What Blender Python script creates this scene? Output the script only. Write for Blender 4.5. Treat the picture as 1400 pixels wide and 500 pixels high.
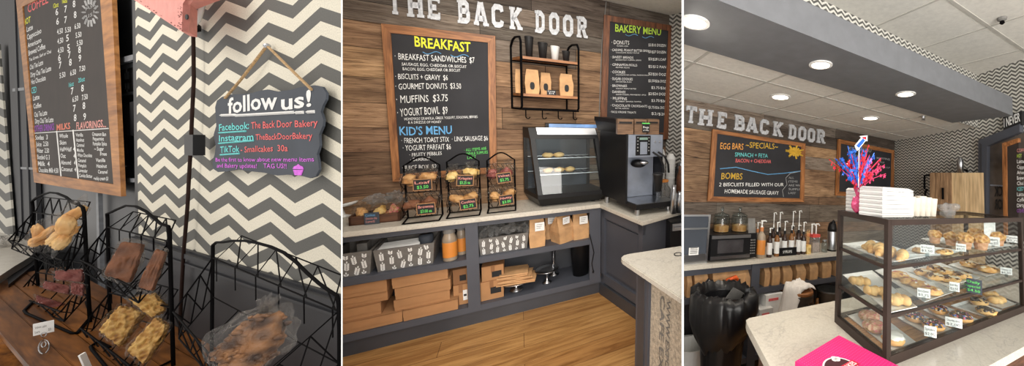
import bpy, bmesh, math, random
from mathutils import Vector, Matrix, noise
PI = math.pi
for o in list(bpy.data.objects): bpy.data.objects.remove(o)
SC = bpy.context.scene
COL = SC.collection
random.seed(7)

# ------------------------------------------------------------------ camera
# a level camera with a shifted lens; principal point (CX,CY), focal length F in pixels of a 1400x500 frame
CX, CY, F = 1030.0, 200.0, 450.0
EYE = Vector((0, 0, 1.5))
cd = bpy.data.cameras.new('camera'); cam = bpy.data.objects.new('camera', cd); COL.objects.link(cam)
cd.sensor_fit = 'HORIZONTAL'; cd.sensor_width = 36.0; cd.lens = F / 1400 * 36.0
cd.shift_x = -(CX - 700) / 1400; cd.shift_y = (CY - 250) / 1400
cd.clip_start = 0.02; cd.clip_end = 200
cam.location = EYE; cam.rotation_euler = (PI / 2, 0, 0)
SC.camera = cam
SC.view_settings.view_transform = 'Standard'; SC.view_settings.look = 'None'
SC.view_settings.gamma = 1.0; SC.view_settings.use_curve_mapping = False
SC.view_settings.exposure = 0.0
# ------------------------------------------------------------------ world light
wd = bpy.data.worlds.new('daylight'); SC.world = wd; wd.use_nodes = True
bg = wd.node_tree.nodes['Background']; bg.inputs[0].default_value = (1.0, 0.95, 0.89, 1); bg.inputs[1].default_value = 0.85
# the three corners of the shop: rows are the room axes (along the wall, into the wall, up)
AX = {'L': [[0.94081, -0.33892, -0.0001], [0.33891, 0.94079, 0.00695], [-0.00226, -0.00657, 0.99998]],
      'M': [[0.81537, 0.57867, 0.0178], [-0.57614, 0.80802, 0.12314], [0.05688, -0.11065, 0.99223]],
      'R': [[0.8357, 0.53775, -0.11153], [-0.54595, 0.83548, -0.06252], [0.05956, 0.11314, 0.99179]]}
def ortho(rows):
    x = Vector(rows[0]).normalized(); z = Vector(rows[2]); z = (z - x * z.dot(x)).normalized(); y = z.cross(x)
    return Matrix((x, y, z)).transposed()
R3 = {k: ortho(v) for k, v in AX.items()}
RM = {k: Matrix.Translation(EYE) @ m.to_4x4() for k, m in R3.items()}
RI = {k: m.transposed() for k, m in R3.items()}
def area(name, k, loc, target, size, power, col=(1, .93, .84), sy=None):
    l = bpy.data.lights.new(name, 'AREA'); l.size = size; l.energy = power; l.color = col
    if sy: l.shape = 'RECTANGLE'; l.size_y = sy
    o = bpy.data.objects.new(name, l); COL.objects.link(o)
    p = RM[k] @ Vector(loc); t = RM[k] @ Vector(target)
    o.location = p; o.rotation_euler = (t - p).to_track_quat('-Z', 'Y').to_euler()
    return o
area('overhead_fill_light', 'M', (-0.1, 1.2, 1.25), (0.0, 2.6, -0.7), 1.1, 30)  # added fill light above the middle corner, not a known ceiling panel
area('rear_fill_light', 'R', (0.3, -2.2, 0.1), (1.8, 2.2, 0.3), 2.2, 185, (1, .96, .9))  # added fill behind the camera to brighten walls and ceiling; no window there
area('overhead_fill_light', 'L', (-7.5, -2.2, 4.2), (-7.0, 1.2, -0.6), 2.6, 190)  # added overhead fill for the left corner; no such fixture is known

# ------------------------------------------------------------------ pixel helpers (points of the photograph on real planes)
def ray(k, u, v):
    return RI[k] @ Vector(((u - CX) / F, 1.0, (CY - v) / F))
def P(k, u, v, ax, val):
    r = ray(k, u, v); return r * (val / r[ax])
def at(k, u, v, z): return P(k, u, v, 2, z)
def pln(k, u, v, n, d):
    r = ray(k, u, v); return r * (d / r.dot(n))
def dep(k, p): return (R3[k] @ Vector(p)).y
def pxm(k, p): return dep(k, p) / F          # metres per pixel at p
def cosx(k, p):
    q = R3[k] @ Vector(p); return abs(q.y) / math.hypot(q.x, q.y)
V = Vector
# ------------------------------------------------------------------ border planes between the corners
def border(u):
    return V((1, -(u - CX) / F, 0)).normalized()     # points to growing u
LIM = {'L': (None, 466.4), 'M': (468.4, 931.9), 'R': (934.9, None)}

# ------------------------------------------------------------------ mesh builder
class MB:
    def __init__(s): s.bm = bmesh.new(); s.M = None
    def _p(s, p): return (s.M @ V(p)) if s.M is not None else V(p)
    def face(s, pts):
        vs = [s.bm.verts.new(s._p(p)) for p in pts]
        return s.bm.faces.new(vs)
    def hexa(s, a, b):           # a: 4 bottom points, b: 4 top points
        va = [s.bm.verts.new(s._p(p)) for p in a]; vb = [s.bm.verts.new(s._p(p)) for p in b]
        n = len(va)
        s.bm.faces.new(va[::-1]); s.bm.faces.new(vb)
        for i in range(n): s.bm.faces.new((va[i], va[(i + 1) % n], vb[(i + 1) % n], vb[i]))
        return s
    def box(s, x0, x1, y0, y1, z0, z1):
        return s.hexa([(x0, y0, z0), (x1, y0, z0), (x1, y1, z0), (x0, y1, z0)], [(x0, y0, z1), (x1, y0, z1), (x1, y1, z1), (x0, y1, z1)])
    def prism(s, pts, vec):
        vec = V(vec); return s.hexa([V(p) for p in pts], [V(p) + vec for p in pts])
    def tube(s, pts, r, n=6, closed=False, r2=None):
        pts = [V(p) for p in pts]; N = len(pts); rings = []
        up = None
        for i in range(N):
            if closed: t = pts[(i + 1) % N] - pts[i - 1]
            else: t = pts[min(i + 1, N - 1)] - pts[max(i - 1, 0)]
            if t.length < 1e-9: t = V((0, 0, 1))
            t.normalize()
            if up is None: up = V((0, 0, 1)) if abs(t.z) < .9 else V((1, 0, 0))
            a = t.cross(up)
            if a.length < 1e-4: a = t.cross(V((0, 1, 0.1)))
            a.normalize(); b = a.cross(t).normalized(); up = b
            rr = r if r2 is None else r + (r2 - r) * i / (N - 1)
            rings.append([s.bm.verts.new(s._p(pts[i] + (a * math.cos(2 * PI * j / n) + b * math.sin(2 * PI * j / n)) * rr)) for j in range(n)])
        for i in range(N if closed else N - 1):
            A = rings[i]; B = rings[(i + 1) % N]
            for j in range(n): s.bm.faces.new((A[j], A[(j + 1) % n], B[(j + 1) % n], B[j]))
        if not closed:
            s.bm.faces.new(rings[0][::-1]); s.bm.faces.new(rings[-1])
        return s
    def lathe(s, prof, c=(0, 0, 0), n=20, sx=1, sy=1):
        c = V(c); rings = []
        for r, z in prof:
            r = max(r, 1e-4)
            rings.append([s.bm.verts.new(s._p(c + V((r * sx * math.cos(2 * PI * j / n), r * sy * math.sin(2 * PI * j / n), z)))) for j in range(n)])
        for A, B in zip(rings, rings[1:]):
            for j in range(n): s.bm.faces.new((A[j], A[(j + 1) % n], B[(j + 1) % n], B[j]))
        s.bm.faces.new(rings[0][::-1]); s.bm.faces.new(rings[-1])
        return s
    def blob(s, c, rad, amp=.15, fr=2.0, sub=3, seed=0, flat=None, M=None):
        c = V(c); rad = V(rad); off = V((seed * 3.7, seed * 1.3, seed * 7.1))
        r = bmesh.ops.create_icosphere(s.bm, subdivisions=sub, radius=1)
        for v in r['verts']:
            p = v.co.copy(); q = p * (1 + amp * noise.noise(p * fr + off) * 2)
            if flat is not None and q.z < flat: q.z = flat
            q = V((q.x * rad.x, q.y * rad.y, q.z * rad.z))
            if M is not None: q = M @ q
            v.co = s._p(q + c)
        return s
    def ribbon(s, pts, w, O, ex, ey, vec):
        # flat stroke of width w in the plane O+ex,ey, given thickness vec
        pts = [V(p) for p in pts]; L = []; Rr = []
        for i in range(len(pts)):
            d1 = (pts[i] - pts[i - 1]).normalized() if i else (pts[1] - pts[0]).normalized()
            d2 = (pts[i + 1] - pts[i]).normalized() if i < len(pts) - 1 else d1
            d = (d1 + d2); d = d.normalized() if d.length > 1e-6 else d1
            nn = V((-d.y, d.x)); m = w / 2 / max(.5, abs(nn.dot(V((-d1.y, d1.x)))))
            L.append(pts[i] + nn * m); Rr.append(pts[i] - nn * m)
        f = lambda p: V(O) + V(ex) * p.x + V(ey) * p.y
        for i in range(len(pts) - 1):
            s.prism([f(L[i]), f(Rr[i]), f(Rr[i + 1]), f(L[i + 1])], vec)
        return s
    def clip(s, k, M=None):
        # cut at the partitions; M maps builder space to room space
        T = RM[k] @ (M if M is not None else Matrix.Identity(4)); Ti = T.inverted()
        lo, hi = LIM[k]
        for u, sg in ((lo, 1), (hi, -1)):
            if u is None: continue
            n = (Ti.to_3x3() @ (border(u) * sg)).normalized(); co = Ti @ EYE
            if all((v.co - co).dot(n) > 0 for v in s.bm.verts): continue
            bmesh.ops.bisect_plane(s.bm, geom=s.bm.verts[:] + s.bm.edges[:] + s.bm.faces[:], plane_co=co, plane_no=-n, clear_outer=True)
            es = [e for e in s.bm.edges if e.is_boundary]
            if es:
                try: bmesh.ops.holes_fill(s.bm, edges=es, sides=0)
                except Exception: pass
        return s
def link(o): COL.objects.link(o); return o
INFO = {}
def mesh_obj(name, mb, mat, smooth=False, bevel=0, weld=True):
    bm = mb.bm
    if bevel:
        es = [e for e in bm.edges if len(e.link_faces) == 2 and e.calc_face_angle(0) > .6]
        bmesh.ops.bevel(bm, geom=es, offset=bevel, segments=2, affect='EDGES', clamp_overlap=True)
    bmesh.ops.recalc_face_normals(bm, faces=bm.faces[:])
    me = bpy.data.meshes.new(name); bm.to_mesh(me); bm.free()
    if smooth:
        for p in me.polygons: p.use_smooth = True
    me.materials.append(mat)
    return bpy.data.objects.new(name, me)
def thing(name, label, cat, k, loc, yaw=0, group=None):
    o = link(bpy.data.objects.new(name, None)); o.empty_display_size = .05
    L = Matrix.Translation(V(loc)) @ Matrix.Rotation(yaw, 4, 'Z')
    o.matrix_world = RM[k] @ L; INFO[o.name] = (k, L)
    o['label'] = label; o['category'] = cat
    if group: o['group'] = group
    return o
SKEW = {}
def part(root, name, mb, mat, local=False, smooth=False, bevel=0, label=None, parent=None, clip=True, stuff=False):
    k, L = INFO[root.name]
    if root.name in SKEW:                      # plan follows the slanted return wall
        y0 = SKEW[root.name]
        for v in mb.bm.verts: v.co.x -= .3 * (v.co.y - y0)
    if not local: mb.bm.transform(L.inverted())
    if clip: mb.clip(k, L)
    o = mesh_obj(name, mb, mat, smooth, bevel); link(o); o.parent = parent or root
    if label: o['label'] = label
    if stuff: o['kind'] = 'stuff'
    return o
def solo(name, label, cat, k, mb, mat, loc, yaw=0, group=None, local=False, smooth=False, bevel=0, stuff=False):
    L = Matrix.Translation(V(loc)) @ Matrix.Rotation(yaw, 4, 'Z')
    if not local: mb.bm.transform(L.inverted())
    mb.clip(k, L)
    o = mesh_obj(name, mb, mat, smooth, bevel); link(o); o.matrix_world = RM[k] @ L; INFO[o.name] = (k, L)
    o['label'] = label; o['category'] = cat
    if group: o['group'] = group
    if stuff: o['kind'] = 'stuff'
    return o
def struct(name, k, mb, mat, loc=(0, 0, 0), yaw=0, local=True, bevel=0, smooth=False):
    L = Matrix.Translation(V(loc)) @ Matrix.Rotation(yaw, 4, 'Z')
    if not local: mb.bm.transform(L.inverted())
    mb.clip(k, L)
    o = mesh_obj(name, mb, mat, smooth, bevel); link(o); o.matrix_world = RM[k] @ L; INFO[o.name] = (k, L)
    o['kind'] = 'structure'
    return o

# ------------------------------------------------------------------ materials
def lin(c):
    return tuple(((x / 255) / 12.92 if x / 255 <= .04045 else ((x / 255 + .055) / 1.055) ** 2.4) for x in c) + (1,)
class NT:
    def __init__(s, name):
        s.m = bpy.data.materials.new(name); s.m.use_nodes = True; s.t = s.m.node_tree; s.b = s.t.nodes['Principled BSDF']
    def n(s, typ, **kw):
        nd = s.t.nodes.new(typ)
        for a, b in kw.items():
            if a.startswith('i_'): nd.inputs[int(a[2:])].default_value = b
            else: setattr(nd, a, b)
        return nd
    def l(s, a, b): s.t.links.new(a, b)
    def math(s, op, a, b=None, c=None):
        nd = s.n('ShaderNodeMath', operation=op)
        for i, x in enumerate((a, b, c)):
            if x is None: continue
            if hasattr(x, 'is_linked') or isinstance(x, bpy.types.NodeSocket): s.l(x, nd.inputs[i])
            else: nd.inputs[i].default_value = x
        return nd.outputs[0]
    def ramp(s, fac, stops, const=False):
        nd = s.n('ShaderNodeValToRGB'); s.l(fac, nd.inputs[0]); cr = nd.color_ramp
        if const: cr.interpolation = 'CONSTANT'
        while len(cr.elements) < len(stops): cr.elements.new(.5)
        for e, (p, c) in zip(cr.elements, stops): e.position = p; e.color = lin(c)
        return nd.outputs[0]
    def obj(s): return s.n('ShaderNodeTexCoord').outputs['Object']
    def noise(s, vec, scale, detail=3, rough=.55, dist=0):
        nd = s.n('ShaderNodeTexNoise'); s.l(vec, nd.inputs['Vector']); nd.inputs['Scale'].default_value = scale
        nd.inputs['Detail'].default_value = detail; nd.inputs['Roughness'].default_value = rough; nd.inputs['Distortion'].default_value = dist
        return nd.outputs[0]
    def mapv(s, vec, sc):
        nd = s.n('ShaderNodeMapping'); s.l(vec, nd.inputs[0]); nd.inputs['Scale'].default_value = sc; return nd.outputs[0]
    def bump(s, h, st=.3, d=.01):
        nd = s.n('ShaderNodeBump'); s.l(h, nd.inputs['Height']); nd.inputs['Strength'].default_value = st; nd.inputs['Distance'].default_value = d
        s.l(nd.outputs[0], s.b.inputs['Normal'])
    def col(s, sock): s.l(sock, s.b.inputs['Base Color'])
    def mul(s, a, b, f=1.0):
        nd = s.n('ShaderNodeMix', data_type='RGBA', blend_type='MULTIPLY'); nd.inputs[0].default_value = f
        s.l(a, nd.inputs[6]); s.l(b, nd.inputs[7]); return nd.outputs[2]
def pm(name, c, rough=.5, metal=0, var=.12, sc=12, bump=0, bs=None, sx=(1, 1, 1), em=0, spec=None, coat=0):
    t = NT(name); v = t.mapv(t.obj(), sx)
    n = t.noise(v, sc)
    lo = tuple(max(0, x * (1 - var)) for x in c); hi = tuple(min(255, x * (1 + var)) for x in c)
    cc = t.ramp(n, [(.3, lo), (.7, hi)]); t.col(cc)
    t.b.inputs['Roughness'].default_value = rough; t.b.inputs['Metallic'].default_value = metal
    if spec is not None: t.b.inputs['Specular IOR Level'].default_value = spec
    if coat: t.b.inputs['Coat Weight'].default_value = coat
    if bump:
        n2 = t.noise(v, bs or sc * 2, 4); t.bump(n2, bump, .01)
    if em:
        t.l(cc, t.b.inputs['Emission Color']); t.b.inputs['Emission Strength'].default_value = em
    return t.m
def wood(name, dark, light, sc=6, axis=0, rough=.5, bump=.15):
    t = NT(name); s = [sc * 6] * 3; s[axis] = sc * .5
    v = t.mapv(t.obj(), s); n = t.noise(v, 1.0, 4, .6, .8)
    n2 = t.noise(t.mapv(t.obj(), [x * 4 for x in s]), 1.0, 2)
    c1 = t.ramp(n, [(.3, dark), (.65, light)]); c2 = t.ramp(n2, [(.3, (205, 200, 195)), (.6, (255, 255, 255))])
    t.col(t.mul(c1, c2)); t.b.inputs['Roughness'].default_value = rough
    t.bump(n2, bump, .004); return t.m
def plank_wall(name):
    t = NT(name); a = t.n('ShaderNodeVertexColor', layer_name='tint').outputs[0]
    v = t.obj(); n = t.noise(t.mapv(v, (4, 4, 62)), 1.0, 6, .68, 1.6); n2 = t.noise(t.mapv(v, (2.2, 2, 9)), 1.0, 3, .6, .5)
    c = t.mul(a, t.ramp(n, [(.3, (92, 84, 80)), (.43, (205, 200, 195)), (.6, (255, 255, 255))]))
    c = t.mul(c, t.ramp(n2, [(.3, (185, 176, 170)), (.6, (255, 252, 248))]))
    t.col(c); t.b.inputs['Roughness'].default_value = .8; t.bump(n, .5, .006); return t.m
def chevron(name, px, pz, amp, x0=0, z0=0, dark=(100, 99, 92), light=(233, 228, 212)):
    t = NT(name); sp = t.n('ShaderNodeSeparateXYZ'); t.l(t.obj(), sp.inputs[0])
    x = t.math('ADD', sp.outputs[0], -x0 + 1000 * px); z = t.math('ADD', sp.outputs[2], -z0 + 1000 * pz)
    pp = t.math('PINGPONG', x, px / 2); h = t.math('MULTIPLY', pp, amp / (px / 2))      # 0 at the peak columns
    q = t.math('DIVIDE', t.math('ADD', z, h), pz); f = t.math('FRACT', q)
    c = t.ramp(f, [(0, light), (.5, dark)], True)
    g = t.noise(t.mapv(t.obj(), (90, 90, 90)), 1, 2); c = t.mul(c, t.ramp(g, [(.3, (225, 225, 225)), (.7, (255, 255, 255))]))
    t.col(c); t.b.inputs['Roughness'].default_value = .6; return t.m
def floor_mat(name, w=.15, ln=1.1):
    t = NT(name); b = t.n('ShaderNodeTexBrick'); t.l(t.obj(), b.inputs[0])
    b.inputs['Color1'].default_value = lin((196, 150, 92)); b.inputs['Color2'].default_value = lin((176, 128, 74)); b.inputs['Mortar'].default_value = lin((120, 84, 48))
    b.inputs['Scale'].default_value = 1; b.inputs['Mortar Size'].default_value = .0015; b.inputs['Brick Width'].default_value = ln; b.inputs['Row Height'].default_value = w
    b.offset = .37
    n = t.noise(t.mapv(t.obj(), (3, 28, 1)), 1, 4, .6, 1.0); c = t.mul(b.outputs[0], t.ramp(n, [(.3, (190, 175, 160)), (.62, (255, 255, 255))]))
    t.col(c); t.b.inputs['Roughness'].default_value = .38; return t.m
def quartz(name):
    t = NT(name); v = t.obj(); n = t.noise(v, 2.5, 6, .6, 1.5); n2 = t.noise(v, 120, 2)
    a = t.math('ABSOLUTE', t.math('SUBTRACT', n, .5))
    c = t.ramp(a, [(0, (196, 190, 180)), (.012, (212, 206, 194)), (.2, (216, 210, 197))]); c = t.mul(c, t.ramp(n2, [(.35, (244, 243, 241)), (.6, (255, 255, 255))]))
    t.col(c); t.b.inputs['Roughness'].default_value = .22; return t.m
def glass(name, tint=(235, 245, 245), a=.12):
    t = NT(name); tr = t.n('ShaderNodeBsdfTransparent'); tr.inputs[0].default_value = lin(tint); gl = t.n('ShaderNodeBsdfGlossy'); gl.inputs['Roughness'].default_value = .03
    lw = t.n('ShaderNodeLayerWeight'); lw.inputs[0].default_value = .35; f = t.math('MULTIPLY_ADD', lw.outputs['Fresnel'], .18, a * .15)
    mx = t.n('ShaderNodeMixShader'); t.l(f, mx.inputs[0]); t.l(tr.outputs[0], mx.inputs[1]); t.l(gl.outputs[0], mx.inputs[2])
    t.l(mx.outputs[0], t.t.nodes['Material Output'].inputs[0]); return t.m
def wrapm(name, tint=(240, 238, 235), gl_=.22, milk=.06):
    t = NT(name); tr = t.n('ShaderNodeBsdfTransparent'); tr.inputs[0].default_value = lin(tint); g = t.n('ShaderNodeBsdfGlossy'); g.inputs['Roughness'].default_value = .08
    n = t.noise(t.obj(), 28, 4, .6, 1.5); bp = t.n('ShaderNodeBump'); bp.inputs['Strength'].default_value = .9; bp.inputs['Distance'].default_value = .02; t.l(n, bp.inputs['Height']); t.l(bp.outputs[0], g.inputs['Normal'])
    d = t.n('ShaderNodeBsdfDiffuse'); d.inputs[0].default_value = lin((235, 235, 235)); t.l(bp.outputs[0], d.inputs['Normal'])
    lw = t.n('ShaderNodeLayerWeight'); lw.inputs[0].default_value = .5; t.l(bp.outputs[0], lw.inputs['Normal']); fa = t.math('MULTIPLY_ADD', t.math('POWER', lw.outputs['Facing'], 2.5), gl_ * 4, .02); m1 = t.n('ShaderNodeMixShader'); t.l(fa, m1.inputs[0]); t.l(tr.outputs[0], m1.inputs[1]); t.l(g.outputs[0], m1.inputs[2])
    m2 = t.n('ShaderNodeMixShader'); m2.inputs[0].default_value = milk; t.l(m1.outputs[0], m2.inputs[1]); t.l(d.outputs[0], m2.inputs[2])
    t.l(m2.outputs[0], t.t.nodes['Material Output'].inputs[0]); return t.m
def food(name, c1, c2, c3, sc=60, bump=.8, rough=.6):
    t = NT(name); vo = t.n('ShaderNodeTexVoronoi'); t.l(t.obj(), vo.inputs['Vector']); vo.inputs['Scale'].default_value = sc
    n = t.noise(t.obj(), sc * .3, 4)
    f = t.math('MULTIPLY_ADD', vo.outputs['Distance'], .5, t.math('MULTIPLY', n, .7))
    t.col(t.ramp(f, [(.3, c1), (.5, c2), (.75, c3)])); t.b.inputs['Roughness'].default_value = rough; t.bump(f, bump, .02); return t.m
def sprinkle(name, base, cols, sc=90):
    t = NT(name); vo = t.n('ShaderNodeTexVoronoi'); t.l(t.obj(), vo.inputs['Vector']); vo.inputs['Scale'].default_value = sc
    w = t.n('ShaderNodeSeparateColor'); t.l(vo.outputs['Color'], w.inputs[0])
    n = len(cols); st = [(0, base)] + [(.35 + .6 * i / n, c) for i, c in enumerate(cols)]
    t.col(t.ramp(w.outputs[0], st, True)); t.b.inputs['Roughness'].default_value = .5; t.bump(vo.outputs['Distance'], .6, .01); return t.m
m = {}
m['plank'] = plank_wall('reclaimed_boards')
m['frame'] = wood('stained_frame_pine', (112, 66, 34), (190, 128, 76), 5, 0)
m['frame_v'] = wood('stained_frame_pine_upright', (112, 66, 34), (190, 128, 76), 5, 2)
m['slate'] = pm('black_chalkboard', (42, 42, 46), .75, var=.12, sc=4)
m['slateL'] = pm('brown_black_chalkboard', (52, 44, 40), .7, var=.1, sc=3)
m['slateB'] = pm('blue_black_chalkboard', (62, 68, 78), .7, var=.08, sc=3)
def chalk(n, c): m[n] = pm('chalk_' + n, c, .9, var=.08, sc=60)
for n_, c_ in dict(white=(205, 205, 205), yellow=(236, 236, 70), blue=(110, 175, 225), pink=(240, 90, 140), green=(110, 225, 110), lime=(190, 225, 80), orange=(235, 165, 80), teal=(110, 205, 205), violet=(215, 110, 225), purple=(150, 80, 180), red=(230, 110, 110), gold=(210, 170, 60), dim=(165, 165, 165)).items(): chalk(n_, c_)
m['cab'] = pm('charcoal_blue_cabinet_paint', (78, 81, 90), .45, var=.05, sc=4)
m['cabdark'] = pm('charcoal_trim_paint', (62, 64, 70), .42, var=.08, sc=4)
m['quartz'] = quartz('cream_quartz')
m['floor'] = floor_mat('oak_vinyl_boards')
m['card'] = pm('brown_cardboard', (180, 133, 90), .8, var=.07, sc=6)
m['card2'] = pm('dark_cardboard', (150, 106, 70), .8, var=.07, sc=6)
m['kraft'] = pm('kraft_paper', (202, 158, 112), .75, var=.12, sc=9, bump=.5, bs=14)
m['blackmetal'] = pm('black_wire_enamel', (15, 14, 15), .6, 0, var=.1, spec=.02)
m['blackpl'] = pm('black_plastic', (22, 22, 24), .4, var=.1, spec=.3)
m['steel'] = pm('brushed_steel', (190, 192, 196), .28, 1, var=.06, sx=(1, 1, 30))
m['steelb'] = pm('satin_steel_panel', (168, 178, 196), .35, .7, var=.06)
m['galv'] = pm('galvanised_letter_metal', (196, 198, 202), .5, .2, var=.1, sc=45, bump=.3)
m['white'] = pm('white_plastic', (238, 238, 236), .4, var=.03)
m['foam'] = pm('white_foam', (212, 212, 210), .6, var=.03)
m['paper'] = pm('white_paper', (240, 240, 238), .8, var=.03)
m['glass'] = glass('clear_glass', (247, 250, 250), .05); m['glassd'] = glass('tinted_glass', (226, 234, 236), .3)  # second glass has a greyer tint and slightly more gloss
m['wrap'] = wrapm('clear_wrap', (248, 246, 243), .085, .012); m['wrap2'] = wrapm('cloudy_wrap', (232, 230, 227), .22, .12)
m['tile'] = pm('ceiling_tile', (226, 223, 216), .9, var=.03, sc=30)
m['grid'] = pm('ceiling_grid_metal', (190, 187, 180), .6, var=.03)
m['soffit'] = pm('grey_soffit_paint', (108, 110, 114), .6, var=.04)
m['pink'] = pm('chipped_pink_enamel', (226, 150, 140), .5, var=.06)
m['twine'] = pm('jute_twine', (176, 145, 105), .9, var=.15, sc=60)
m['label'] = pm('orange_label', (222, 140, 60), .5, var=.04)
m['print'] = pm('dark_print', (30, 30, 32), .7)
m['greyprint'] = pm('grey_print', (120, 118, 115), .7)
m['magenta'] = pm('magenta_box', (232, 30, 120), .45, var=.04)
m['maroon'] = pm('maroon_badge', (70, 24, 34), .5, var=.04)
m['lamp'] = pm('lit_lamp', (255, 244, 225), .5, em=7, var=.0)
m['dough'] = food('golden_pastry', (186, 118, 52), (226, 166, 92), (246, 206, 140), 18, .3)
m['crumb'] = food('muffin_crumb', (150, 92, 40), (206, 146, 78), (236, 190, 120), 60, .8)
m['liner'] = pm('muffin_liner', (214, 160, 120), .8, var=.1, sc=30)
m['choc'] = pm('chocolate_icing', (48, 32, 28), .25, var=.15)
m['bun'] = food('fried_dough', (190, 120, 55), (216, 150, 78), (230, 174, 104), 8, .1)
m['sprk'] = sprinkle('rainbow_sprinkles', (48, 32, 30), [(48, 32, 30), (235, 225, 210), (230, 160, 60), (90, 120, 200), (220, 90, 110)], 130)
m['sprk2'] = sprinkle('pink_nut_topping', (206, 150, 120), [(196, 120, 96), (225, 180, 150), (190, 150, 90), (215, 120, 120)], 110)
m['icing'] = pm('white_icing', (240, 236, 228), .35, var=.04)
m['glaze'] = sprinkle('iced_danish_top', (226, 170, 96), [(240, 232, 220), (200, 70, 80), (226, 170, 96), (242, 236, 228), (170, 100, 70)], 60)
m['choccr'] = sprinkle('chocolate_drizzle_bun', (214, 160, 92), [(92, 56, 36), (226, 176, 110), (240, 226, 200), (120, 74, 44)], 45)
m['granola'] = food('chocolate_granola', (58, 32, 18), (120, 72, 38), (176, 116, 64), 22, 1.0)
m['krispie'] = food('puffed_rice_treat', (190, 140, 62), (226, 184, 104), (246, 218, 150), 30, .9)
m['cookie'] = food('nut_cookie', (140, 84, 40), (198, 138, 76), (228, 180, 120), 16, .8)
m['brownie'] = food('chocolate_brownie', (74, 42, 28), (112, 68, 44), (150, 96, 64), 16, .5)
m['redvel'] = food('red_velvet_cookie', (84, 34, 34), (120, 56, 52), (160, 90, 84), 16, .5)
m['tabw'] = wood('varnished_table_planks', (74, 42, 16), (132, 82, 34), 1.2, 0, .45)

m['Lcookie'] = food('big_nut_cookie', (126, 74, 34), (196, 136, 74), (232, 186, 126), 9, 1.0)
m['Ldough'] = food('big_golden_cookie', (176, 118, 60), (214, 158, 92), (236, 198, 138), 9, .8)
m['Lkrisp'] = food('big_puffed_rice', (120, 74, 26), (186, 136, 66), (226, 186, 112), 30, 1.0)
m['Lbrown'] = food('big_brownie', (62, 34, 22), (104, 64, 42), (140, 90, 60), 12, .8)
m['Lred'] = food('big_red_velvet', (70, 28, 28), (112, 52, 48), (150, 88, 82), 14, .8)
m['Lgran'] = food('big_granola', (16, 9, 5), (58, 34, 18), (138, 96, 58), 14, 1.0)
m['tabw'].node_tree.nodes['Principled BSDF'].inputs['Specular IOR Level'].default_value = .12
m['wrapL'] = wrapm('thin_clear_wrap', (250, 248, 246), .06, .006)
m['Lrail'] = pm('dark_wainscot_paint', (46, 47, 51), .5, var=.1, sc=2, spec=.2)
# ------------------------------------------------------------------ text
_tc = {}
def tmesh(s, bold=0.0):
    key = (s, bold)
    if key in _tc: return _tc[key]
    c = bpy.data.curves.new('t', 'FONT'); c.body = s; c.size = 1; c.resolution_u = 2; c.offset = bold
    o = bpy.data.objects.new('t', c); COL.objects.link(o)
    bpy.context.view_layer.update()
    me = bpy.data.meshes.new_from_object(o.evaluated_get(bpy.context.evaluated_depsgraph_get()))
    vs = [v.co.copy() for v in me.vertices]; fs = [tuple(p.vertices) for p in me.polygons]
    bpy.data.objects.remove(o); bpy.data.curves.remove(c); bpy.data.meshes.remove(me)
    x0 = min((v.x for v in vs), default=0); x1 = max((v.x for v in vs), default=1)
    _tc[key] = (vs, fs, x0, max(x1 - x0, 1e-3)); return _tc[key]
def put_text(mb, s, O, ex, ey, bold=0.0, wob=.02, nrm=None):
    """ex spans the whole string, ey the capital height"""
    vs, fs, x0, w = tmesh(s, bold); ph = random.random() * 6
    nn = V(nrm) if nrm is not None else V((0, 0, 0))
    bv = []
    for v in vs:
        a = (v.x - x0) / w; b = v.y / .69
        if wob: b += wob * math.sin(v.x * 2.3 + ph) * 2; a += wob * .1 * math.sin(v.y * 7 + v.x * 3 + ph)
        bv.append(mb.bm.verts.new(mb._p(V(O) + V(ex) * a + V(ey) * b + nn)))
    for f in fs:
        try: mb.bm.faces.new([bv[i] for i in f])
        except ValueError: pass
def wtext(mb, k, s, y, u0, v0, u1, v1, h, bold=-.004, n=None, wob=.02):
    """writing on a wall-parallel plane, pixel baseline ends and height"""
    if n is None: A = P(k, u0, v0, 1, y); B = P(k, u1, v1, 1, y); C = P(k, u0, v0 - h, 1, y)
    else: A = pln(k, u0, v0, n, y); B = pln(k, u1, v1, n, y); C = pln(k, u0, v0 - h, n, y)
    put_text(mb, s, A, B - A, V((0, 0, C.z - A.z)), bold, wob)
def qframe(root, k, y, O, I, mat='frame', t=.02, surf='slate', yb=None):
    """framed board: O outer and I inner pixel corners TL TR BR BL on plane y (its front)"""
    o = [P(k, *q, 1, y) for q in O]; i = [P(k, *q, 1, y) for q in I]
    for a in range(4):
        b = (a + 1) % 4; mb = MB(); mb.prism([o[a], o[b], i[b], i[a]], (0, t, 0))
        part(root, 'frame_rail', mb, m[mat + ('_v' if a in (1, 3) and mat == 'frame' else '')])
    mb = MB(); mb.prism([p + V((0, t * .4, 0)) for p in i], (0, t * .5, 0)); part(root, 'chalkboard_surface', mb, m[surf])

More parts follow.
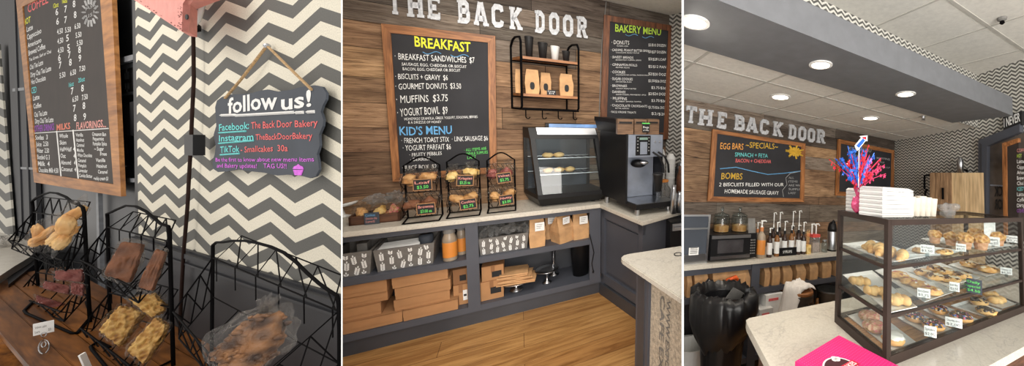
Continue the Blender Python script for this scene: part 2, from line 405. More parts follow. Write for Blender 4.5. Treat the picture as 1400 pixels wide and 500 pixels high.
# ------------------------------------------------------------------ sign letters (slab serif)
def glyph(ch):
    S = .26
    h = S / 2
    sl = lambda x, y: [(x - .19, y), (x + .19, y)]
    G = {
     'T': ([[(.45, 0), (.45, 1)], [(0, .9), (.9, .9)]], [[(.25, .06), (.65, .06)], [(.05, .72), (.05, .95)], [(.85, .72), (.85, .95)]]),
     'H': ([[(.2, 0), (.2, 1)], [(.75, 0), (.75, 1)], [(.2, .5), (.75, .5)]], [[(0, .06), (.4, .06)], [(0, .94), (.4, .94)], [(.55, .06), (.95, .06)], [(.55, .94), (.95, .94)]]),
     'E': ([[(.2, 0), (.2, 1)], [(.2, .1), (.8, .1)], [(.2, .5), (.6, .5)], [(.2, .9), (.8, .9)]], [[(0, .06), (.4, .06)], [(0, .94), (.4, .94)], [(.78, .02), (.78, .3)], [(.78, .7), (.78, .98)]]),
     'B': ([[(.2, 0), (.2, 1)], [(.2, .89), (.55, .89), (.68, .8), (.68, .62), (.55, .53), (.2, .53)], [(.2, .11), (.6, .11), (.74, .2), (.74, .43), (.6, .53)]], [[(0, .06), (.4, .06)], [(0, .94), (.4, .94)]]),
     'A': ([[(.15, 0), (.42, 1)], [(.8, 0), (.5, 1)], [(.25, .3), (.7, .3)]], [[(0, .06), (.34, .06)], [(.6, .06), (.98, .06)], [(.3, .94), (.6, .94)]]),
     'C': ([[(.8, .7), (.76, .86), (.6, .9), (.3, .9), (.15, .76), (.15, .24), (.3, .1), (.6, .1), (.76, .16), (.8, .3)]], []),
     'K': ([[(.2, 0), (.2, 1)], [(.2, .4), (.72, .95)], [(.38, .55), (.76, .05)]], [[(0, .06), (.4, .06)], [(0, .94), (.4, .94)], [(.56, .06), (.94, .06)], [(.54, .94), (.9, .94)]]),
     'D': ([[(.2, 0), (.2, 1)], [(.2, .9), (.5, .9), (.7, .76), (.7, .24), (.5, .1), (.2, .1)]], [[(0, .06), (.3, .06)], [(0, .94), (.3, .94)]]),
     'O': ([[(.5, .9), (.3, .9), (.15, .76), (.15, .24), (.3, .1), (.56, .1), (.72, .24), (.72, .76), (.56, .9), (.45, .9)]], []),
     'R': ([[(.2, 0), (.2, 1)], [(.2, .9), (.55, .9), (.7, .8), (.7, .6), (.55, .5), (.2, .5)], [(.5, .5), (.72, .05)]], [[(0, .06), (.4, .06)], [(0, .94), (.4, .94)], [(.6, .06), (.92, .06)]]),
    }[ch]
    return G
def sign_letters(k, y, items, mat, grp, where):
    ords = {}
    for ch, u0, u1, vb0, vb1, h in items:
        A = P(k, u0, vb0, 1, y); B = P(k, u1, vb1, 1, y); C = P(k, u0, vb0 - h, 1, y)
        ex = (B - A); ey = V((0, 0, C.z - A.z)); mb = MB(); st, sf = glyph(ch)
        for s_ in st: mb.ribbon(s_, .25, A, ex, ey, (0, .014, 0))
        for s_ in sf: mb.ribbon(s_, .13, A - V((0, .001, 0)), ex, ey, (0, .014, 0))
        solo('sign_letter', where[ch, ords.setdefault(ch, 0)], 'letter', k, mb, mat, A, group=grp)
        ords[ch] += 1

# =================================================================== PARTITIONS between the three corners
def partition(name, ua, ub):
    mb = MB(); na = V(((ua - CX) / F, 1, 0)); nb = V(((ub - CX) / F, 1, 0))
    pts = [EYE + na * 1.0, EYE + nb * 1.0, EYE + nb * 24, EYE + na * 24]
    lo = [V((p.x, p.y, -14)) for p in pts]; hi = [V((p.x, p.y, 14)) for p in pts]
    lo[0].z = lo[1].z = 0.0; hi[0].z = hi[1].z = 3.2
    mb.hexa(lo, hi)
    o = mesh_obj(name, mb, m['white']); link(o); o['kind'] = 'structure'
partition('trim_1', 466.5, 468.3); partition('trim_2', 932.0, 934.8)

# =================================================================== MIDDLE CORNER (M)
k = 'M'; YW = 2.97; YF = 2.646; ZC = -.775; ZF = -1.5
def plank_face(mb, layer, quad, col):
    f = mb.face(quad)
    for lp in f.loops: lp[layer] = (col[0] / 255, col[1] / 255, col[2] / 255, 1)
def plank_panel(name, k, y, x0, x1, z0, z1, rows, seed, x_corner=None):
    """boarded wall: one mesh, each board its own tint; rows = list of (z_top, palette)"""
    rnd = random.Random(seed); mb = MB(); lay = mb.bm.loops.layers.color.new('tint')
    z = z1
    for zb, pal in rows:
        x = x0 - rnd.random() * .3
        while x < x1:
            ln = rnd.uniform(.35, 1.1) * (1 if k == 'M' else 1.4); xa, xb = max(x, x0), min(x + ln, x1)
            if xb > xa + .01:
                sc_ = rnd.uniform(.88, 1.1); c = tuple(min(255, q * sc_) for q in rnd.choice(pal))
                d = rnd.uniform(0, .004); g = .0015
                plank_face(mb, lay, [(xa + g, y - d, zb + g), (xb - g, y - d, zb + g), (xb - g, y - d, z - g), (xa + g, y - d, z - g)], c)
            x += ln
        z = zb
    f = mb.face([(x0, y + .004, z0), (x1, y + .004, z0), (x1, y + .004, z1), (x0, y + .004, z1)])
    for lp in f.loops: lp[lay] = (.16, .12, .1, 1)
    return struct(name, k, mb, m['plank'])
TAN = (186, 152, 118); TAN2 = (200, 164, 124); GR = (146, 134, 122); GR2 = (120, 112, 104); BR = (150, 120, 94); BR2 = (170, 138, 108); DK = (104, 94, 86)
xc = P(k, 916, 40, 1, YW).x
rows = [(.62, [GR2, DK]), (.50, [GR2, DK, GR]), (.385, [GR2, GR]), (.235, [TAN, BR2, GR]), (.06, [TAN2, GR, BR2]), (-.09, [GR, BR, TAN]), (-.24, [TAN, BR2, GR2]), (-.39, [GR, GR2, BR]), (-.53, [BR2, TAN, BR]), (-.66, [GR, BR]), (-.78, [TAN, BR2]), (-1.5, [DK])]
plank_panel('wall_back', k, YW, -1.0, xc, -1.5, .80, [(z, p) for z, p in rows], 3)
# return wall papered with small chevrons, coming forward from the corner
yd = math.radians(107.84)
m['chevM'] = chevron('small_chevron_paper', .10, .036, .026, light=(214, 212, 206), dark=(92, 90, 86))
mb = MB(); mb.box(0, 2.2, -.01, 0, -1.5, .80)
struct('wall_right', k, mb, m['chevM'], (xc, YW, 0), yaw=-(PI - yd))
mb = MB(); mb.box(-1.2, 2.6, 2.35, 3.4, .80, .83); struct('ceiling', k, mb, m['tile'])
mb = MB(); mb.box(-1.6, 2.2, .1, YW + .2, ZF - .02, ZF); struct('floor', k, mb, m['floor'])

SIGN_M = [('T', 30, 125, 86, 98, 155), ('H', 150, 268, 106, 116, 155), ('E', 282, 382, 117, 130, 152), ('B', 478, 572, 147, 155, 152), ('A', 583, 683, 158, 172, 150), ('C', 698, 785, 171, 180, 146), ('K', 815, 905, 186, 196, 143), ('D', 980, 1056, 208, 216, 141), ('O', 1070, 1150, 218, 226, 138), ('O', 1160, 1240, 230, 240, 136), ('R', 1250, 1328, 240, 249, 135)]
WM = {}
for c_, d_ in (('T', 'its top cut off by the picture edge'), ('H', 'above the left end of the breakfast board'), ('E', 'ending the first word above the breakfast board'), ('B', 'starting the second word'), ('A', 'between the B and the C'), ('C', 'between the A and the K'), ('K', 'ending the second word above the wire cup shelf'), ('D', 'starting the last word over the cup shelf'), ('R', 'last one, over the right end of the cup shelf')):
    WM[c_, 0] = 'large white metal capital %s, %s' % (c_, d_)
WM['O', 0] = 'white metal capital O right after the D above the wire cup shelf'; WM['O', 1] = 'white metal capital O just before the final R above the wire cup shelf'
sign_letters(k, YW - .018, [(c, 525 + a / 4.745, 525 + b / 4.745, v0 / 4.745, v1 / 4.745, h / 4.745) for c, a, b, v0, v1, h in SIGN_M], m['galv'], 'sign letters over the breakfast board', WM)

# breakfast board
yb = YW - .035
b1 = thing('menu_board', 'large framed breakfast chalkboard with yellow heading hanging on the barn boards', 'menu board', k, P(k, 600, 248, 1, YW - .01))
qframe(b1, k, yb, [(521, 32), (677, 49), (679, 236), (537, 248.5)], [(534, 45), (667, 58), (669.5, 229), (546.5, 238)])
T = dict(yellow=[('BREAKFAST', 567, 63.4, 643.6, 71, 13.5, .02)],
 white=[('· BREAKFAST SANDWICHES  $7', 540, 81, 649, 86.2, 8.5), ('SAUSAGE, EGG, CHEDDAR OR BISCUIT', 549.3, 89.3, 638, 93, 4), ('BACON, EGG, CHEDDAR OR BISCUIT', 550.7, 96, 629.7, 98, 4),
  ('· BISCUITS + GRAVY  $6', 540.6, 107.8, 612.4, 109.8, 7.5), ('· GOURMET DONUTS  $3.50', 541, 122, 630.5, 121, 8), ('· MUFFINS  $3.75', 542, 141, 612.4, 138, 10), ('· YOGURT BOWL  $9', 543.5, 159, 612, 155, 10.5),
  ('HOMEMADE GRANOLA, GREEK YOGURT, SEASONAL BERRIES', 553, 164.5, 653, 161, 3.6), ('& A DRIZZLE OF HONEY', 558, 169, 603.5, 168, 3.4), ('· FRENCH TOAST STIX  · LINK SAUSAGE $6', 549, 195.7, 667, 191.6, 7), ('· YOGURT PARFAIT $6', 551, 206, 616.5, 203.6, 7.5),
  ('· FRUITY PEBBLES', 560, 214, 604, 211.5, 4.8), ('· BERRIES', 561, 220.4, 588.4, 218.8, 4.5), ('· JUICE BOX  $2', 550, 232.4, 597, 230, 6)],
 blue=[("KID'S MENU", 546.4, 185, 618, 182.7, 11.5, .015)], green=[('· ALL ITEMS ARE', 634.8, 207, 665, 204.3, 3.8), ('WHILE SUPPLIES', 637.6, 212, 667, 209.5, 3.8), ('LAST', 639, 217.3, 651, 216, 3.8)])
for c_, rows_ in T.items():
    for r in rows_:
        mb = MB(); wtext(mb, k, r[0], yb + .0065, *r[1:6], bold=(r[6] if len(r) > 6 else 0)); part(b1, 'chalk_writing', mb, m[c_], label='%s chalk line' % c_)
    if c_ == 'blue':
        for a, b, v in ((578, 603, 71), (616, 641, 75)):
            mb = MB(); pts = [P(k, a + (b - a) * i / 8, v + 2.2 * math.sin(i / 8 * 2 * PI) + i * .3, 1, yb + .006) for i in range(9)]; mb.tube(pts, .0022, 4); part(b1, 'chalk_swirl', mb, m[c_])
# bakery menu board
b2 = thing('menu_board', 'tall framed bakery menu chalkboard in a dark wood frame above the espresso machine', 'menu board', k, P(k, 870, 196, 1, YW - .01))
m['dframe'] = wood('dark_frame_wood', (74, 44, 28), (136, 84, 52), 6, 2); m['dframe_v'] = m['dframe']
qframe(b2, k, yb, [(826, 20), (920, 35), (913.5, 190), (820.5, 197)], [(834, 29), (914, 42), (907.5, 181), (829, 186)], mat='dframe')
mb = MB(); wtext(mb, k, 'BAKERY MENU', yb + .0065, 841, 43, 903.6, 48, 10, .015); part(b2, 'chalk_writing', mb, m['lime'], label='lime green chalk heading')
for a, b, v in ((855, 872, 47), (878, 894, 50)):
    mb = MB(); mb.tube([P(k, a + (b - a) * i / 8, v + 1.6 * math.sin(i / 8 * 2 * PI) + i * .2, 1, yb + .006) for i in range(9)], .0022, 4); part(b2, 'chalk_swirl', mb, m['blue'])
L2 = [('DONUTS', 'GLAZED, ICED', 60, 130, 130, 18, '$2/$10 DOZEN'), ('CARAMEL PEANUT BUTTER BARS', 'CHOCOLATE, PEANUT BUTTER', 57, 160, 215, 11, '$3/$27 DOZEN'), ('SWEET BREADS', 'BANANA NUT, PUMPKIN, LEMON', 57, 192, 148, 11, '$3/$28 LOAF'), ('CINNAMON ROLLS', 'FROSTED, PECAN', 57, 225, 165, 11, '$5/$12 PAN'), ('COOKIES', 'CHOCOLATE CHIP, OATMEAL, SNICKERDOODLE', 57, 258, 112, 12, '$2/$20 DOZ'), ('SUGAR COOKIES', 'DECORATED, PLAIN', 57, 288, 145, 12, '$3.50/$36 DOZ'), ('BROWNIES', 'WALNUT, PEANUT BUTTER', 57, 318, 120, 11, '$3.75/$36'), ('DANISHES', 'CREAM CHEESE, STRAWBERRY, APPLE', 57, 345, 113, 11, '$2/$24 DOZ'), ('MUFFINS', 'BLUEBERRY, BANANA, PUMPKIN', 57, 375, 120, 13, '$3.75/$36'), ('CHOCOLATE CROISSANTS', 'BUTTER, ALMOND', 55, 405, 210, 11, '$3.75/$36 DOZ'), ('RICE KRISPIE TREATS', '', 53, 433, 160, 9, '$2/$20')]
for s_, s2, x0, y0, x1, h, pr in L2:
    mb = MB()
    q = lambda x, y: (820 + x / 3.23, 20 + y / 3.23)
    wtext(mb, k, '· ' + s_, yb + .0065, *q(x0 - 8, y0), *q(x1, y0 + (x1 - x0) * .03), h / 3.23 * .95, .0)
    if s2: wtext(mb, k, s2, yb + .0065, *q(x0 + 14, y0 + 10), *q(min(x0 + 14 + len(s2) * 4.3, 215), y0 + 12), 1.6, .0)
    wtext(mb, k, pr, yb + .0065, *q(228 if len(pr) < 10 else 215, y0 + 9), *q(292, y0 + 12), 3.6, .0)
    part(b2, 'chalk_writing', mb, m['white'])

# ---- cupboard run under the counter
sh = thing('shelf_cabinet', 'long open charcoal cabinet with two shelves under the cream counter by the board wall', 'cabinet', k, (-.1, YF + .15, ZF))
XR = .5
mb = MB(); mb.box(-1.1, XR, YF, YW - .02, -1.088, -1.048); part(sh, 'middle_shelf', mb, m['cab'], bevel=.003)
mb = MB(); mb.box(-1.1, XR, YF, YW - .02, -1.41, -1.37); part(sh, 'bottom_shelf', mb, m['cab'])
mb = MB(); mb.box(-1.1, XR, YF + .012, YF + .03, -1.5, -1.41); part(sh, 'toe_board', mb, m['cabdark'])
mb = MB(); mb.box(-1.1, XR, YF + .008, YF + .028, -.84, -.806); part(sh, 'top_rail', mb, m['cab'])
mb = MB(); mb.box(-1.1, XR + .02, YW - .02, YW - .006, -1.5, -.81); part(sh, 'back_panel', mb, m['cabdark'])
def xm(u, v): return P(k, u, v, 1, YF).x
for ua, ub, v in ((638, 655, 360), (806, 821, 345)):
    xa, xb = xm(ua, v), xm(ub, v); mb = MB(); mb.box(xa, xb, YF - .004, YF + .03, -1.40, -.806); part(sh, 'upright', mb, m['cab'], bevel=.002)
    mb = MB(); mb.box((xa + xb) / 2 - .01, (xa + xb) / 2 + .01, YF + .03, YW - .02, -1.37, -.806); part(sh, 'divider_panel', mb, m['cab'])
# return cabinet with panelled front, from the inner corner toward the camera
yawM = -(PI - yd)                                      # local x runs toward the camera
rc = thing('panel_cabinet', 'charcoal cabinet with recessed panels turning the corner below the espresso machine', 'cabinet', k, (XR, YF, ZF), yaw=yawM)
LR = .53
mb = MB(); mb.box(0, LR, .02, .45, 0, .695); part(rc, 'carcass', mb, m['cab'], local=True)
mb = MB()
mb.box(0, LR, 0, .022, .62, .695); mb.box(0, .04, 0, .022, 0, .695); mb.box(LR - .05, LR, 0, .022, 0, .695); mb.box(0, LR, 0, .022, .1, .17)
part(rc, 'face_frame', mb, m['cab'], local=True, bevel=.003)
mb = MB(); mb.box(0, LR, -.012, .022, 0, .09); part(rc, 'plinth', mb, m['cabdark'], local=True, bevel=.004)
mb = MB(); mb.box(.06, LR - .07, .012, .03, .2, .6); part(rc, 'recessed_panel', mb, m['cab'], local=True, bevel=.006)
# counters
ct = thing('countertop', 'long cream counter carrying the wire snack racks and the glass warmer', 'countertop', k, (-.1, YF + .1, ZC - .03))
mb = MB(); mb.box(-1.1, XR + .02, YF - .02, YW - .004, ZC - .03, ZC); part(ct, 'slab', mb, m['quartz'], bevel=.004)
c2 = thing('countertop', 'short cream quartz counter under the espresso machine', 'countertop', k, (XR, YF, ZC - .03), yaw=yawM)
mb = MB(); mb.box(-.1, LR + .02, -.02, .62, 0, .03); part(c2, 'slab', mb, m['quartz'], local=True, bevel=.004)
# fridge edge beyond the return
fr = thing('undercounter_fridge', 'steel fronted undercounter fridge at the right end of the espresso counter', 'fridge', k, P(k, 925, 330, 2, -1.1) )
A = P(k, 917, 304, 2, ZC - .035); B = P(k, 935, 302, 2, ZC - .035)
mb = MB(); mb.prism([A, B, B + V((0, .1, 0)), A + V((0, .1, 0))], (0, 0, -.70)); part(fr, 'body', mb, m['blackpl'])
mb = MB(); mb.prism([A + V((.01, -.012, -.01)), B + V((0, -.012, -.01)), B + V((0, 0, -.01)), A + V((.01, 0, -.01))], (0, 0, -.05)); part(fr, 'door_panel', mb, m['steel'])
mb = MB(); mb.tube([A + V((.015, -.03, -.035)), B + V((.05, -.03, -.035))], .006, 8); part(fr, 'handle', mb, m['steel'])

# near island
isl = thing('island_cabinet', 'near charcoal island end post with a burlap side panel printed in dark letters', 'cabinet', k, at(k, 900, 420, ZF))
c0 = at(k, 843, 349, ZC); c1 = at(k, 935, 410, ZC); c2_ = at(k, 935, 330, ZC)
dx = (c1 - c0); dx = V((dx.x, dx.y, 0)); e1 = dx.normalized(); e2 = V((c2_.x - c0.x, c2_.y - c0.y - .05, 0)).normalized()
def isp(a, b, z): return V((c0.x, c0.y, z)) + e1 * a + e2 * b
mb = MB()
pts = [isp(.06, .0, ZC - .028), isp(1.0, 0, ZC - .028), isp(1.0, .6, ZC - .028), isp(0, .6, ZC - .028), isp(0, .06, ZC - .028), isp(.008, .028, ZC - .028), isp(.028, .008, ZC - .028)]
it = thing('countertop', 'white veined quartz island top with rounded corner and a round cable hole', 'countertop', k, isp(.3, .3, ZC - .028))
mb.prism(pts, (0, 0, .028)); part(it, 'slab', mb, m['quartz'], bevel=.004)
g = at(k, 927, 347.5, ZC); mb = MB(); mb.lathe([(.022, -.01), (.022, .002), (.017, .0025), (.016, -.01)], g, 24); part(it, 'cable_grommet', mb, m['blackpl'])
mb = MB(); mb.prism([isp(.09, .05, ZF), isp(.21, .05, ZF), isp(.21, .5, ZF), isp(.09, .5, ZF)], (0, 0, -ZF + ZC - .03)); part(isl, 'corner_post', mb, m['cab'], bevel=.004)
mb = MB(); mb.prism([isp(.12, .044, ZF + .08), isp(.18, .044, ZF + .08), isp(.18, .05, ZF + .08), isp(.12, .05, ZF + .08)], (0, 0, .58)); part(isl, 'post_moulding', mb, m['cabdark'], bevel=.002)
mb = MB(); mb.prism([isp(.21, .06, ZF), isp(1.0, .06, ZF), isp(1.0, .5, ZF), isp(.21, .5, ZF)], (0, 0, -ZF + ZC - .03))
m['burlap'] = pm('woven_burlap', (188, 176, 158), .95, var=.15, sc=60, bump=.6, bs=200)
part(isl, 'burlap_panel', mb, m['burlap'])
mb = MB()
for s_, off, h_ in (('WWW.EXPOCAFE.COM', .38, .028), ('CAFE EXPORT', .33, .034)):
    O = isp(off - .04, .057, ZC - .1); put_text(mb, s_, O, V((0, 0, -.62)), e1 * h_, .01, 0)
part(isl, 'printed_letters', mb, m['greyprint'])

# ---- wire racks of snacks on the counter
def bin_wires(mb, FL, FR, BR_, BL_, drop, r, n=5):
    """open wire bin: rim quad, floor lower at the back, lattice"""
    fl, fr_, br, bl = [p + V((0, 0, -drop)) for p in (FL, FR, BR_, BL_)]
    mb.tube([FL, FR, BR_, BL_], r * 1.4, 5, closed=True); mb.tube([fl, fr_, br, bl], r, 5, closed=True)
    for i in range(n + 1):
        t = i / n
        mb.tube([FL.lerp(FR, t), fl.lerp(fr_, min(1, t + 1 / n) if i % 2 == 0 else max(0, t - 1 / n)), bl.lerp(br, t)], r * .8, 4)
        mb.tube([BL_.lerp(BR_, t), bl.lerp(br, min(1, t + 1 / n))], r * .8, 4)
    for a, b, c, d in ((FL, BL_, fl, bl), (FR, BR_, fr_, br)):
        for i in range(3): mb.tube([a.lerp(b, i / 2), c.lerp(d, (i + .5) / 2 if i < 2 else .5)], r * .8, 4)
def crumple(mb, c, rx, ry, rz, seed, sub=3, amp=.3):
    mb.blob(c, (rx, ry, rz), amp=amp, fr=1.9, sub=sub, seed=seed)
def snack_rack(u0, u1, vb0, vb1, vt0, vt1, y, lab, snacks, tags, grp='wire snack racks on the counter'):
    A = P(k, u0, vb0, 1, y); B = P(k, u1, vb1, 1, y); zb = ZC; zt = (P(k, u0, vt0, 1, y).z + P(k, u1, vt1, 1, y).z) / 2
    t = thing('wire_rack', lab, 'rack', k, ((A.x + B.x) / 2, y, zb), group=grp); x0, x1 = A.x, B.x; w = x1 - x0; H = zt - zb
    r = .003
    mb = MB(); arch = [(x0 + w * i / 10, y, zt + .05 * math.sin(PI * i / 10) ** 1.3) for i in range(11)]
    mb.tube([(x0, y - .09, zb + r), (x0, y + .03, zb + r * 2), (x0, y, zt)] + arch[1:-1] + [(x1, y, zt), (x1, y + .03, zb + r * 2), (x1, y - .09, zb + r)], r * 1.5, 6)
    mb.tube([(x0, y - .09, zb + r), (x1, y - .09, zb + r)], r * 1.5, 6); mb.tube([(x0, y + .03, zb + r), (x1, y + .03, zb + r)], r, 6)
    part(t, 'frame', mb, m['blackmetal'])
    for j, zf in enumerate((.13, .57)):
        z0 = zb + H * zf + .05; mb = MB()
        bin_wires(mb, V((x0 + .004, y - .1, z0 + .0)), V((x1 - .004, y - .1, z0)), V((x1 - .004, y, z0 + .07)), V((x0 + .004, y, z0 + .07)), .05, .0016, 6)
        part(t, 'wire_bin', mb, m['blackmetal'])
        mt, lab_s, n = snacks[j]
        for q in range(n):
            c = V((x0 + w * (q + .5) / n, y - .045 + .01 * (q % 2), z0 + .02 + .01 * (q % 2)))
            s = solo_bag(c, w / n * .62, .035, .048, mt, lab_s[q] if isinstance(lab_s, list) else lab_s, grp + ' bags')
        tg = tags[j]; cx_ = x0 + w * (.62 if j else .68); mb = MB(); z1 = z0 - .035
        tt = thing('price_sign', tg[0], 'price sign', k, (cx_, y - .115, z1))
        hw = w * .26; tl = random.uniform(-.12, .12)
        M_ = Matrix.Translation((cx_, y - .113, z1 + .03)) @ Matrix.Rotation(tl, 4, 'Y')
        mb.M = M_; mb.box(-hw, hw, 0, .004, -.032, .032); part(tt, 'card', mb, m['print'])
        mb = MB(); mb.M = M_
        for a in ((-hw, hw, .03, .034), (-hw, hw, -.034, -.03)): mb.box(a[0], a[1], -.001, .004, a[2], a[3])
        for a in (-hw, hw - .003): mb.box(a, a + .003, -.001, .004, -.034, .034)
        part(tt, 'card_edge', mb, m['card'])
        mb = MB(); mb.M = M_; put_text(mb, tg[1], (-hw * .8, -.0015, .006), (hw * 1.6, 0, 0), (0, 0, .016), .01); part(tt, 'lettering', mb, m['pink'])
        mb = MB(); mb.M = M_; put_text(mb, tg[2], (-hw * .6, -.0015, -.022), (hw * 1.2, 0, 0), (0, 0, .018), .01); part(tt, 'lettering', mb, m['green'])
    return t
def solo_bag(c, rx, ry, rz, mt, lab, grp, kk=None, M=None, sub=3):
    kk = kk or k
    t = thing('snack_bag', lab, 'snack bag', kk, c, group=grp)
    mb = MB(); rnd = random.Random(hash((round(c[0], 3), round(c[2], 3))) & 255)
    for q in range(3):
        o = V((rnd.uniform(-.45, .45) * rx, rnd.uniform(-.2, .2) * ry, rnd.uniform(-.45, .1) * rz)); mb.blob(c + o, (rx * .55, ry * .6, rz * .5), .18, 1.5, sub, q + rnd.random() * 9)
    part(t, 'baked_treats', mb, mt, smooth=True)
    mb = MB(); mb.blob(c, (rx, ry, rz), .28, 2.6, sub, rnd.random() * 20); top = c + V((0, 0, rz * .9))
    mb.hexa([top + V((-rx * .25, 0, -rz * .2)), top + V((rx * .25, 0, -rz * .2)), top + V((rx * .25, ry * .3, -rz * .2)), top + V((-rx * .25, ry * .3, -rz * .2))], [top + V((-rx * .6, ry * .1, rz * .5)), top + V((rx * .5, 0, rz * .6)), top + V((rx * .5, ry * .1, rz * .6)), top + V((-rx * .6, ry * .2, rz * .5))])
    part(t, 'clear_wrapper', mb, m['wrap'])
    return t
random.seed(11)
snack_rack(556, 604, 298, 293, 227, 224, 2.74, 'black wire rack of wrapped snacks, leftmost of three on the cream counter',
  [(m['brownie'], ['wrapped dark treat in the lower left of the leftmost wire rack', 'wrapped dark treat in the lower right of the leftmost wire rack'], 2), (m['cookie'], ['cellophane bag in upper left of the leftmost wire rack', 'wrapped orange loaf slice in upper right of the leftmost wire rack'], 2)],
  [('small black price sign on the lower basket of the leftmost wire rack', 'Brownie', '$3.00 ea'), ('small black price sign on the upper basket of the leftmost wire rack', 'Loaf', '$3.50')])
snack_rack(614, 657, 291, 287, 222, 219, 2.76, 'black wire rack of wrapped snacks, middle one of three on the cream counter',
  [(m['cookie'], ['wrapped mixed cookie in the lower left of the middle wire rack', 'wrapped mixed cookie in the lower right of the middle wire rack'], 2), (m['krispie'], ['wrapped pale bar in upper left of the middle wire rack', 'wrapped pale bar in upper right of the middle wire rack'], 2)],
  [('small tilted price sign on the lower basket of the middle wire rack', 'Cookies', '$2.75'), ('small black price sign on the upper basket of the middle wire rack', 'Krispies', '$3.25 ea')])
snack_rack(668, 705, 287, 284, 219, 218, 2.78, 'black wire rack of wrapped snacks, nearest the glass warmer on the cream counter',
  [(m['cookie'], ['wrapped golden cookie in the lower left of the rack nearest the warmer', 'wrapped golden cookie in the lower right of the rack nearest the warmer'], 2), (m['redvel'], ['wrapped reddish treat in upper left of the rack nearest the warmer', 'wrapped reddish treat in upper right of the rack nearest the warmer'], 2)],
  [('small black price sign on the lower basket of the rack nearest the warmer', 'Nutty', '$3.00'), ('small black price sign on the upper basket of the rack nearest the warmer', 'Velvet', '$2.75')])

# wooden cookie tray at the left end
A = at(k, 474.5, 311, ZC); B = at(k, 549, 300, ZC); ty = (A.y + B.y) / 2
tr = thing('wooden_tray', 'dark wooden tray of wrapped cookies at the left end of the cream counter', 'tray', k, ((A.x + B.x) / 2, ty + .05, ZC))
mb = MB(); mb.box(A.x, B.x, ty, ty + .012, ZC, ZC + .05); mb.box(A.x, B.x, ty + .11, ty + .12, ZC, ZC + .05); mb.box(A.x, A.x + .01, ty, ty + .12, ZC, ZC + .05); mb.box(B.x - .01, B.x, ty, ty + .12, ZC, ZC + .05); mb.box(A.x, B.x, ty, ty + .12, ZC, ZC + .008)
m['walnut'] = wood('dark_tray_wood', (72, 44, 30), (112, 72, 48), 8, 0); part(tr, 'box', mb, m['walnut'], bevel=.002)
w_ = B.x - A.x
for i, (f, mt, lb) in enumerate(((.17, m['cookie'], 'wrapped golden cookies at the left of the wooden tray'), (.5, m['krispie'], 'wrapped mixed cookies in the middle of the wooden tray'), (.82, m['sprk2'], 'wrapped red frosted cookies at the right of the wooden tray'))):
    solo_bag(V((A.x + w_ * f, ty + .06, ZC + .06)), w_ * .17, .05, .05 + .01 * i, mt, lb, 'wrapped cookies in the wooden tray')
mb = MB(); crumple(mb, V((A.x + w_ * .5, ty + .08, ZC + .12)), w_ * .22, .03, .03, 4, amp=.5); crumple(mb, V((A.x + w_ * .85, ty + .08, ZC + .13)), w_ * .16, .03, .035, 6, amp=.5)
part(tr, 'bag_tops', mb, m['wrap2'])
tg = thing('price_sign', 'small black chalk sign leaning on the front of the wooden tray', 'price sign', k, (A.x + w_ * .42, ty - .01, ZC))
c = P(k, 509, 304, 1, ty - .012); mb = MB(); hw = w_ * .145; mb.box(c.x - hw, c.x + hw, ty - .016, ty - .012, ZC + .002, ZC + .07); part(tg, 'card', mb, m['slateB'])
mb = MB(); put_text(mb, 'Cookies', (c.x - hw * .8, ty - .018, ZC + .05), (hw * 1.3, 0, 0), (0, 0, .014)); part(tg, 'lettering', mb, m['blue'])
mb = MB(); put_text(mb, 'Chocolate chip', (c.x - hw * .8, ty - .018, ZC + .032), (hw * 1.5, 0, 0), (0, 0, .012)); put_text(mb, '& oatmeal $2', (c.x - hw * .8, ty - .018, ZC + .014), (hw * 1.2, 0, 0), (0, 0, .012)); part(tg, 'lettering', mb, m['pink'])
mb = MB(); mb.lathe([(.05, 0), (.055, .004), (.03, .012), (.02, .06), (.07, .07), (.085, .085), (.08, .09), (.02, .075)], at(k, 462, 296, ZC), 24); solo('cake_stand', 'edge of a white cake stand beside the left partition on the cream counter', 'cake stand', k, mb, m['white'], at(k, 464, 296, ZC), smooth=True)

# glass warmer
wy = 2.66; A = P(k, 736, 286, 1, wy); B = P(k, 829, 276, 1, wy); x0, x1 = A.x, B.x; wb = YW - .05
gw = thing('display_warmer', 'black countertop display warmer with sloping glass front and shelves inside', 'food warmer', k, ((x0 + x1) / 2, (wy + wb) / 2, ZC))
SKEW[gw.name] = wy; zt = P(k, 770, 176, 1, wy + .1).z; zb = ZC + .1; ft = wy + .12
mb = MB(); mb.hexa([(x0 + .03, wy + .05, ZC + .01), (x1 - .03, wy + .05, ZC + .01), (x1 - .03, wb, ZC + .01), (x0 + .03, wb, ZC + .01)], [(x0, wy, zb - .03), (x1, wy, zb - .03), (x1, wb, zb - .03), (x0, wb, zb - .03)]); mb.box(x0, x1, wy, wb, zb - .03, zb); part(gw, 'base', mb, m['blackpl'], bevel=.004)
mb = MB()
for a, b in ((x0 + .06, wy + .08), (x1 - .06, wy + .08), (x0 + .06, wb - .03), (x1 - .06, wb - .03)): mb.box(a - .012, a + .012, b - .012, b + .012, ZC, ZC + .012)
part(gw, 'feet', mb, m['blackpl'])
mb = MB(); mb.hexa([(x0, ft, zt - .075), (x1, ft, zt - .075), (x1, wb, zt - .075), (x0, wb, zt - .075)], [(x0, ft + .04, zt), (x1, ft + .04, zt), (x1, wb, zt), (x0, wb, zt)]); part(gw, 'top_hood', mb, m['blackpl'], bevel=.004)
mb = MB(); mb.hexa([(x0 + .045, ft + .006, zt - .045), (x1 - .01, ft + .006, zt - .045), (x1 - .01, ft + .01, zt - .045), (x0 + .045, ft + .01, zt - .045)], [(x0 + .045, ft + .033, zt + .003), (x1 - .01, ft + .033, zt + .003), (x1 - .01, ft + .037, zt + .003), (x0 + .045, ft + .037, zt + .003)]); part(gw, 'steel_strip', mb, m['steel'])
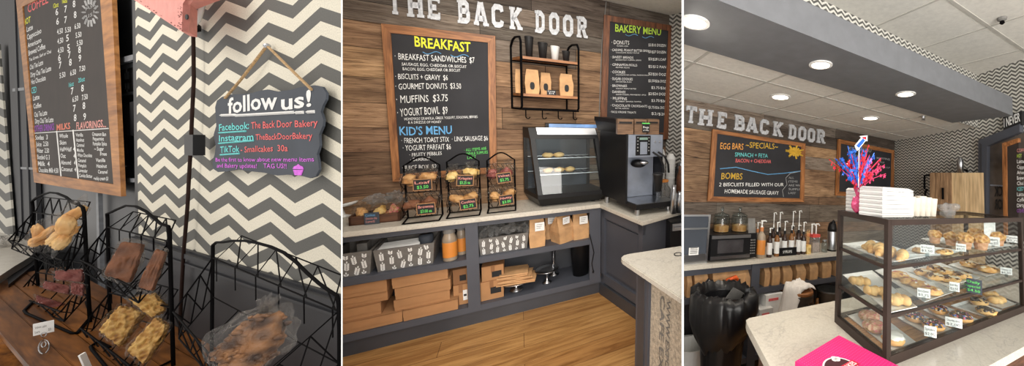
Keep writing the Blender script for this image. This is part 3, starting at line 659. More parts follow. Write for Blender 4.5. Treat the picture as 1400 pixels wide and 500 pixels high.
for xa in (x0, x1 - .028):
    mb = MB(); mb.hexa([(xa, wy + .004, zb), (xa + .028, wy + .004, zb), (xa + .028, wy + .03, zb), (xa, wy + .03, zb)], [(xa, ft, zt - .07), (xa + .028, ft, zt - .07), (xa + .028, ft + .03, zt - .07), (xa, ft + .03, zt - .07)]); part(gw, 'front_post', mb, m['blackpl'])
    mb = MB(); mb.box(xa, xa + .02, wb - .02, wb, zb, zt - .07); part(gw, 'rear_post', mb, m['blackpl'])
mb = MB(); mb.face([(x0 + .03, wy + .012, zb), (x1 - .03, wy + .012, zb), (x1 - .03, ft + .008, zt - .072), (x0 + .03, ft + .008, zt - .072)]); part(gw, 'glass_front', mb, m['glassd'])
mb = MB(); mb.face([(x0 + .003, wy + .03, zb), (x0 + .003, wb - .02, zb), (x0 + .003, wb - .02, zt - .072), (x0 + .003, ft + .03, zt - .072)]); part(gw, 'glass_side', mb, m['glassd'])
for q, zz in enumerate((.33, .62)):
    z_ = zb + (zt - .07 - zb) * zz; yy = wy + .03 + .12 * zz
    mb = MB()
    for i in range(9): mb.tube([(x0 + .02 + (x1 - x0 - .04) * i / 8, yy, z_), (x0 + .02 + (x1 - x0 - .04) * i / 8, wb - .02, z_)], .0016, 4)
    mb.tube([(x0 + .02, yy, z_), (x1 - .02, yy, z_)], .004, 6); mb.tube([(x0 + .02, wb - .02, z_), (x1 - .02, wb - .02, z_)], .003, 6); part(gw, 'wire_shelf', mb, m['steel'])
    for j in range(2 if q else 3):
        c = V((x0 + .07 + .07 * j, wb - .12, z_ + .02)); mb = MB(); mb.blob(c, (.035, .03, .02), .2, 2, 2, j + q * 3)
        solo('pastry', 'pastry %s inside the black glass warmer' % [['at the left on the lower wire shelf', 'second from left on the lower wire shelf', 'third from left on the lower wire shelf'], ['at the left on the upper wire shelf', 'second from left on the upper wire shelf']][q][j], 'pastry', k, mb, m['dough'], c, smooth=True, group='pastries in the warmer')
mb = MB(); mb.box(x0 + .02, x1 - .02, wb - .012, wb - .004, zb, zt - .07); m['bluefilm'] = pm('rear_door_panel', (60, 66, 74), .2, var=.2, sc=5); part(gw, 'rear_panel', mb, m['bluefilm'])
mb = MB(); mb.box(x0 + .06, x0 + .3, wy + .2, wy + .28, zt + .001, zt + .03); mb.box(x0 + .08, x0 + .28, wy + .19, wy + .2, zt + .004, zt + .02)
solo('food_scoop_tray', 'low black tray lying on top of the glass warmer', 'tray', k, mb, m['blackpl'], (x0 + .18, wy + .24, zt), bevel=.004)
mb = MB(); mb.box(x0 + .08, x1 - .04, wy + .175, wy + .185, zt + .004, zt + .03); m['bluep'] = pm('pale_blue_plastic', (120, 160, 215), .3)
solo('blue_lid', 'pale blue plastic lid standing on the glass warmer', 'lid', k, mb, m['bluep'], (x0 + .2, wy + .18, zt))

# espresso machine
ey = 2.35; A = P(k, 857, 272, 1, ey); x0 = A.x; x1 = P(k, 905, 190, 1, ey).x; zb = ZC + .045
zt = P(k, 860, 184, 1, ey).z; yb2 = ey + .34; z3 = P(k, 857, 215, 1, ey).z
em = thing('espresso_machine', 'black and steel automatic espresso machine standing at the counter corner', 'coffee machine', k, ((x0 + x1) / 2, ey + .15, ZC))
SKEW[em.name] = ey
mb = MB(); mb.box(x0 - .01, x1 + .0, ey + .10, yb2, zb + .02, zt); mb.box(x0 - .012, x0, ey - .005, yb2, zb + .02, zt + .004); mb.box(x1, x1 + .01, ey + .0, yb2, zb + .02, zt + .004); part(em, 'body', mb, m['blackpl'], bevel=.004)
mb = MB(); mb.box(x0, x1, ey - .01, ey + .12, z3, zt); part(em, 'control_housing', mb, m['steelb'], bevel=.004)
mb = MB(); mb.box(x0 + .004, x1 - .004, ey + .09, ey + .10, zb + .04, z3); part(em, 'splash_back', mb, m['steelb'])
w_ = x1 - x0; mb = MB(); mb.box(x0 + w_ * .2, x0 + w_ * .62, ey - .014, ey - .01, z3 + .012, zt - .005); kp = part(em, 'keypad', mb, m['blackpl'])
mb = MB(); mb.box(x0 + w_ * .3, x0 + w_ * .53, ey - .016, ey - .013, zt - .035, zt - .018); m['lcd'] = pm('grey_green_display', (130, 160, 150), .3); part(em, 'display', mb, m['lcd'], parent=kp) if False else part(em, 'display', mb, m['lcd'])
mb = MB(); mb.box(x0 + w_ * .32, x0 + w_ * .52, ey - .016, ey - .013, z3 + .02, zt - .05); part(em, 'function_panel', mb, m['steelb'])
for i in range(5):
    for j in (0, 1):
        mb = MB(); mb.lathe([(.005, 0), (.005, .003)], (0, 0, 0), 10); mb.bm.transform(Matrix.Translation((x0 + w_ * (.25 + .32 * j), ey - .013, zt - .02 - i * .023)) @ Matrix.Rotation(PI / 2, 4, 'X')); part(em, 'button', mb, m['steel'])
for i in range(2):
    mb = MB(); mb.lathe([(.007, 0), (.007, .008)], (0, 0, 0), 12); mb.bm.transform(Matrix.Translation((x0 + w_ * (.75 + .15 * i), ey - .008, zt - .05)) @ Matrix.Rotation(PI / 2, 4, 'X')); part(em, 'knob', mb, m['steel'])
mb = MB(); mb.blob(V((x0 + w_ * .42, ey + .045, z3 - .055)), (.05, .045, .03), 0, 1, 3, 0); part(em, 'coffee_spout', mb, m['blackpl'], smooth=True)
mb = MB(); mb.blob(V((x0 + w_ * .5, ey + .018, z3 - .045)), (.034, .03, .017), 0, 1, 3, 0); part(em, 'spout_cap', mb, m['steel'], smooth=True)
for i in (0, 1):
    mb = MB(); a = V((x0 + w_ * (.68 + .16 * i), ey - .02, z3 + .035)); mb.tube([a, a + V((.03, -.03, -.03)), a + V((.055, -.035, -.09)), a + V((.06, -.035, -.15))], .007, 8); part(em, 'steam_wand', mb, m['blackpl'])
mb = MB(); mb.box(x0 - .005, x1 + .06, ey - .12, ey + .12, zb, zb + .035); part(em, 'drip_tray', mb, m['blackpl'], bevel=.004)
mb = MB(); mb.box(x0 + .005, x1 + .04, ey - .11, ey + .1, zb + .035, zb + .038); part(em, 'drip_grille', mb, m['steel'])
for a, b in ((x0 + .02, ey - .09), (x1 + .02, ey - .06), (x0 + .02, yb2 - .04)):
    mb = MB(); mb.lathe([(.014, 0), (.014, .045)], (a, b, ZC), 14); part(em, 'foot', mb, m['steel'], smooth=False)
h0 = P(k, 843, 161, 1, ey + .12); h1 = P(k, 874, 161, 1, ey + .12); zl = zt + .004; hz = h0.z
mb = MB(); mb.hexa([(x0 - .03, ey + .08, zl), (x1 - .02, ey + .08, zl), (x1 - .02, yb2, zl), (x0 - .03, yb2, zl)], [(h0.x, ey + .06, hz - .035), (x1, ey + .06, hz - .035), (x1, yb2, hz - .035), (h0.x, yb2, hz - .035)]); mb.box(h0.x - .005, x1, ey + .055, yb2, hz - .035, hz - .005); part(em, 'bean_hopper', mb, m['blackpl'], bevel=.006)
m['oldbox'] = wood('old_box_wood', (92, 70, 54), (146, 114, 88), 6, 0)
# wooden crates on the machine
for i, (ua, ub, lb) in enumerate(((844, 866, 'small weathered wooden box on the espresso machine, left one'), (867, 884, 'small weathered wooden box on the espresso machine, middle one'), (885, 901, 'small weathered wooden box on the espresso machine, right one'))):
    a = P(k, ua, 184, 1, ey + .01); b = P(k, ub, 163, 1, ey + .01); t = thing('wooden_box', lb, 'wooden box', k, ((a.x + b.x) / 2, ey + .03, zt + .002), group='wooden boxes on the espresso machine')
    mb = MB(); mb.box(a.x, b.x, ey + .005, ey + .05, zt + .002, b.z); part(t, 'box', mb, m['oldbox'], bevel=.002)
    mb = MB(); mb.box(a.x + .01, b.x - .01, ey + .002, ey + .005, b.z - .03, b.z - .018); part(t, 'stencil_mark', mb, m['print'])
mb = MB(); c = P(k, 883, 175, 1, ey - .005); mb.box(c.x - .025, c.x + .025, ey - .008, ey - .004, c.z - .03, c.z + .035)
t = thing('price_sign', 'small chalk sign with green edging propped on the espresso machine', 'sign', k, (c.x, ey - .006, c.z)); part(t, 'card', mb, m['print'])
mb = MB(); put_text(mb, 'Bags', (c.x - .02, ey - .01, c.z), (.04, 0, 0), (0, 0, .014)); put_text(mb, 'of coffee', (c.x - .02, ey - .01, c.z - .02), (.04, 0, 0), (0, 0, .012)); part(t, 'lettering', mb, m['white'])
mb = MB(); mb.box(c.x - .027, c.x + .027, ey - .009, ey - .004, c.z + .03, c.z + .037); part(t, 'edging', mb, m['green'])
# cups and jars right of the machine
def cup(c, r, h, mt, lab, kk, lid=True, name='paper_cup', grp=None, lidmat=None):
    t = thing(name, lab, 'cup', kk, c, group=grp); mb = MB(); mb.lathe([(r * .72, 0), (r, h * .9), (r * 1.03, h * .92), (r, h * .93), (r * .9, h * .9)], c, 20); part(t, 'cup_body', mb, mt, smooth=True)
    if lid: mb = MB(); mb.lathe([(r * 1.06, h * .9), (r * 1.06, h * .95), (r * .92, h), (r * .9, h), (r * .85, h * .97)], c, 20); part(t, 'lid', mb, lidmat or mt, smooth=True)
    return t
def stand(kk, u, v, z, wpx, hpx):
    c = at(kk, u, v, z); s = pxm(kk, c); return c, wpx * s * cosx(kk, c) / 2, hpx * s * .98
m['cupb'] = pm('black_paper_cup', (34, 33, 34), .5)
c = P(k, 899, 261, 1, ey - .07); s = pxm(k, c); r = 7 * s * cosx(k, c); h = 25 * s; cup(c, r, h, m['cupb'], 'black paper cup on the drip tray of the espresso machine', k, True)
for u, v, w, h_, mt, lb in ((916, 256, 13, 46, m['white'], 'tall stack of white cups right of the espresso machine'), (904, 254, 9, 50, m['paper'], 'white paper roll standing behind the black cup'), (928, 258, 12, 34, m['cupb'], 'black cup stack at the right edge beside the partition')):
    c = P(k, u, v, 1, 2.52); h = P(k, u, v - h_, 1, 2.52).z - ZC; c.z = ZC; s = pxm(k, c); r = w * s * cosx(k, c) / 2; t = thing('cup_stack', lb, 'cups', k, c); mb = MB(); mb.lathe([(r * .75, 0)] + [q for i in range(6) for q in ((r, h * (.4 + .1 * i)), (r * .94, h * (.405 + .1 * i)))] + [(r * .5, h)], c, 18); part(t, 'stacked_cups', mb, mt)
for u, v, w, h_, mt, lb in ((907, 268, 20, 20, m['wrap2'], 'clear jar of orange sweetener behind the drip tray'), (930, 272, 12, 46, m['walnut'], 'dark tall bottle at the far right of the espresso counter'), (921, 275, 9, 20, m['steel'], 'small steel frothing jug on the espresso counter'), (929, 281, 9, 18, m['steel'], 'steel shaker closest to the right partition')):
    yj = 2.2 if v > 274 else 2.38; c = P(k, u, v, 1, yj); h = P(k, u, v - h_, 1, yj).z - ZC; c.z = ZC; s = pxm(k, c); r = w * s * cosx(k, c) / 2; t = thing('jar', lb, 'jar', k, c); mb = MB(); mb.lathe([(r, 0), (r, h * .7), (r * .6, h * .85), (r * .6, h)], c, 16); part(t, 'jar_body', mb, mt, smooth=True)
    mb = MB(); mb.lathe([(r * .65, h), (r * .65, h * 1.06)], c, 16); part(t, 'cap', mb, m['steel'] if mt is not m['wrap2'] else m['label'])
# power cable
mb = MB(); y_ = YW - .006
mb.tube([P(k, u, v, 1, y_) for u, v in ((829, 0), (827, 20), (823, 60), (821, 110), (819, 165))], .004, 6)
solo('power_cable', 'thin grey cable running down the boards beside the bakery menu', 'cable', k, mb, m['greyprint'], P(k, 821, 165, 1, y_))
mb = MB(); mb.tube([P(k, u, v, 1, YF - .01) for u, v in ((806, 320), (809, 332), (812, 345), (809, 360), (811, 370))], .0035, 6); mb.blob(P(k, 811, 371, 1, YF - .01), (.007, .006, .012), 0)
part(sh, 'power_cord', mb, m['blackpl'])

# wall rack with cups and coffee bags
ya = YW - .2; A0 = P(k, 713.7, 147, 1, ya); A1 = P(k, 791, 140, 1, ya); x0, x1 = A0.x, A1.x
zt = P(k, 713.7, 50, 1, ya).z; zbm = P(k, 713.7, 149, 1, ya).z; s1 = P(k, 716, 79, 1, ya).z; s2 = P(k, 716, 130, 1, ya).z
wr = thing('wall_shelf', 'black pipe wall rack with two wooden shelves and hooks under the sign', 'wall shelf', k, ((x0 + x1) / 2, YW - .1, zbm))
SKEW[wr.name] = ya
for xx in (x0, x1):
    mb = MB(); mb.tube([(xx, YW - .01, zt - .05), (xx, YW - .05, zt - .01), (xx, YW - .1, zt + .005), (xx, ya + .02, zt), (xx, ya, zt - .03), (xx, ya, zbm + .02), (xx, ya + .02, zbm), (xx, YW - .01, zbm)], .007, 8); mb.tube([(xx, YW - .01, zt - .05), (xx, YW - .01, zbm)], .006, 8); part(wr, 'side_frame', mb, m['blackmetal'])
mb = MB(); mb.tube([(x0, ya, zbm), (x1, ya, zbm)], .007, 8); mb.tube([(x0, YW - .01, zbm), (x1, YW - .01, zbm)], .006, 8); part(wr, 'bottom_rail', mb, m['blackmetal'])
for z_ in (s1, s2):
    mb = MB(); mb.box(x0 + .008, x1 - .008, ya - .004, YW - .01, z_ - .006, z_ + .012); s_ = part(wr, 'wooden_shelf', mb, m['frame'])
    mb = MB(); mb.tube([(x0, ya, z_ - .01), (x1, ya, z_ - .01)], .005, 6); mb.tube([(x0, YW - .01, z_ - .01), (x1, YW - .01, z_ - .01)], .005, 6); part(wr, 'shelf_rail', mb, m['blackmetal'])
for i in range(4):
    xx = x0 + (x1 - x0) * (.06 + .28 * i); mb = MB(); mb.tube([(xx, ya, zbm), (xx, ya, zbm - .05)] + [(xx + .012 * (1 - math.cos(a)), ya, zbm - .05 - .014 * math.sin(a)) for a in (.6, 1.2, 1.8, 2.4, 3.0)], .0035, 6); part(wr, 'hook', mb, m['blackmetal'])
for i, (a, b, v0, v1, mt, lb) in enumerate(((90, 138, 25, 137, m['cupb'], 'tallest black coffee cup, leftmost on the wall rack'), (162, 215, 55, 142, m['cupb'], 'medium black coffee cup second on the wall rack'), (230, 280, 75, 150, m['white'], 'white lidded coffee cup on the wall rack'), (293, 338, 98, 154, m['cupb'], 'smallest black coffee cup, rightmost on the wall rack'))):
    u = 695 + (a + b) / 8; yy = ya + .05; c = P(k, u, 40 + v1 / 4, 1, yy); c.z = s1 + .013; s = pxm(k, c); t = cup(c, (b - a) / 4 * s * .42, (v1 - v0) / 4 * s, mt, lb, k, True, grp='coffee cups on the wall rack')
def kraft_bag(c, w, d, h, lab, kk, grp, badge=None, yaw=0, name='coffee_bag', cat='paper bag', fold=.2, seed=0, tilt=0):
    t = thing(name, lab, cat, kk, c, yaw=yaw, group=grp); mb = MB(); hw, hd = w / 2, d / 2
    # bag body with gussets folding to a ridge
    nz = 7; rings = []
    rnd = random.Random(seed)
    for i in range(nz + 1):
        f = i / nz; z = h * f; sq = 1.0 if f < .55 else 1 - (f - .55) / .45 * .82
        bul = 1 + .09 * math.sin(PI * min(1, f * 1.3)); jx = rnd.uniform(-.03, .03) * w * (i > 0)
        ww = hw * bul * (1 if f < .75 else 1 - .12 * (f - .75) * 4); dd = hd * sq * bul
        lean = tilt * f * h
        rings.append([mb.bm.verts.new((x + jx, y + lean, z)) for x, y in ((-ww, -dd), (-ww * .3, -dd * 1.1), (ww * .4, -dd * 1.06), (ww, -dd), (ww * (.97 - .25 * (f > .5) * (f - .5)), 0), (ww, dd), (0, dd * 1.05), (-ww, dd), (-ww * (.97 - .25 * (f > .5) * (f - .5)), 0))])
    n = len(rings[0])
    for a, b in zip(rings, rings[1:]):
        for j in range(n): mb.bm.faces.new((a[j], a[(j + 1) % n], b[(j + 1) % n], b[j]))
    mb.bm.faces.new(rings[0][::-1]); mb.bm.faces.new(rings[-1])
    part(t, 'bag_body', mb, m['kraft'], local=True)
    if badge:
        mt, bw, bh, bz = badge; mb = MB(); y_ = -hd * 1.22; bulge = 0
        if mt == 'round': mb.prism([(bw / 2 * math.cos(a) * (1), y_, bz + bh / 2 * max(-1, min(1, 1.2 * math.sin(a)))) for a in [2 * PI * i / 16 for i in range(16)]], (0, .004, 0)); part(t, 'badge', mb, m['print'], local=True)
        else:
            mb.box(bw * mt[1] - bw / 2, bw * mt[1] + bw / 2, y_, y_ + .003, bz - bh / 2, bz + bh / 2); part(t, 'paper_label', mb, m['paper'], local=True)
            mb = MB()
            for q in range(3): mb.box(bw * mt[1] - bw * .35, bw * mt[1] + bw * (.3 - .1 * q), y_ - .001, y_, bz + bh * (.25 - .22 * q), bz + bh * (.3 - .22 * q))
            part(t, 'label_print', mb, m['greyprint'], local=True)
    return t
for i, (a, b, v0, v1, lb) in enumerate(((38, 78, 228, 358, 'kraft coffee bag half hidden at the left end of the wall rack'), (90, 172, 215, 348, 'kraft coffee bag with dark badge, left on the lower rack shelf'), (172, 236, 228, 348, 'kraft coffee bag in the middle of the lower rack shelf'), (275, 358, 232, 352, 'kraft coffee bag with dark badge, right on the lower rack shelf'))):
    yy = ya + (.045 if i in (1, 3) else .1); u = 695 + (a + b) / 8; c = P(k, u, 40 + v1 / 4, 1, yy); c.z = s2 + .013; s = pxm(k, c)
    kraft_bag(c, (b - a) / 4 * s * .72, .06, (v1 - v0) / 4 * s * .98, lb, k, 'coffee bags on the wall rack', ('round', .028, .05, .055) if i else None, seed=i)
mb = MB(); c = P(k, 754, 124, 1, ya + .012); c.z = s2 + .013; mb.M = Matrix.Translation(c) @ Matrix.Rotation(-.2, 4, 'X'); mb.box(-.028, .028, 0, .004, 0, .036)
t = thing('price_sign', 'tiny black chalk sign leaning on coffee bags on the wall rack', 'sign', k, c); part(t, 'card', mb, m['slate'])
mb = MB(); mb.M = Matrix.Translation(c) @ Matrix.Rotation(-.2, 4, 'X'); put_text(mb, '12 oz bags', (-.022, -.001, .021), (.044, 0, 0), (0, 0, .01)); put_text(mb, '$14', (-.015, -.001, .006), (.03, 0, 0), (0, 0, .01)); part(t, 'lettering', mb, m['white'])

# ---- things on the cabinet shelves
def leaf_basket(u0, vt0, u1, vt1, u0b, vb0, u1b, vb1, y, lab, depth=.2, contents=None):
    # front face pixel corners; tapered fabric bin
    zs = -1.048; B0 = P(k, u0b, vb0, 1, y); B1 = P(k, u1b, vb1, 1, y); T0 = P(k, u0, vt0, 1, y - .01); T1 = P(k, u1, vt1, 1, y - .01)
    zt = (T0.z + T1.z) / 2; t = thing('storage_basket', lab, 'basket', k, ((B0.x + B1.x) / 2, y + depth / 2, zs), group='leaf patterned baskets on the middle shelf')
    b = [(B0.x, y, zs), (B1.x, y, zs), (B1.x, y + depth, zs), (B0.x, y + depth, zs)]; tp = [(T0.x, y - .01, zt), (T1.x, y - .01, zt), (T1.x, y + depth + .01, zt), (T0.x, y + depth + .01, zt)]
    mb = MB(); vb = [mb.bm.verts.new(p) for p in b]; vt = [mb.bm.verts.new(p) for p in tp]
    iv = [mb.bm.verts.new((p[0] + (.01 if i in (0, 3) else -.01), p[1] + (.01 if i < 2 else -.01), p[2])) for i, p in enumerate(tp)]; ib = [mb.bm.verts.new((p[0] + (.012 if i in (0, 3) else -.012), p[1] + (.012 if i < 2 else -.012), p[2] + .01)) for i, p in enumerate(b)]
    mb.bm.faces.new(vb[::-1]); mb.bm.faces.new(ib)
    for i in range(4):
        j = (i + 1) % 4; mb.bm.faces.new((vb[i], vb[j], vt[j], vt[i])); mb.bm.faces.new((vt[i], vt[j], iv[j], iv[i])); mb.bm.faces.new((iv[i], iv[j], ib[j], ib[i]))
    m.setdefault('felt', pm('grey_basket_fabric', (118, 114, 110), .9, var=.06, sc=40)); part(t, 'fabric_shell', mb, m['felt'])
    mb = MB(); rnd = random.Random(int(u0)); W = B1.x - B0.x; n = max(3, int(round(W / .036))); H = zt - zs
    def leaf(o, d, l_, w_):
        nrm = V((-d.z, 0, d.x)); pts = [o, o + d * l_ * .35 + nrm * w_ * .8, o + d * l_ * .7 + nrm * w_, o + d * l_, o + d * l_ * .7 - nrm * w_, o + d * l_ * .35 - nrm * w_ * .8]
        pts = [V((o.x + (p.x - o.x) * .62, p.y, p.z)) for p in pts]
        if max(p.z for p in pts) < zt - .003 and min(p.z for p in pts) > zs + .002 and min(p.x for p in pts) > B0.x + .002 and max(p.x for p in pts) < B1.x - .002:
            for p in pts: p.y = y - .0025 - .01 * (p.z - zs) / H
            mb.face(pts)
    for ci in range(n):
        for rj in range(3):
            x_ = B0.x + W * (ci + .5 + rnd.uniform(-.1, .1)) / n; z0 = zs + .004 + H * (rj / 2.15 - (.22 if ci % 2 else 0)); an = rnd.uniform(-.35, .35); hh = H * .3
            dv = V((math.sin(an), 0, math.cos(an))); sv = V((math.cos(an), 0, -math.sin(an))); base = V((x_, y, z0))
            for q in range(4):
                o = base + V((dv.x * .6, 0, dv.z)) * hh * q / 4
                for sg in (-1, 1): leaf(o, (dv * .7 + sv * sg * .75).normalized(), H * .15, H * .04)
            leaf(base + V((dv.x * .6, 0, dv.z)) * hh, dv, H * .12, H * .035)
    part(t, 'leaf_print', mb, m['paper'])
    return t, T0.x, T1.x, zt
t, a, b, zt = leaf_basket(452, 350, 508, 342, 455, 386, 506, 375, YF + .035, 'leaf patterned basket, leftmost on the middle shelf, holding a grey pouch')
mb = MB(); mb.box(a + .08, b - .03, YF + .08, YF + .14, zt - .08, zt + .03); solo('grey_pouch', 'grey pouch with a green mark inside the leftmost leaf basket', 'pouch', k, mb, m['greyprint'], ((a + b) / 2, YF + .1, zt - .08), bevel=.004)
t, a, b, zt = leaf_basket(510, 345, 593.5, 330, 516.5, 371, 592, 357, YF + .035, 'wide leaf patterned basket of white cup sleeves, between two other baskets')
mb = MB()
for q in range(6): mb.prism([(a + .012, YF + .045 + .02 * q, zt - .09), (b - .07, YF + .045 + .02 * q, zt - .09), (b - .07, YF + .05 + .02 * q, zt + .004), (a + .012, YF + .05 + .02 * q, zt - .002)], (0, .003, 0))
solo('paper_stack', 'white papers standing in the wide leaf basket', 'papers', k, mb, m['paper'], ((a + b) / 2, YF + .1, zt - .09))
mb = MB(); mb.lathe([(.03, 0), (.034, .1), (.03, .11)], (b - .045, YF + .09, zt - .07), 16); solo('dark_cup', 'dark blue cup at the right end of the wide leaf basket', 'cup', k, mb, m['slateB'], (b - .045, YF + .09, zt - .07), smooth=True)
t, a, b, zt = leaf_basket(654, 327, 722.5, 318, 657, 351.5, 720.5, 343, YF + .035, 'leaf patterned basket full of clear bags, right of the wooden upright')
mb = MB(); 
for q in range(4): crumple(mb, V((a + (b - a) * (.15 + .24 * q), YF + .13, zt + .02)), .05, .08, .04, q + 3, amp=.4)
solo('clear_bags', 'bunch of clear plastic bags inside the basket right of the upright', 'plastic bags', k, mb, m['wrap2'], ((a + b) / 2, YF + .13, zt - .02))
def bottle(c, r, h, lab, kk, body, cap, lbl, grp=None, neck=.35, pump=False, cat='bottle'):
    t = thing('bottle', lab, cat, kk, c, group=grp); mb = MB(); mb.lathe([(r * .94, 0), (r, h * .03), (r, h * .66), (r * .9, h * .74), (r * neck, h * .84), (r * neck, h * .9)], c, 20); part(t, 'bottle_body', mb, body, smooth=True)
    mb = MB(); mb.lathe([(r * neck * 1.15, h * .87), (r * neck * 1.15, h), (r * neck, h)], c, 16); part(t, 'cap', mb, cap)
    if lbl: mb = MB(); mb.lathe([(r * 1.012, h * .12), (r * 1.02, h * .13), (r * 1.02, h * .58), (r * 1.012, h * .59)], c, 20); part(t, 'label', mb, lbl, smooth=True)
    if pump:
        mb = MB(); q = c + V((0, 0, h)); mb.tube([q, q + V((0, 0, pump * .5))], r * .13, 6); mb.tube([q + V((0, 0, pump * .5)), q + V((0, 0, pump * .9))], r * .2, 6); mb.tube([q + V((-r * .3, 0, pump * .93)), q + V((r * .9, 0, pump * .97)), q + V((r * 1.2, 0, pump * .85))], r * .16, 6); mb.lathe([(r * .28, 0), (r * .25, pump * .2)], q, 10); part(t, 'pump_head', mb, m['white'])
    return t
m['amber'] = pm('tan_syrup', (158, 142, 124), .3); 
for u, v, w, h_, lb, y_ in ((616, 357, 19.5, 45, 'fat tan chai bottle with orange label beside the wooden upright', .05), (632, 351, 14, 40, 'tan chai bottle with orange label, further back next to the upright', .12)):
    c = P(k, u, v, 1, YF + y_); c.z = -1.048; s = pxm(k, c); bottle(c, w * s * cosx(k, c) / 2 * 1.05, h_ * s * .98, lb, k, m['amber'], m['greyprint'], m['label'], 'chai bottles on the middle shelf', neck=.72)
for i, (u0, u1, vb, vt, y_, lb) in enumerate(((722, 746, 339, 298, .03, 'kraft bag with white label beside the right leaf basket'), (744, 758, 330, 296, .15, 'kraft bag tucked behind, between two bigger bags'), (755, 783, 334, 298, .03, 'kraft bag leaning open sideways on the middle shelf'), (780, 806, 328, 294, .05, 'kraft bag with white label, rightmost on the middle shelf'))):
    c = P(k, (u0 + u1) / 2, vb, 1, YF + y_ + .04); c.z = -1.048; s = pxm(k, c)
    kraft_bag(c, (u1 - u0) * s * .7, .1, (vb - vt) * s * .98, lb, k, 'kraft bags on the middle shelf', ((0, .25 if i != 2 else -.1), .055, .06, .15) if i != 2 else ((0, -.2), .05, .05, .17), seed=i + 10, yaw=(.5 if i == 2 else .05))
# cardboard boxes on the bottom shelf
zs = -1.37
def carton(kk, y, u0, vt, u1, vb, lab, name='cardboard_box', z0=None, d=.25, mt='card', grp='flat cardboard bakery boxes', flap=True, cat='box', prnt=False, yaw=0.0):
    a = P(kk, u0, vb, 1, y); b = P(kk, u1, vb, 1, y); c = P(kk, u0, vt, 1, y); h = c.z - a.z
    z0 = a.z if z0 is None else z0; t = thing(name, lab, cat, kk, ((a.x + b.x) / 2, y, z0), group=grp, yaw=yaw); hw = (b.x - a.x) / 2
    mb = MB(); mb.box(-hw, hw, 0, d, 0, h); part(t, 'carton', mb, m[mt], local=True, bevel=.002)
    mb = MB()
    if flap: mb.box(-hw - .002, hw + .002, -.003, .0, h * .55, h * 1.02); mb.box(-hw, hw, -.003, d, h, h + .002)
    else: mb.box(-hw, hw, -.001, 0, h * .48, h * .52); mb.box(-.012, .012, -.002, d, h, h + .001)
    part(t, 'flap', mb, m[mt], local=True)
    if prnt: mb = MB(); mb.box(0, hw * .8, -.004, -.001, h * .3, h * .7); part(t, 'printed_mark', mb, m['print'], local=True)
    return t, h
def stack(specs, lab, mt='card'):
    z = zs + .001
    for i, (u0, u1, vl, vh, y_, lb, ya_) in enumerate(specs):
        a = P(k, u0, vl, 1, YF + y_); b = P(k, u1, vl, 1, YF + y_); h = pxm(k, a) * vh; hw = (b.x - a.x) / 2
        t = thing('cardboard_box', lb, 'box', k, ((a.x + b.x) / 2, YF + y_, z), group='flat cardboard bakery boxes', yaw=ya_)
        mb = MB(); mb.box(-hw, hw, 0, .24, 0, h); part(t, 'carton', mb, m['card'], local=True, bevel=.002)
        mb = MB(); mb.box(-hw - .001, hw + .001, -.003, 0, h * .35, h + .003); mb.box(-hw, hw, -.003, .22, h, h + .003); part(t, 'lid_flap', mb, m['card'], local=True)
        z += h + .004
stack([(440, 551, 450, 16.5, .01, 'flat cardboard box at the bottom of the left stack', 0), (440, 522, 440, 18, .02, 'flat cardboard box second from the bottom of the left stack', .02), (440, 531, 420, 14, .03, 'thin cardboard box second from the top of the left stack', 0), (440, 530, 405, 18, .02, 'flat cardboard box on top of the left stack', -.02)], '')
stack([(552, 627, 440, 15, .01, 'flat cardboard box at the bottom of the right stack', 0), (540, 616, 428, 15, .025, 'flat cardboard box second from the bottom of the right stack', .02), (541, 617, 412, 16, .02, 'flat cardboard box second from the top of the right stack', -.01), (537, 613, 395, 16, .02, 'creased cardboard box on top of the right stack', .02)], '')
def boxes(lst):
    for u0, u1, vb, vt, y_, z0, lb, mt, pr in lst:
        a = P(k, u0, vb, 1, YF + y_); b = P(k, u1, vb, 1, YF + y_); h = pxm(k, a) * (vb - vt); z0 = zs + .001 if z0 is None else z0; hw = (b.x - a.x) / 2
        t = thing('cardboard_box', lb, 'box', k, ((a.x + b.x) / 2, YF + y_, z0), group='cardboard boxes either side of the upright')
        mb = MB(); mb.box(-hw, hw, 0, .16, 0, h); part(t, 'carton', mb, m[mt], local=True, bevel=.003)
        mb = MB(); mb.box(-hw, hw, -.001, .16, h * .985, h + .001); mb.box(-.01, .01, -.002, .16, h * .6, h + .002); part(t, 'tape', mb, m['card2'], local=True)
        if pr == 'label': mb = MB(); mb.box(hw * .3, hw * .9, -.003, -.001, h * .2, h * .7); part(t, 'paper_label', mb, m['paper'], local=True)
        if pr: mb = MB(); mb.box(-hw * .1, hw * .8, -.002, -.001, h * .3, h * .65) if pr == 'print' else mb.box(hw * .4, hw * .8, -.004, -.003, h * .4, h * .5); part(t, 'printed_mark', mb, m['print'], local=True)
boxes([(621, 641, 424, 395, .06, None, 'cardboard box with white label on the bottom shelf, left of the upright', 'card', 'label'), (620, 640, 396, 372, .07, zs + .125, 'darker cardboard box stacked above the labelled one', 'card2', 'print'),
       (656, 689, 412, 385, .04, None, 'cardboard box with printed panel under the open carton', 'card', 'print'), (659, 689, 386, 362, .045, zs + .118, 'small carton with a black badge stacked right of the upright', 'card', 'print')])
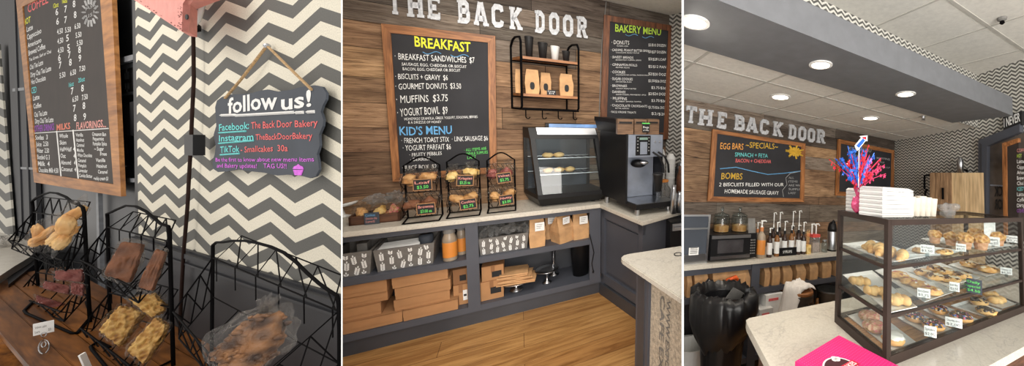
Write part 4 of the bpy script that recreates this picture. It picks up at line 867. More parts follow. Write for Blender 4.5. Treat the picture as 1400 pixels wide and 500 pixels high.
# cake stands on the bottom shelf
def cakestand(c, r, h, lab, dark=True):
    t = thing('cake_stand', lab, 'cake stand', k, c, group='cake stands on the bottom shelf'); mb = MB(); mb.lathe([(r * .42, 0), (r * .4, .006), (r * .12, .02), (r * .09, h * .5), (r * .14, h * .6), (r * .1, h * .9), (r * .3, h * .95)], c, 24); part(t, 'pedestal', mb, m['steel'], smooth=True)
    mb = MB(); mb.lathe([(r * .3, h * .95), (r, h * .97), (r * 1.02, h), (r, h * 1.02), (r * .5, h)], c, 28); part(t, 'plate', mb, m['glassd'] if not dark else m['steel'], smooth=True)
c = P(k, 748, 389, 1, YF + .11); c.z = zs; s = pxm(k, c); cakestand(c, .075, .105, 'silver footed cake stand in the middle of the bottom shelf')
c2 = P(k, 757, 372, 1, YF + .22); c2.z = zs; cakestand(c2, .09, .24, 'taller cake stand at the back of the bottom shelf')
c = P(k, 706, 398, 1, YF + .1); c.z = zs; cakestand(c, .095, .075, 'glass cake stand carrying a pile of folded paper bags')
for i in range(6):
    mb = MB(); z_ = zs + .08 + i * .013; a_ = -.15 + .07 * (i % 3); mb.M = Matrix.Translation((c.x + .01 * (i % 2), c.y - .01, z_)) @ Matrix.Rotation(a_, 4, 'Z') @ Matrix.Rotation(.06 * (i % 2), 4, 'Y'); mb.box(-.1, .12 - .012 * i, -.07, .07, 0, .009)
    solo('paper_bag', ['folded kraft paper bag at the bottom of the pile on the glass cake stand', 'folded kraft paper bag second from the bottom of the pile', 'folded kraft paper bag third from the bottom of the pile', 'folded kraft paper bag third from the top of the pile', 'folded kraft paper bag second from the top of the pile', 'folded kraft paper bag on top of the pile on the glass cake stand'][i], 'paper bag', k, mb, m['kraft'], (c.x, c.y, z_), group='folded paper bags', bevel=.002)
mb = MB(); c = P(k, 794, 374, 1, YF + .14); c.z = zs; mb.lathe([(.055, 0), (.075, .25), (.08, .26), (.072, .255), (.052, .01)], c, 24); solo('waste_bin', 'slim black bin in the right corner of the bottom shelf', 'bin', k, mb, m['blackpl'], c, smooth=True)

# =================================================================== RIGHT CORNER (R)
k = 'R'; YR = 2.75; YC = 2.3; ZB = -.612; ZN = -.55
Cn = V((4.10, YR, 0)); aR = math.radians(70.42); dR = V((math.cos(aR), math.sin(aR), 0)); nR = V((math.sin(aR), -math.cos(aR), 0)); DR = nR.dot(Cn)
yawR = math.atan2(-dR.y, -dR.x)
rowsR = [(.60, [GR2, DK, GR]), (.46, [GR2, DK]), (.34, [TAN, TAN2, BR]), (.20, [TAN2, BR2, GR]), (.05, [BR2, TAN, BR]), (-.10, [TAN, GR, BR2]), (-.19, [GR, BR]), (-.38, [GR2, GR, DK]), (-.50, [GR, BR]), (-.62, [BR2, GR]), (-1.5, [DK])]
plank_panel('wall_far', k, YR, .8, 4.1, -1.5, .715, rowsR, 5)
m['chevR'] = chevron('small_chevron_paper_right', .075, .036, .026, light=(226, 224, 216), dark=(96, 95, 92))
mb = MB(); mb.box(0, 3.2, 0, .02, -1.5, 1.30); struct('wall_side', k, mb, m['chevR'], Cn, yaw=yawR)
mb = MB(); mb.box(-.2, 4.2, 0, .02, 0, .56); struct('wall_front', k, mb, m['chevR'], (0, 1.53, .70))
mb = MB(); mb.box(-.3, 3.2, 1.077, 1.55, .68, .835); struct('trim_3', k, mb, m['soffit'])
def tiled(name, x0, x1, y0, y1, z, px, py, ox, oy):
    mb = MB(); mb.box(x0, x1, y0, y1, z, z + .02); struct(name, k, mb, m['tile'])
    mb = MB(); x = x0 + ox
    while x < x1: mb.box(x - .008, x + .008, y0, y1, z - .004, z); x += px
    y = y0 + oy
    while y < y1: mb.box(x0, x1, y - .012, y + .012, z - .005, z); y += py
    struct(name + '_grid', k, mb, m['grid'])
tiled('ceiling_back', .3, 4.3, 1.55, YR + .1, .715, .55, .6, .42, .3)
tiled('ceiling_front', .3, 4.3, .35, 1.53, 1.25, .62, .62, .49, .67)
mb = MB(); mb.box(.2, 4.0, .2, YR + .1, ZF - .02, ZF); struct('floor_right', k, mb, m['floor'])
for i, (u, v, z, lb) in enumerate(((950, 30, .68, 'recessed downlight in the grey beam, nearest the left partition'), (1122, 88, .68, 'recessed downlight in the grey beam, second from the left'), (1238, 128, .68, 'recessed downlight in the grey beam, third from the left'), (1067, 132, .713, 'warm downlight in the white ceiling left of the centre'), (1190, 161, .713, 'warm downlight in the white ceiling above the side wall end'))):
    c = at(k, u, v, z); t = thing('downlight', lb, 'ceiling light', k, c, group='recessed downlights'); rr = .05 if i < 3 else .065
    mb = MB(); mb.lathe([(rr * 1.3, 0), (rr * 1.3, -.006), (rr, -.008), (rr, -.003)], c, 24); part(t, 'trim_ring', mb, m['white'])
    mb = MB(); mb.lathe([(rr * .98, -.004), (rr * .96, -.007)], c, 24); part(t, 'lamp_disc', mb, m['lamp'])
    l = bpy.data.lights.new('downlight_beam', 'SPOT'); l.energy = 16; l.spot_size = 2.2; l.spot_blend = .8; l.color = (1, .9, .76); l.shadow_soft_size = .05
    o = link(bpy.data.objects.new('downlight_beam', l)); o.parent = t; o.location = (0, 0, -.02)
c = at(k, 1370, 25, 1.245); t = thing('smoke_detector', 'small dark sprinkler sensor on the white tiled ceiling', 'detector', k, c)
mb = MB(); mb.lathe([(.03, 0), (.028, -.012), (.012, -.02)], c, 18); part(t, 'base', mb, m['greyprint']); mb = MB(); mb.lathe([(.012, -.015), (.016, -.035), (.006, -.045)], c, 12); part(t, 'sensor_head', mb, m['blackmetal'])
c = at(k, 1262, 159, .71); mb = MB(); mb.lathe([(.02, 0), (.012, -.02), (.02, -.035)], c, 12); solo('sprinkler', 'tiny sprinkler head under the low white ceiling', 'sprinkler', k, mb, m['steel'], c)

SIGN_R = [('T', 14, 46, 334, 338, 46), ('H', 48, 91, 341, 345, 45), ('E', 100, 130, 348, 353, 44), ('B', 147, 180, 354, 360, 42), ('A', 179, 214, 358, 364, 40), ('C', 217, 244, 364, 369, 40), ('K', 253, 283, 370, 375, 40), ('D', 296, 321, 378, 383, 39), ('O', 322, 348, 382, 386, 38), ('O', 348, 372, 386, 390, 37), ('R', 373, 399, 389, 393, 37)]
WR_ = {}
for c_, d_ in (('T', 'first letter beside the left partition'), ('H', 'second letter from the left partition'), ('E', 'ending the first word left of the specials heading'), ('B', 'starting the second word over the specials board'), ('A', 'between B and C over the specials board'), ('C', 'between A and K over the specials board'), ('K', 'over the right part of the specials board'), ('D', 'over the yellow chalk sun'), ('R', 'last of the row left of the foil spray')):
    WR_[c_, 0] = 'small grey metal capital %s, %s' % (c_, d_)
WR_['O', 0] = 'small grey metal capital O right after the D above the specials board'; WR_['O', 1] = 'small grey metal capital O just before the R above the specials board'
sign_letters(k, YR - .018, [(c, 930 + a / 2, 930 + b / 2, v0 / 2, v1 / 2, h / 2) for c, a, b, v0, v1, h in SIGN_R], m['galv'], 'sign letters over the specials board', WR_)
yb = YR - .04
b3 = thing('menu_board', 'wide wood framed specials chalkboard with a yellow sun above the microwave', 'menu board', k, P(k, 1035, 275, 1, YR - .01))
qframe(b3, k, yb, [(974.6, 176.5), (1101.5, 196), (1099.5, 276), (967.8, 275)], [(980.8, 182.6), (1095.5, 200.3), (1094, 271), (975.5, 268.5)])
def q1(x, y): return (935 + x / 3.23, 130 + y / 3.23)
for c_, s_, x0, y0, x1, y1, h in (('orange', 'EGG BARS', 160, 238, 262, 240, 28), ('gold', '~SPECIALS~', 272, 232, 415, 238, 26), ('teal', 'SPINACH + FETA', 225, 270, 370, 276, 18), ('red', 'BACON + CHEDDAR', 228, 296, 385, 300, 16), ('gold', 'BOMBS', 165, 370, 258, 371, 28), ('white', '2 BISCUITS FILLED WITH OUR', 155, 402, 440, 402, 16), ('white', 'HOMEMADE SAUSAGE GRAVY', 180, 432, 418, 440, 18)):
    mb = MB(); wtext(mb, k, s_, yb + .0065, *q1(x0, y0), *q1(x1, y1), h / 3.23, .004); part(b3, 'chalk_writing', mb, m[c_], label='%s chalk line' % c_)
mb = MB()
c = P(k, *q1(490, 250), 1, yb + .005)
for i in range(14):
    a = 2 * PI * i / 14; r_ = .075 if i % 2 else .05
    mb.tube([c, c + V((r_ * 1.3 * math.cos(a) * 1.3, 0, r_ * math.sin(a)))], .012, 4)
mb.lathe([(.045, 0), (.04, .003)], (0, 0, 0), 16); mb.bm.verts.ensure_lookup_table()
for v_ in mb.bm.verts[-32:]: v_.co = V((c.x + v_.co.x * 1.3, c.y - .003 - v_.co.z, c.z + v_.co.y))
part(b3, 'chalk_sun', mb, m['gold'], label='yellow chalk sun drawing')
mb = MB(); mb.tube([P(k, *q1(x, y), 1, yb + .005) for x, y in ((160, 325), (230, 318), (300, 335), (370, 350), (440, 345), (515, 335))], .004, 4); part(b3, 'chalk_line', mb, m['blue'], label='thin blue chalk line')
mb = MB(); mb.tube([P(k, *q1(x, y), 1, yb + .005) for x, y in ((515, 336), (470, 345), (450, 365), (455, 395), (435, 420), (440, 448))], .0035, 4)
for i, s_ in enumerate(('ALL', 'ITEMS', 'ARE WHILE', 'SUPPLIES', 'LAST')): wtext(mb, k, s_, yb + .0065, *q1(462, 368 + 17 * i), *q1(462 + 8 * len(s_), 369 + 17 * i), 2.8, .0)
part(b3, 'chalk_note', mb, m['dim'], label='small grey chalk note')
b4 = thing('menu_board', 'smaller wood framed chalkboard half hidden behind the red and blue foil spray', 'menu board', k, P(k, 1185, 266, 1, YR - .01))
qframe(b4, k, yb, [(1146.7, 190), (1223, 205.5), (1221.5, 272), (1143.3, 267)], [(1149.8, 196), (1219.5, 209.5), (1218, 268), (1147.2, 261.5)])
def q2(x, y): return (1080 + x / 3.33, 160 + y / 3.33)
for s_, x0, y0, x1, y1, h in (('KIDS MENU', 268, 148, 370, 160, 14), ('FRENCH TOAST', 265, 176, 330, 184, 9), ('YOGURT', 265, 196, 310, 201, 8), ('MUFFINS', 395, 190, 455, 197, 9), ('JUICE', 395, 206, 430, 210, 7), ('HOT COCOA', 270, 226, 330, 230, 8), ('COOKIE CUP', 400, 230, 455, 234, 7)):
    mb = MB(); wtext(mb, k, s_, yb + .0065, *q2(x0, y0), *q2(x1, y1), h / 3.33, .004); part(b4, 'chalk_writing', mb, m['dim'])
# ---- back counter
cb = thing('back_cabinet', 'charcoal open shelf cabinet under the rear counter full of kraft bags', 'cabinet', k, (1.9, YC + .1, ZF))
xl, xr = .7, 3.5
mb = MB(); mb.box(xl, xr, YC, YR - .02, -.885, -.845); part(cb, 'middle_shelf', mb, m['cab'])
mb = MB(); mb.box(xl, xr, YC, YR - .02, -1.40, -1.36); part(cb, 'bottom_shelf', mb, m['cab'])
mb = MB(); mb.box(xl, xr, YC + .01, YC + .03, -.69, -.645); part(cb, 'top_rail', mb, m['cab'])
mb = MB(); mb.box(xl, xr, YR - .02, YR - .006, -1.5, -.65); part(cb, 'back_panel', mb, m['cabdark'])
for ua, ub, v in ((1027, 1038, 380), (1240, 1250, 370)):
    mb = MB(); mb.box(P(k, ua, v, 1, YC).x, P(k, ub, v, 1, YC).x, YC - .004, YR - .03, -1.5, -.645); part(cb, 'upright', mb, m['cab'])
t = thing('countertop', 'rear cream counter below the boards carrying the microwave and syrups', 'countertop', k, (1.9, YC + .2, ZB - .03)); mb = MB(); mb.box(xl, xr, YC - .02, YR - .004, ZB - .03, ZB); part(t, 'slab', mb, m['quartz'])
# appliances on the rear counter
def boxpx(u0, vt, u1, vb, y):
    a = P(k, u0, vb, 1, y); b = P(k, u1, vb, 1, y); c = P(k, u0, vt, 1, y); return a.x, b.x, ZB, c.z
ya = YC + .03
x0, x1, z0, z1 = boxpx(925, 293, 966, 356, ya)
t = thing('ice_machine', 'charcoal and steel countertop brewer at the left end of the rear counter', 'brewer', k, ((x0 + x1) / 2, ya + .12, ZB))
mb = MB(); mb.box(x0, x1, ya, ya + .3, z0, z1 - .012); part(t, 'housing', mb, m['slateB'], bevel=.004)
mb = MB(); mb.box(x0, x1 + .004, ya - .006, ya + .3, z1 - .014, z1); mb.box(x0, x1 + .002, ya - .006, ya, z0 + .0, z0 + .07); mb.box(x1 - .012, x1 + .004, ya - .008, ya, z0, z1); part(t, 'steel_edges', mb, m['steel'])
mb = MB(); zz = z1 - .11; mb.box(x0, x1, ya - .006, ya, zz, zz + .012); part(t, 'steel_band', mb, m['steel'])
a = P(k, 941.5, 349, 1, ya - .008); b = P(k, 955.5, 338, 1, ya - .008); mb = MB(); mb.box(a.x, b.x, ya - .008, ya - .002, a.z, b.z); part(t, 'rating_label', mb, m['paper'])
mb = MB()
for q in range(4): mb.box(a.x + .01, b.x - .01, ya - .01, ya - .008, a.z + .012 + .012 * q, a.z + .017 + .012 * q)
part(t, 'label_print', mb, m['greyprint'])
x0, x1, z0, z1 = boxpx(969, 321, 1033, 355, ya); z0 = ZB + .012
mw = thing('microwave_oven', 'black microwave with two steel strips across its door on the rear counter', 'microwave', k, ((x0 + x1) / 2, ya + .14, ZB)); w_ = x1 - x0; h_ = z1 - z0
mb = MB(); mb.box(x0, x1, ya, ya + .3, z0, z1); part(mw, 'casing', mb, m['blackpl'], bevel=.004)
mb = MB(); mb.box(x0 + .004, x0 + w_ * .83, ya - .012, ya, z0 + .004, z1 - .004); d_ = part(mw, 'door', mb, m['blackpl'], bevel=.003)
mb = MB(); mb.box(x0 + .004, x0 + w_ * .83, ya - .02, ya - .012, z1 - .03, z1 - .006); mb.box(x0 + .004, x0 + w_ * .83, ya - .02, ya - .012, z0 + .008, z0 + h_ * .17); part(mw, 'steel_strips', mb, m['steel'])
mb = MB(); mb.box(x0 + w_ * .14, x0 + w_ * .68, ya - .015, ya - .011, z0 + h_ * .27, z1 - h_ * .22); m['mwin'] = pm('dark_oven_window', (66, 64, 66), .15); part(mw, 'door_window', mb, m['mwin'])
mb = MB()
for i in range(6):
    for j in range(3): mb.box(x0 + w_ * (.86 + .04 * j), x0 + w_ * (.885 + .04 * j), ya - .003, ya, z0 + h_ * (.15 + .11 * i), z0 + h_ * (.2 + .11 * i))
part(mw, 'keypad', mb, m['greyprint'])
for i, (a, b, lb) in enumerate(((974, 997, 'glass canister of pale snacks on the microwave, left one'), (998.5, 1021.5, 'glass canister of pale snacks on the microwave, right one'))):
    c = P(k, (a + b) / 2, 318.5, 1, ya + .12); c.z = z1 + .001; s = pxm(k, c); r = (b - a) / 2 * s * .98; t = thing('glass_canister', lb, 'jar', k, c, group='canisters on the microwave')
    mb = MB(); mb.lathe([(r * .96, 0), (r, .01), (r, .11), (r * .93, .125)], c, 24); part(t, 'glass_body', mb, m['glassd'], smooth=True)
    mb = MB(); mb.lathe([(r * .9, .006), (r * .92, .05), (r * .4, .06)], c, 24); part(t, 'snacks', mb, m['cookie'])
    mb = MB(); mb.lathe([(r * .95, .126), (r * .9, .14), (r * .3, .155), (r * .1, .165), (r * .22, .18), (r * .18, .2), (.001, .205)], c, 20); part(t, 'glass_lid', mb, m['glassd'], smooth=True)
c = P(k, 1028, 319, 1, ya + .02); c.z = z1; mb = MB(); mb.M = Matrix.Translation(c) @ Matrix.Rotation(-.15, 4, 'X'); mb.box(-.035, .035, 0, .004, 0, .12); solo('price_card', 'grey card standing on the right end of the microwave', 'card', k, mb, m['greyprint'], c)
def rb(u, vb, w, h, y, lab, body, cap, lbl, pump=0, neck=.35, grp=None, cat='bottle'):
    c = P(k, u, vb, 1, y); c.z = ZB; s = pxm(k, c); return bottle(c, w * s / 2 * 1.0, h * s, lab, k, body, cap, lbl, grp, neck, pump * s, cat)
m['syr'] = pm('dark_syrup_glass', (60, 44, 38), .12); m['syr2'] = pm('amber_syrup_glass', (132, 88, 48), .12); m['spray'] = pm('orange_pump', (206, 130, 76), .4)
rb(1039.5, 351, 12, 41, YC + .04, 'orange labelled chai pump bottle right of the microwave', m['amber'], m['spray'], m['label'], 9, .4)
rb(1034, 349, 8, 36, YC + .12, 'slim chai pump bottle half hidden behind the orange one', m['amber'], m['spray'], m['label'], 9, .4)
rk = thing('bottle_rack', 'black syrup rack with white lettering on the rear counter', 'rack', k, P(k, 1077, 346, 1, YC + .04)); a = P(k, 1064, 345, 1, YC + .03); b = P(k, 1089, 342, 1, YC + .03)
mb = MB(); mb.box(a.x, b.x, YC + .03, YC + .04, ZB, ZB + .07); mb.box(a.x, b.x, YC + .03, YC + .16, ZB, ZB + .01); mb.box(a.x, a.x + .008, YC + .03, YC + .16, ZB, ZB + .05); part(rk, 'tray', mb, m['blackpl'])
mb = MB(); put_text(mb, 'SYRUPS', (a.x + .05, YC + .028, ZB + .025), ((b.x - a.x) * .5, 0, 0), (0, 0, .022), .01); part(rk, 'lettering', mb, m['white'])
BT = [(1051.5, 347, 7.5, 33, .035, 'front', 'syr'), (1061.5, 344, 7.5, 33, .05, 'front', 'syr2'), (1072, 341, 7.5, 33, .06, 'front', 'syr'), (1081.5, 340, 7.5, 33, .06, 'front', 'syr2'), (1091, 340, 7, 33, .05, 'front', 'syr'), (1098, 340, 7.5, 30, .05, 'front', 'syr'), (1056.5, 335, 7, 34, .17, 'back', 'syr'), (1065, 334, 7, 34, .17, 'back', 'syr'), (1083, 333, 7, 34, .17, 'back', 'syr2'), (1091.5, 332, 7, 34, .17, 'back', 'syr')]
on = ['first', 'second', 'third', 'fourth', 'fifth', 'sixth']; nf = nb_ = 0
for u, vb, w, h, y_, row, mt in BT:
    if row == 'front': lb = 'white labelled syrup pump bottle, %s from the left in the front row' % on[nf]; nf += 1
    else: lb = 'tall pump syrup bottle, %s from the left in the back row' % on[nb_]; nb_ += 1
    rb(u, vb, w, h, YC + y_, lb, m[mt], m['blackpl'], m['paper'], 13 if row == 'front' and u in (1061.5, 1072, 1098) else (21 if row == 'back' else 6), .4, 'syrup bottles')
# pitcher, salt, cork jar, airpot
c = P(k, 1116, 342, 1, YC + .06); c.z = ZB; s = pxm(k, c); t = thing('pump_pitcher', 'clear square dispenser with red top and two white pumps', 'dispenser', k, c); w_ = 6.5 * s
mb = MB(); mb.box(c.x - w_, c.x + w_, c.y, c.y + .09, ZB, ZB + 20 * s); part(t, 'tank', mb, m['wrap2'], bevel=.004)
mb = MB(); mb.box(c.x - w_ * .92, c.x + w_ * .92, c.y + .005, c.y + .085, ZB + .004, ZB + 13 * s); m['clearliq'] = pm('cloudy_syrup', (220, 200, 190), .3); part(t, 'syrup', mb, m['clearliq'])
mb = MB(); mb.box(c.x - w_, c.x + w_, c.y, c.y + .09, ZB + 20 * s, ZB + 24 * s); m['redp'] = pm('red_plastic_lid', (214, 80, 74), .4); part(t, 'lid', mb, m['redp'], bevel=.003)
for dx_ in (-.6, .6):
    q = V((c.x + w_ * dx_, c.y + .04, ZB + 24 * s)); mb = MB(); mb.tube([q, q + V((0, 0, 12 * s))], .007, 6); mb.tube([q + V((-.01, 0, 13 * s)), q + V((.03, 0, 13.5 * s)), q + V((.045, 0, 11 * s))], .006, 6); part(t, 'pump_head', mb, m['white'])
rb(1127, 341, 8, 17, YC + .05, 'small glass salt shaker beside the airpot', m['glassd'], m['steel'], None, 0, .7, cat='shaker')
c = P(k, 1106, 344, 1, YC + .03); c.z = ZB; s = pxm(k, c); t = thing('toothpick_box', 'small cork box of wooden stirrers between the syrups and the red topped dispenser', 'box', k, c)
mb = MB(); mb.box(c.x - .025, c.x + .025, c.y, c.y + .05, ZB, ZB + .08); part(t, 'box', mb, m['krispie'])
mb = MB()
for q in range(6): mb.tube([(c.x - .012 + .005 * q, c.y + .02, ZB + .05), (c.x - .02 + .008 * q, c.y + .02, ZB + .2 + .01 * (q % 3))], .002, 4)
part(t, 'stirrers', mb, m['crumb'])
c = P(k, 1137, 340, 1, YC + .08); c.z = ZB; s = pxm(k, c); r = 6.2 * s; t = thing('airpot', 'steel airpot coffee dispenser with a black pump top beside the glass case', 'airpot', k, c)
mb = MB(); mb.lathe([(r * .98, 0), (r, .01), (r, 26 * s), (r * .9, 27 * s)], c, 24); part(t, 'steel_body', mb, m['steel'], smooth=True)
mb = MB(); mb.lathe([(r * 1.02, 26 * s), (r * 1.02, 30 * s), (r * .8, 36 * s), (r * .35, 39 * s)], c, 24); mb.tube([c + V((-r * .6, -r * .3, 33 * s)), c + V((-r * .2, -r * .5, 41 * s)), c + V((r * .4, -r * .3, 38 * s))], .01, 8); mb.lathe([(r * 1.01, 0), (r * 1.01, .015)], c, 24); part(t, 'pump_top', mb, m['blackpl'], smooth=True)
# kraft bags on the rear shelf
for i, (a, b, vt, vb) in enumerate(((8, 23, 250, 318), (25, 70, 245, 316), (74, 119, 238, 305), (165, 196, 228, 280), (217, 236, 222, 285), (236, 266, 220, 282), (266, 300, 216, 268), (302, 338, 213, 262), (338, 371, 208, 262), (371, 408, 205, 262), (410, 432, 203, 255))):
    c = P(k, 930 + (a + b) / 4, 250 + vb / 2 - 1, 1, YC + .07); c.z = -.844; s = pxm(k, c); w = (b - a) / 2 * s
    pos = ['cut off by the left partition', 'second from the left partition', 'left of the orange bag', 'just left of the shelf upright', 'just right of the shelf upright', 'second right of the upright', 'above the left part of the towel', 'above the middle of the towel', 'above the right end of the towel', 'roundest, third from the glass case', 'nearest the glass case'][i]
    kraft_bag(c, w * .84, .1, min((vb - vt) / 2 * s, .215), 'full kraft paper bag on the rear shelf, %s' % pos, k, 'kraft bags on the rear shelf', None, seed=30 + i, name='paper_bag')
c = P(k, 1000, 395, 1, YC + .08); c.z = -.844; kraft_bag(c, .19, .1, .2, 'brown bag with an orange strap and clear window on the rear shelf', k, None, None, seed=77, name='paper_bag')
c = P(k, 1000, 385, 1, YC + .0); m['orange'] = pm('bright_orange_plastic', (236, 96, 40), .4); mb = MB(); mb.tube([c + V((-.06, 0, -.05)), c + V((-.04, -.01, .02)), c + V((.03, -.01, .035)), c + V((.06, 0, 0))], .016, 6); solo('orange_scoop', 'bright orange plastic scoop in front of the brown bag on the rear shelf', 'scoop', k, mb, m['orange'], c, smooth=True)
mb = MB(); mb.blob(c + V((.03, .01, -.075)), (.05, .03, .05), .1, 2, 2, 1); solo('glass_jar', 'small clear bag of sugar below the orange scoop', 'bag', k, mb, m['wrap2'], c + V((.03, .01, -.1)), smooth=True)
# lower shelf: white tub, carton, grey bucket
c = at(k, 946, 462, -1.355); c = P(k, 945, 462, 1, YC + .1); c.z = -1.359; mb = MB(); mb.lathe([(.1, 0), (.13, .15)] + [(.135, .155), (.12, .15), (.11, .02)], c, 28); solo('white_tub', 'white ribbed tub on the low shelf left of the trash can', 'tub', k, mb, m['foam'], c)
for (ua, ub, vb, vt, y_, lb, mt) in ((1046, 1070, 432, 404, -.02, 'white printed carton under the rear shelf beside the stool', 'paper'), (1038, 1056, 445, 424, -.06, 'low grey carton on the floor between trash can and stool', 'foam'), (1075, 1100, 425, 396, .05, 'brown carton behind the stool legs', 'card')):
    a = P(k, ua, vb, 1, YC + y_); b = P(k, ub, vb, 1, YC + y_); c = P(k, ua, vt, 1, YC + y_); t = thing('carton', lb, 'box', k, ((a.x + b.x) / 2, YC + y_ + .05, a.z)); zz0 = max(a.z, -1.355)
    mb = MB(); mb.box(a.x, b.x, YC + y_, YC + y_ + .2, zz0, c.z); part(t, 'box', mb, m[mt], bevel=.003); w_ = b.x - a.x
    mb = MB(); mb.box(a.x + w_ * .15, b.x - w_ * .3, YC + y_ - .002, YC + y_, c.z - .05, c.z - .03); part(t, 'red_print', mb, m['red'])
c = P(k, 1134, 412, 1, YC + .16); c.z = -1.1; mb = MB(); c.z = -1.359; mb.lathe([(.1, 0), (.13, .33), (.14, .335), (.14, .35), (.12, .35), (.1, .02)], c, 26); solo('grey_bucket', 'grey bucket on the low shelf right of the stool', 'bucket', k, mb, m['greyprint'], c, smooth=True)
for i, u in enumerate((1110, 1117)):
    c = P(k, u, 415, 1, YC + .12); c.z = -1.359; mb = MB(); mb.lathe([(.04, 0), (.04, .2), (.015, .26), (.015, .3)], c, 14); solo('bottle', ['dark bottle left of the other one between stool and bucket', 'dark bottle next to the grey bucket'][i], 'bottle', k, mb, m['syr2'], c, smooth=True)
# trash can with black liner
rim = at(k, 991, 408, -.80); yv = 1.9; c = P(k, 991, 408, 1, 1.93); zr = c.z
tc = thing('trash_can', 'tall black trash can with a crumpled black liner folded over its rim', 'trash can', k, (c.x, c.y, ZF)); s = pxm(k, c); R_ = 33 * s
hb = zr - ZF - .02
mb = MB(); mb.lathe([(R_ * .68, 0), (R_ * .7, .01), (R_ * .86, hb), (R_ * .95, hb), (R_ * .95, hb + .03), (R_ * .88, hb + .03), (R_ * .66, .05)], (c.x, c.y, ZF), 36); part(tc, 'can_body', mb, m['blackpl'], smooth=False)
m['liner_b'] = pm('glossy_black_liner', (20, 19, 21), .3, spec=.45)
def liner(mb, seed=0):
    rnd = random.Random(seed); n = 72; prof = [(.80, -.42), (.93, -.2), (.97, -.02), (1.04, .055), (1.2, .06), (1.4, .02), (1.42, -.06), (1.2, -.15), (.97, -.2)]; rings = []
    for ri, (a, z) in enumerate(prof):
        ring = []
        for j in range(n):
            th = 2 * PI * j / n; f = noise.noise(V((math.cos(th) * 2.2, math.sin(th) * 2.2, ri * .45 + seed))) ; g = noise.noise(V((math.cos(th) * 7, math.sin(th) * 7, ri * .5 + seed)))
            rr = R_ * (a + (.05 * f + .045 * g) * (1 if ri < 3 else 1.5)); zz = z + (.03 * f + .02 * g) * (1 if ri < 4 else 1.8) - (.07 * max(0, math.cos(th - 3.6)) if ri > 5 else 0)
            ring.append(mb.bm.verts.new((c.x + rr * math.cos(th), c.y + rr * math.sin(th), zr + zz)))
        rings.append(ring)
    for A, B in zip(rings, rings[1:]):
        for j in range(n): mb.bm.faces.new((A[j], A[(j + 1) % n], B[(j + 1) % n], B[j]))
mb = MB(); liner(mb, 2); part(tc, 'bin_liner', mb, m['liner_b'], smooth=True)
mb = MB(); mb.M = Matrix.Translation(V((c.x + R_ * .45, c.y + .02, zr - .02))) @ Matrix.Rotation(.5, 4, 'Y') @ Matrix.Rotation(.3, 4, 'X'); mb.box(-.05, .05, 0, .004, -.13, .07); solo('paper_scrap', 'grey paper scrap sticking up inside the trash can', 'paper', k, mb, m['greyprint'], (c.x + R_ * .45, c.y, zr))
# stool with towel
c = P(k, 1092, 395, 1, 1.98); zs_ = c.z; s = pxm(k, c); st = thing('metal_stool', 'dark metal stool with round wooden seat between the counters', 'stool', k, (c.x, c.y, ZF)); r = 20 * s
mb = MB(); mb.lathe([(r * .95, 0), (r, .008), (r, .022), (r * .96, .028)], (c.x, c.y, zs_ - .028), 32); part(st, 'seat', mb, m['frame'], smooth=False)
mb = MB(); mb.lathe([(r * 1.0, -.07), (r * 1.02, -.03), (r * .95, -.028), (r * .9, -.07)], (c.x, c.y, zs_), 32); m['gun'] = pm('gunmetal_paint', (74, 66, 60), .35, .4); part(st, 'seat_ring', mb, m['gun'])
for i in range(4):
    th = PI / 4 + i * PI / 2 + .3; mb = MB(); d1 = V((math.cos(th), math.sin(th), 0)); tn = V((-d1.y, d1.x, 0)); tp = V((c.x, c.y, zs_ - .04)) + d1 * r * .88; bt = V((c.x, c.y, ZF + .005)) + d1 * r * 1.45
    mb.hexa([bt + tn * .018, bt - tn * .018, bt - tn * .018 - d1 * .02, bt + tn * .018 - d1 * .02], [tp + tn * .055, tp - tn * .055, tp - tn * .05 - d1 * .02, tp + tn * .05 - d1 * .02]); part(st, 'leg', mb, m['gun'])
mb = MB(); mb.lathe([(r * 1.12, 0), (r * 1.12, .02), (r * 1.08, .02), (r * 1.08, 0)], (c.x, c.y, ZF + .22), 24); part(st, 'foot_ring', mb, m['gun'])
# towel: draped heightfield
mb = MB(); nx, ny = 30, 20; gv = []
a = V((c.x, c.y, zs_))
for j in range(ny + 1):
    row = []
    for i in range(nx + 1):
        fx = -1.45 + 2.25 * i / nx; fy = -1.0 + 2.0 * j / ny; x = fx * r; y = fy * r * .78
        rr = math.hypot(fx, fy); h = .018 + .035 * max(0, noise.noise(V((fx * 2, fy * 2, 3)))) + .035 * math.exp(-((fx + .15) ** 2 + fy ** 2) * 1.6) + .014 * noise.noise(V((fx * 8, fy * 8, 1)))
        if rr > 1.02 and fx < .3: h = -(rr - 1.02) * (.5 if fx < -.5 else .15) * (1 + .25 * noise.noise(V((fx * 5, fy * 5, 7)))) + .02; x *= 1 - .1 * (rr - 1.02)
        elif rr > 1.02: h = .035 - (rr - 1.02) * .1
        row.append(mb.bm.verts.new((a.x + x, a.y + y, a.z + h)))
    gv.append(row)
for j in range(ny):
    for i in range(nx): mb.bm.faces.new((gv[j][i], gv[j][i + 1], gv[j + 1][i + 1], gv[j + 1][i]))
m['towel'] = pm('white_cotton', (226, 220, 214), .9, var=.03)
o = solo('towel', 'crumpled white towel draped over the wooden seat of the stool', 'towel', k, mb, m['towel'], a, smooth=True); sm = o.modifiers.new('thick', 'SOLIDIFY'); sm.thickness = .006; sm.offset = 1

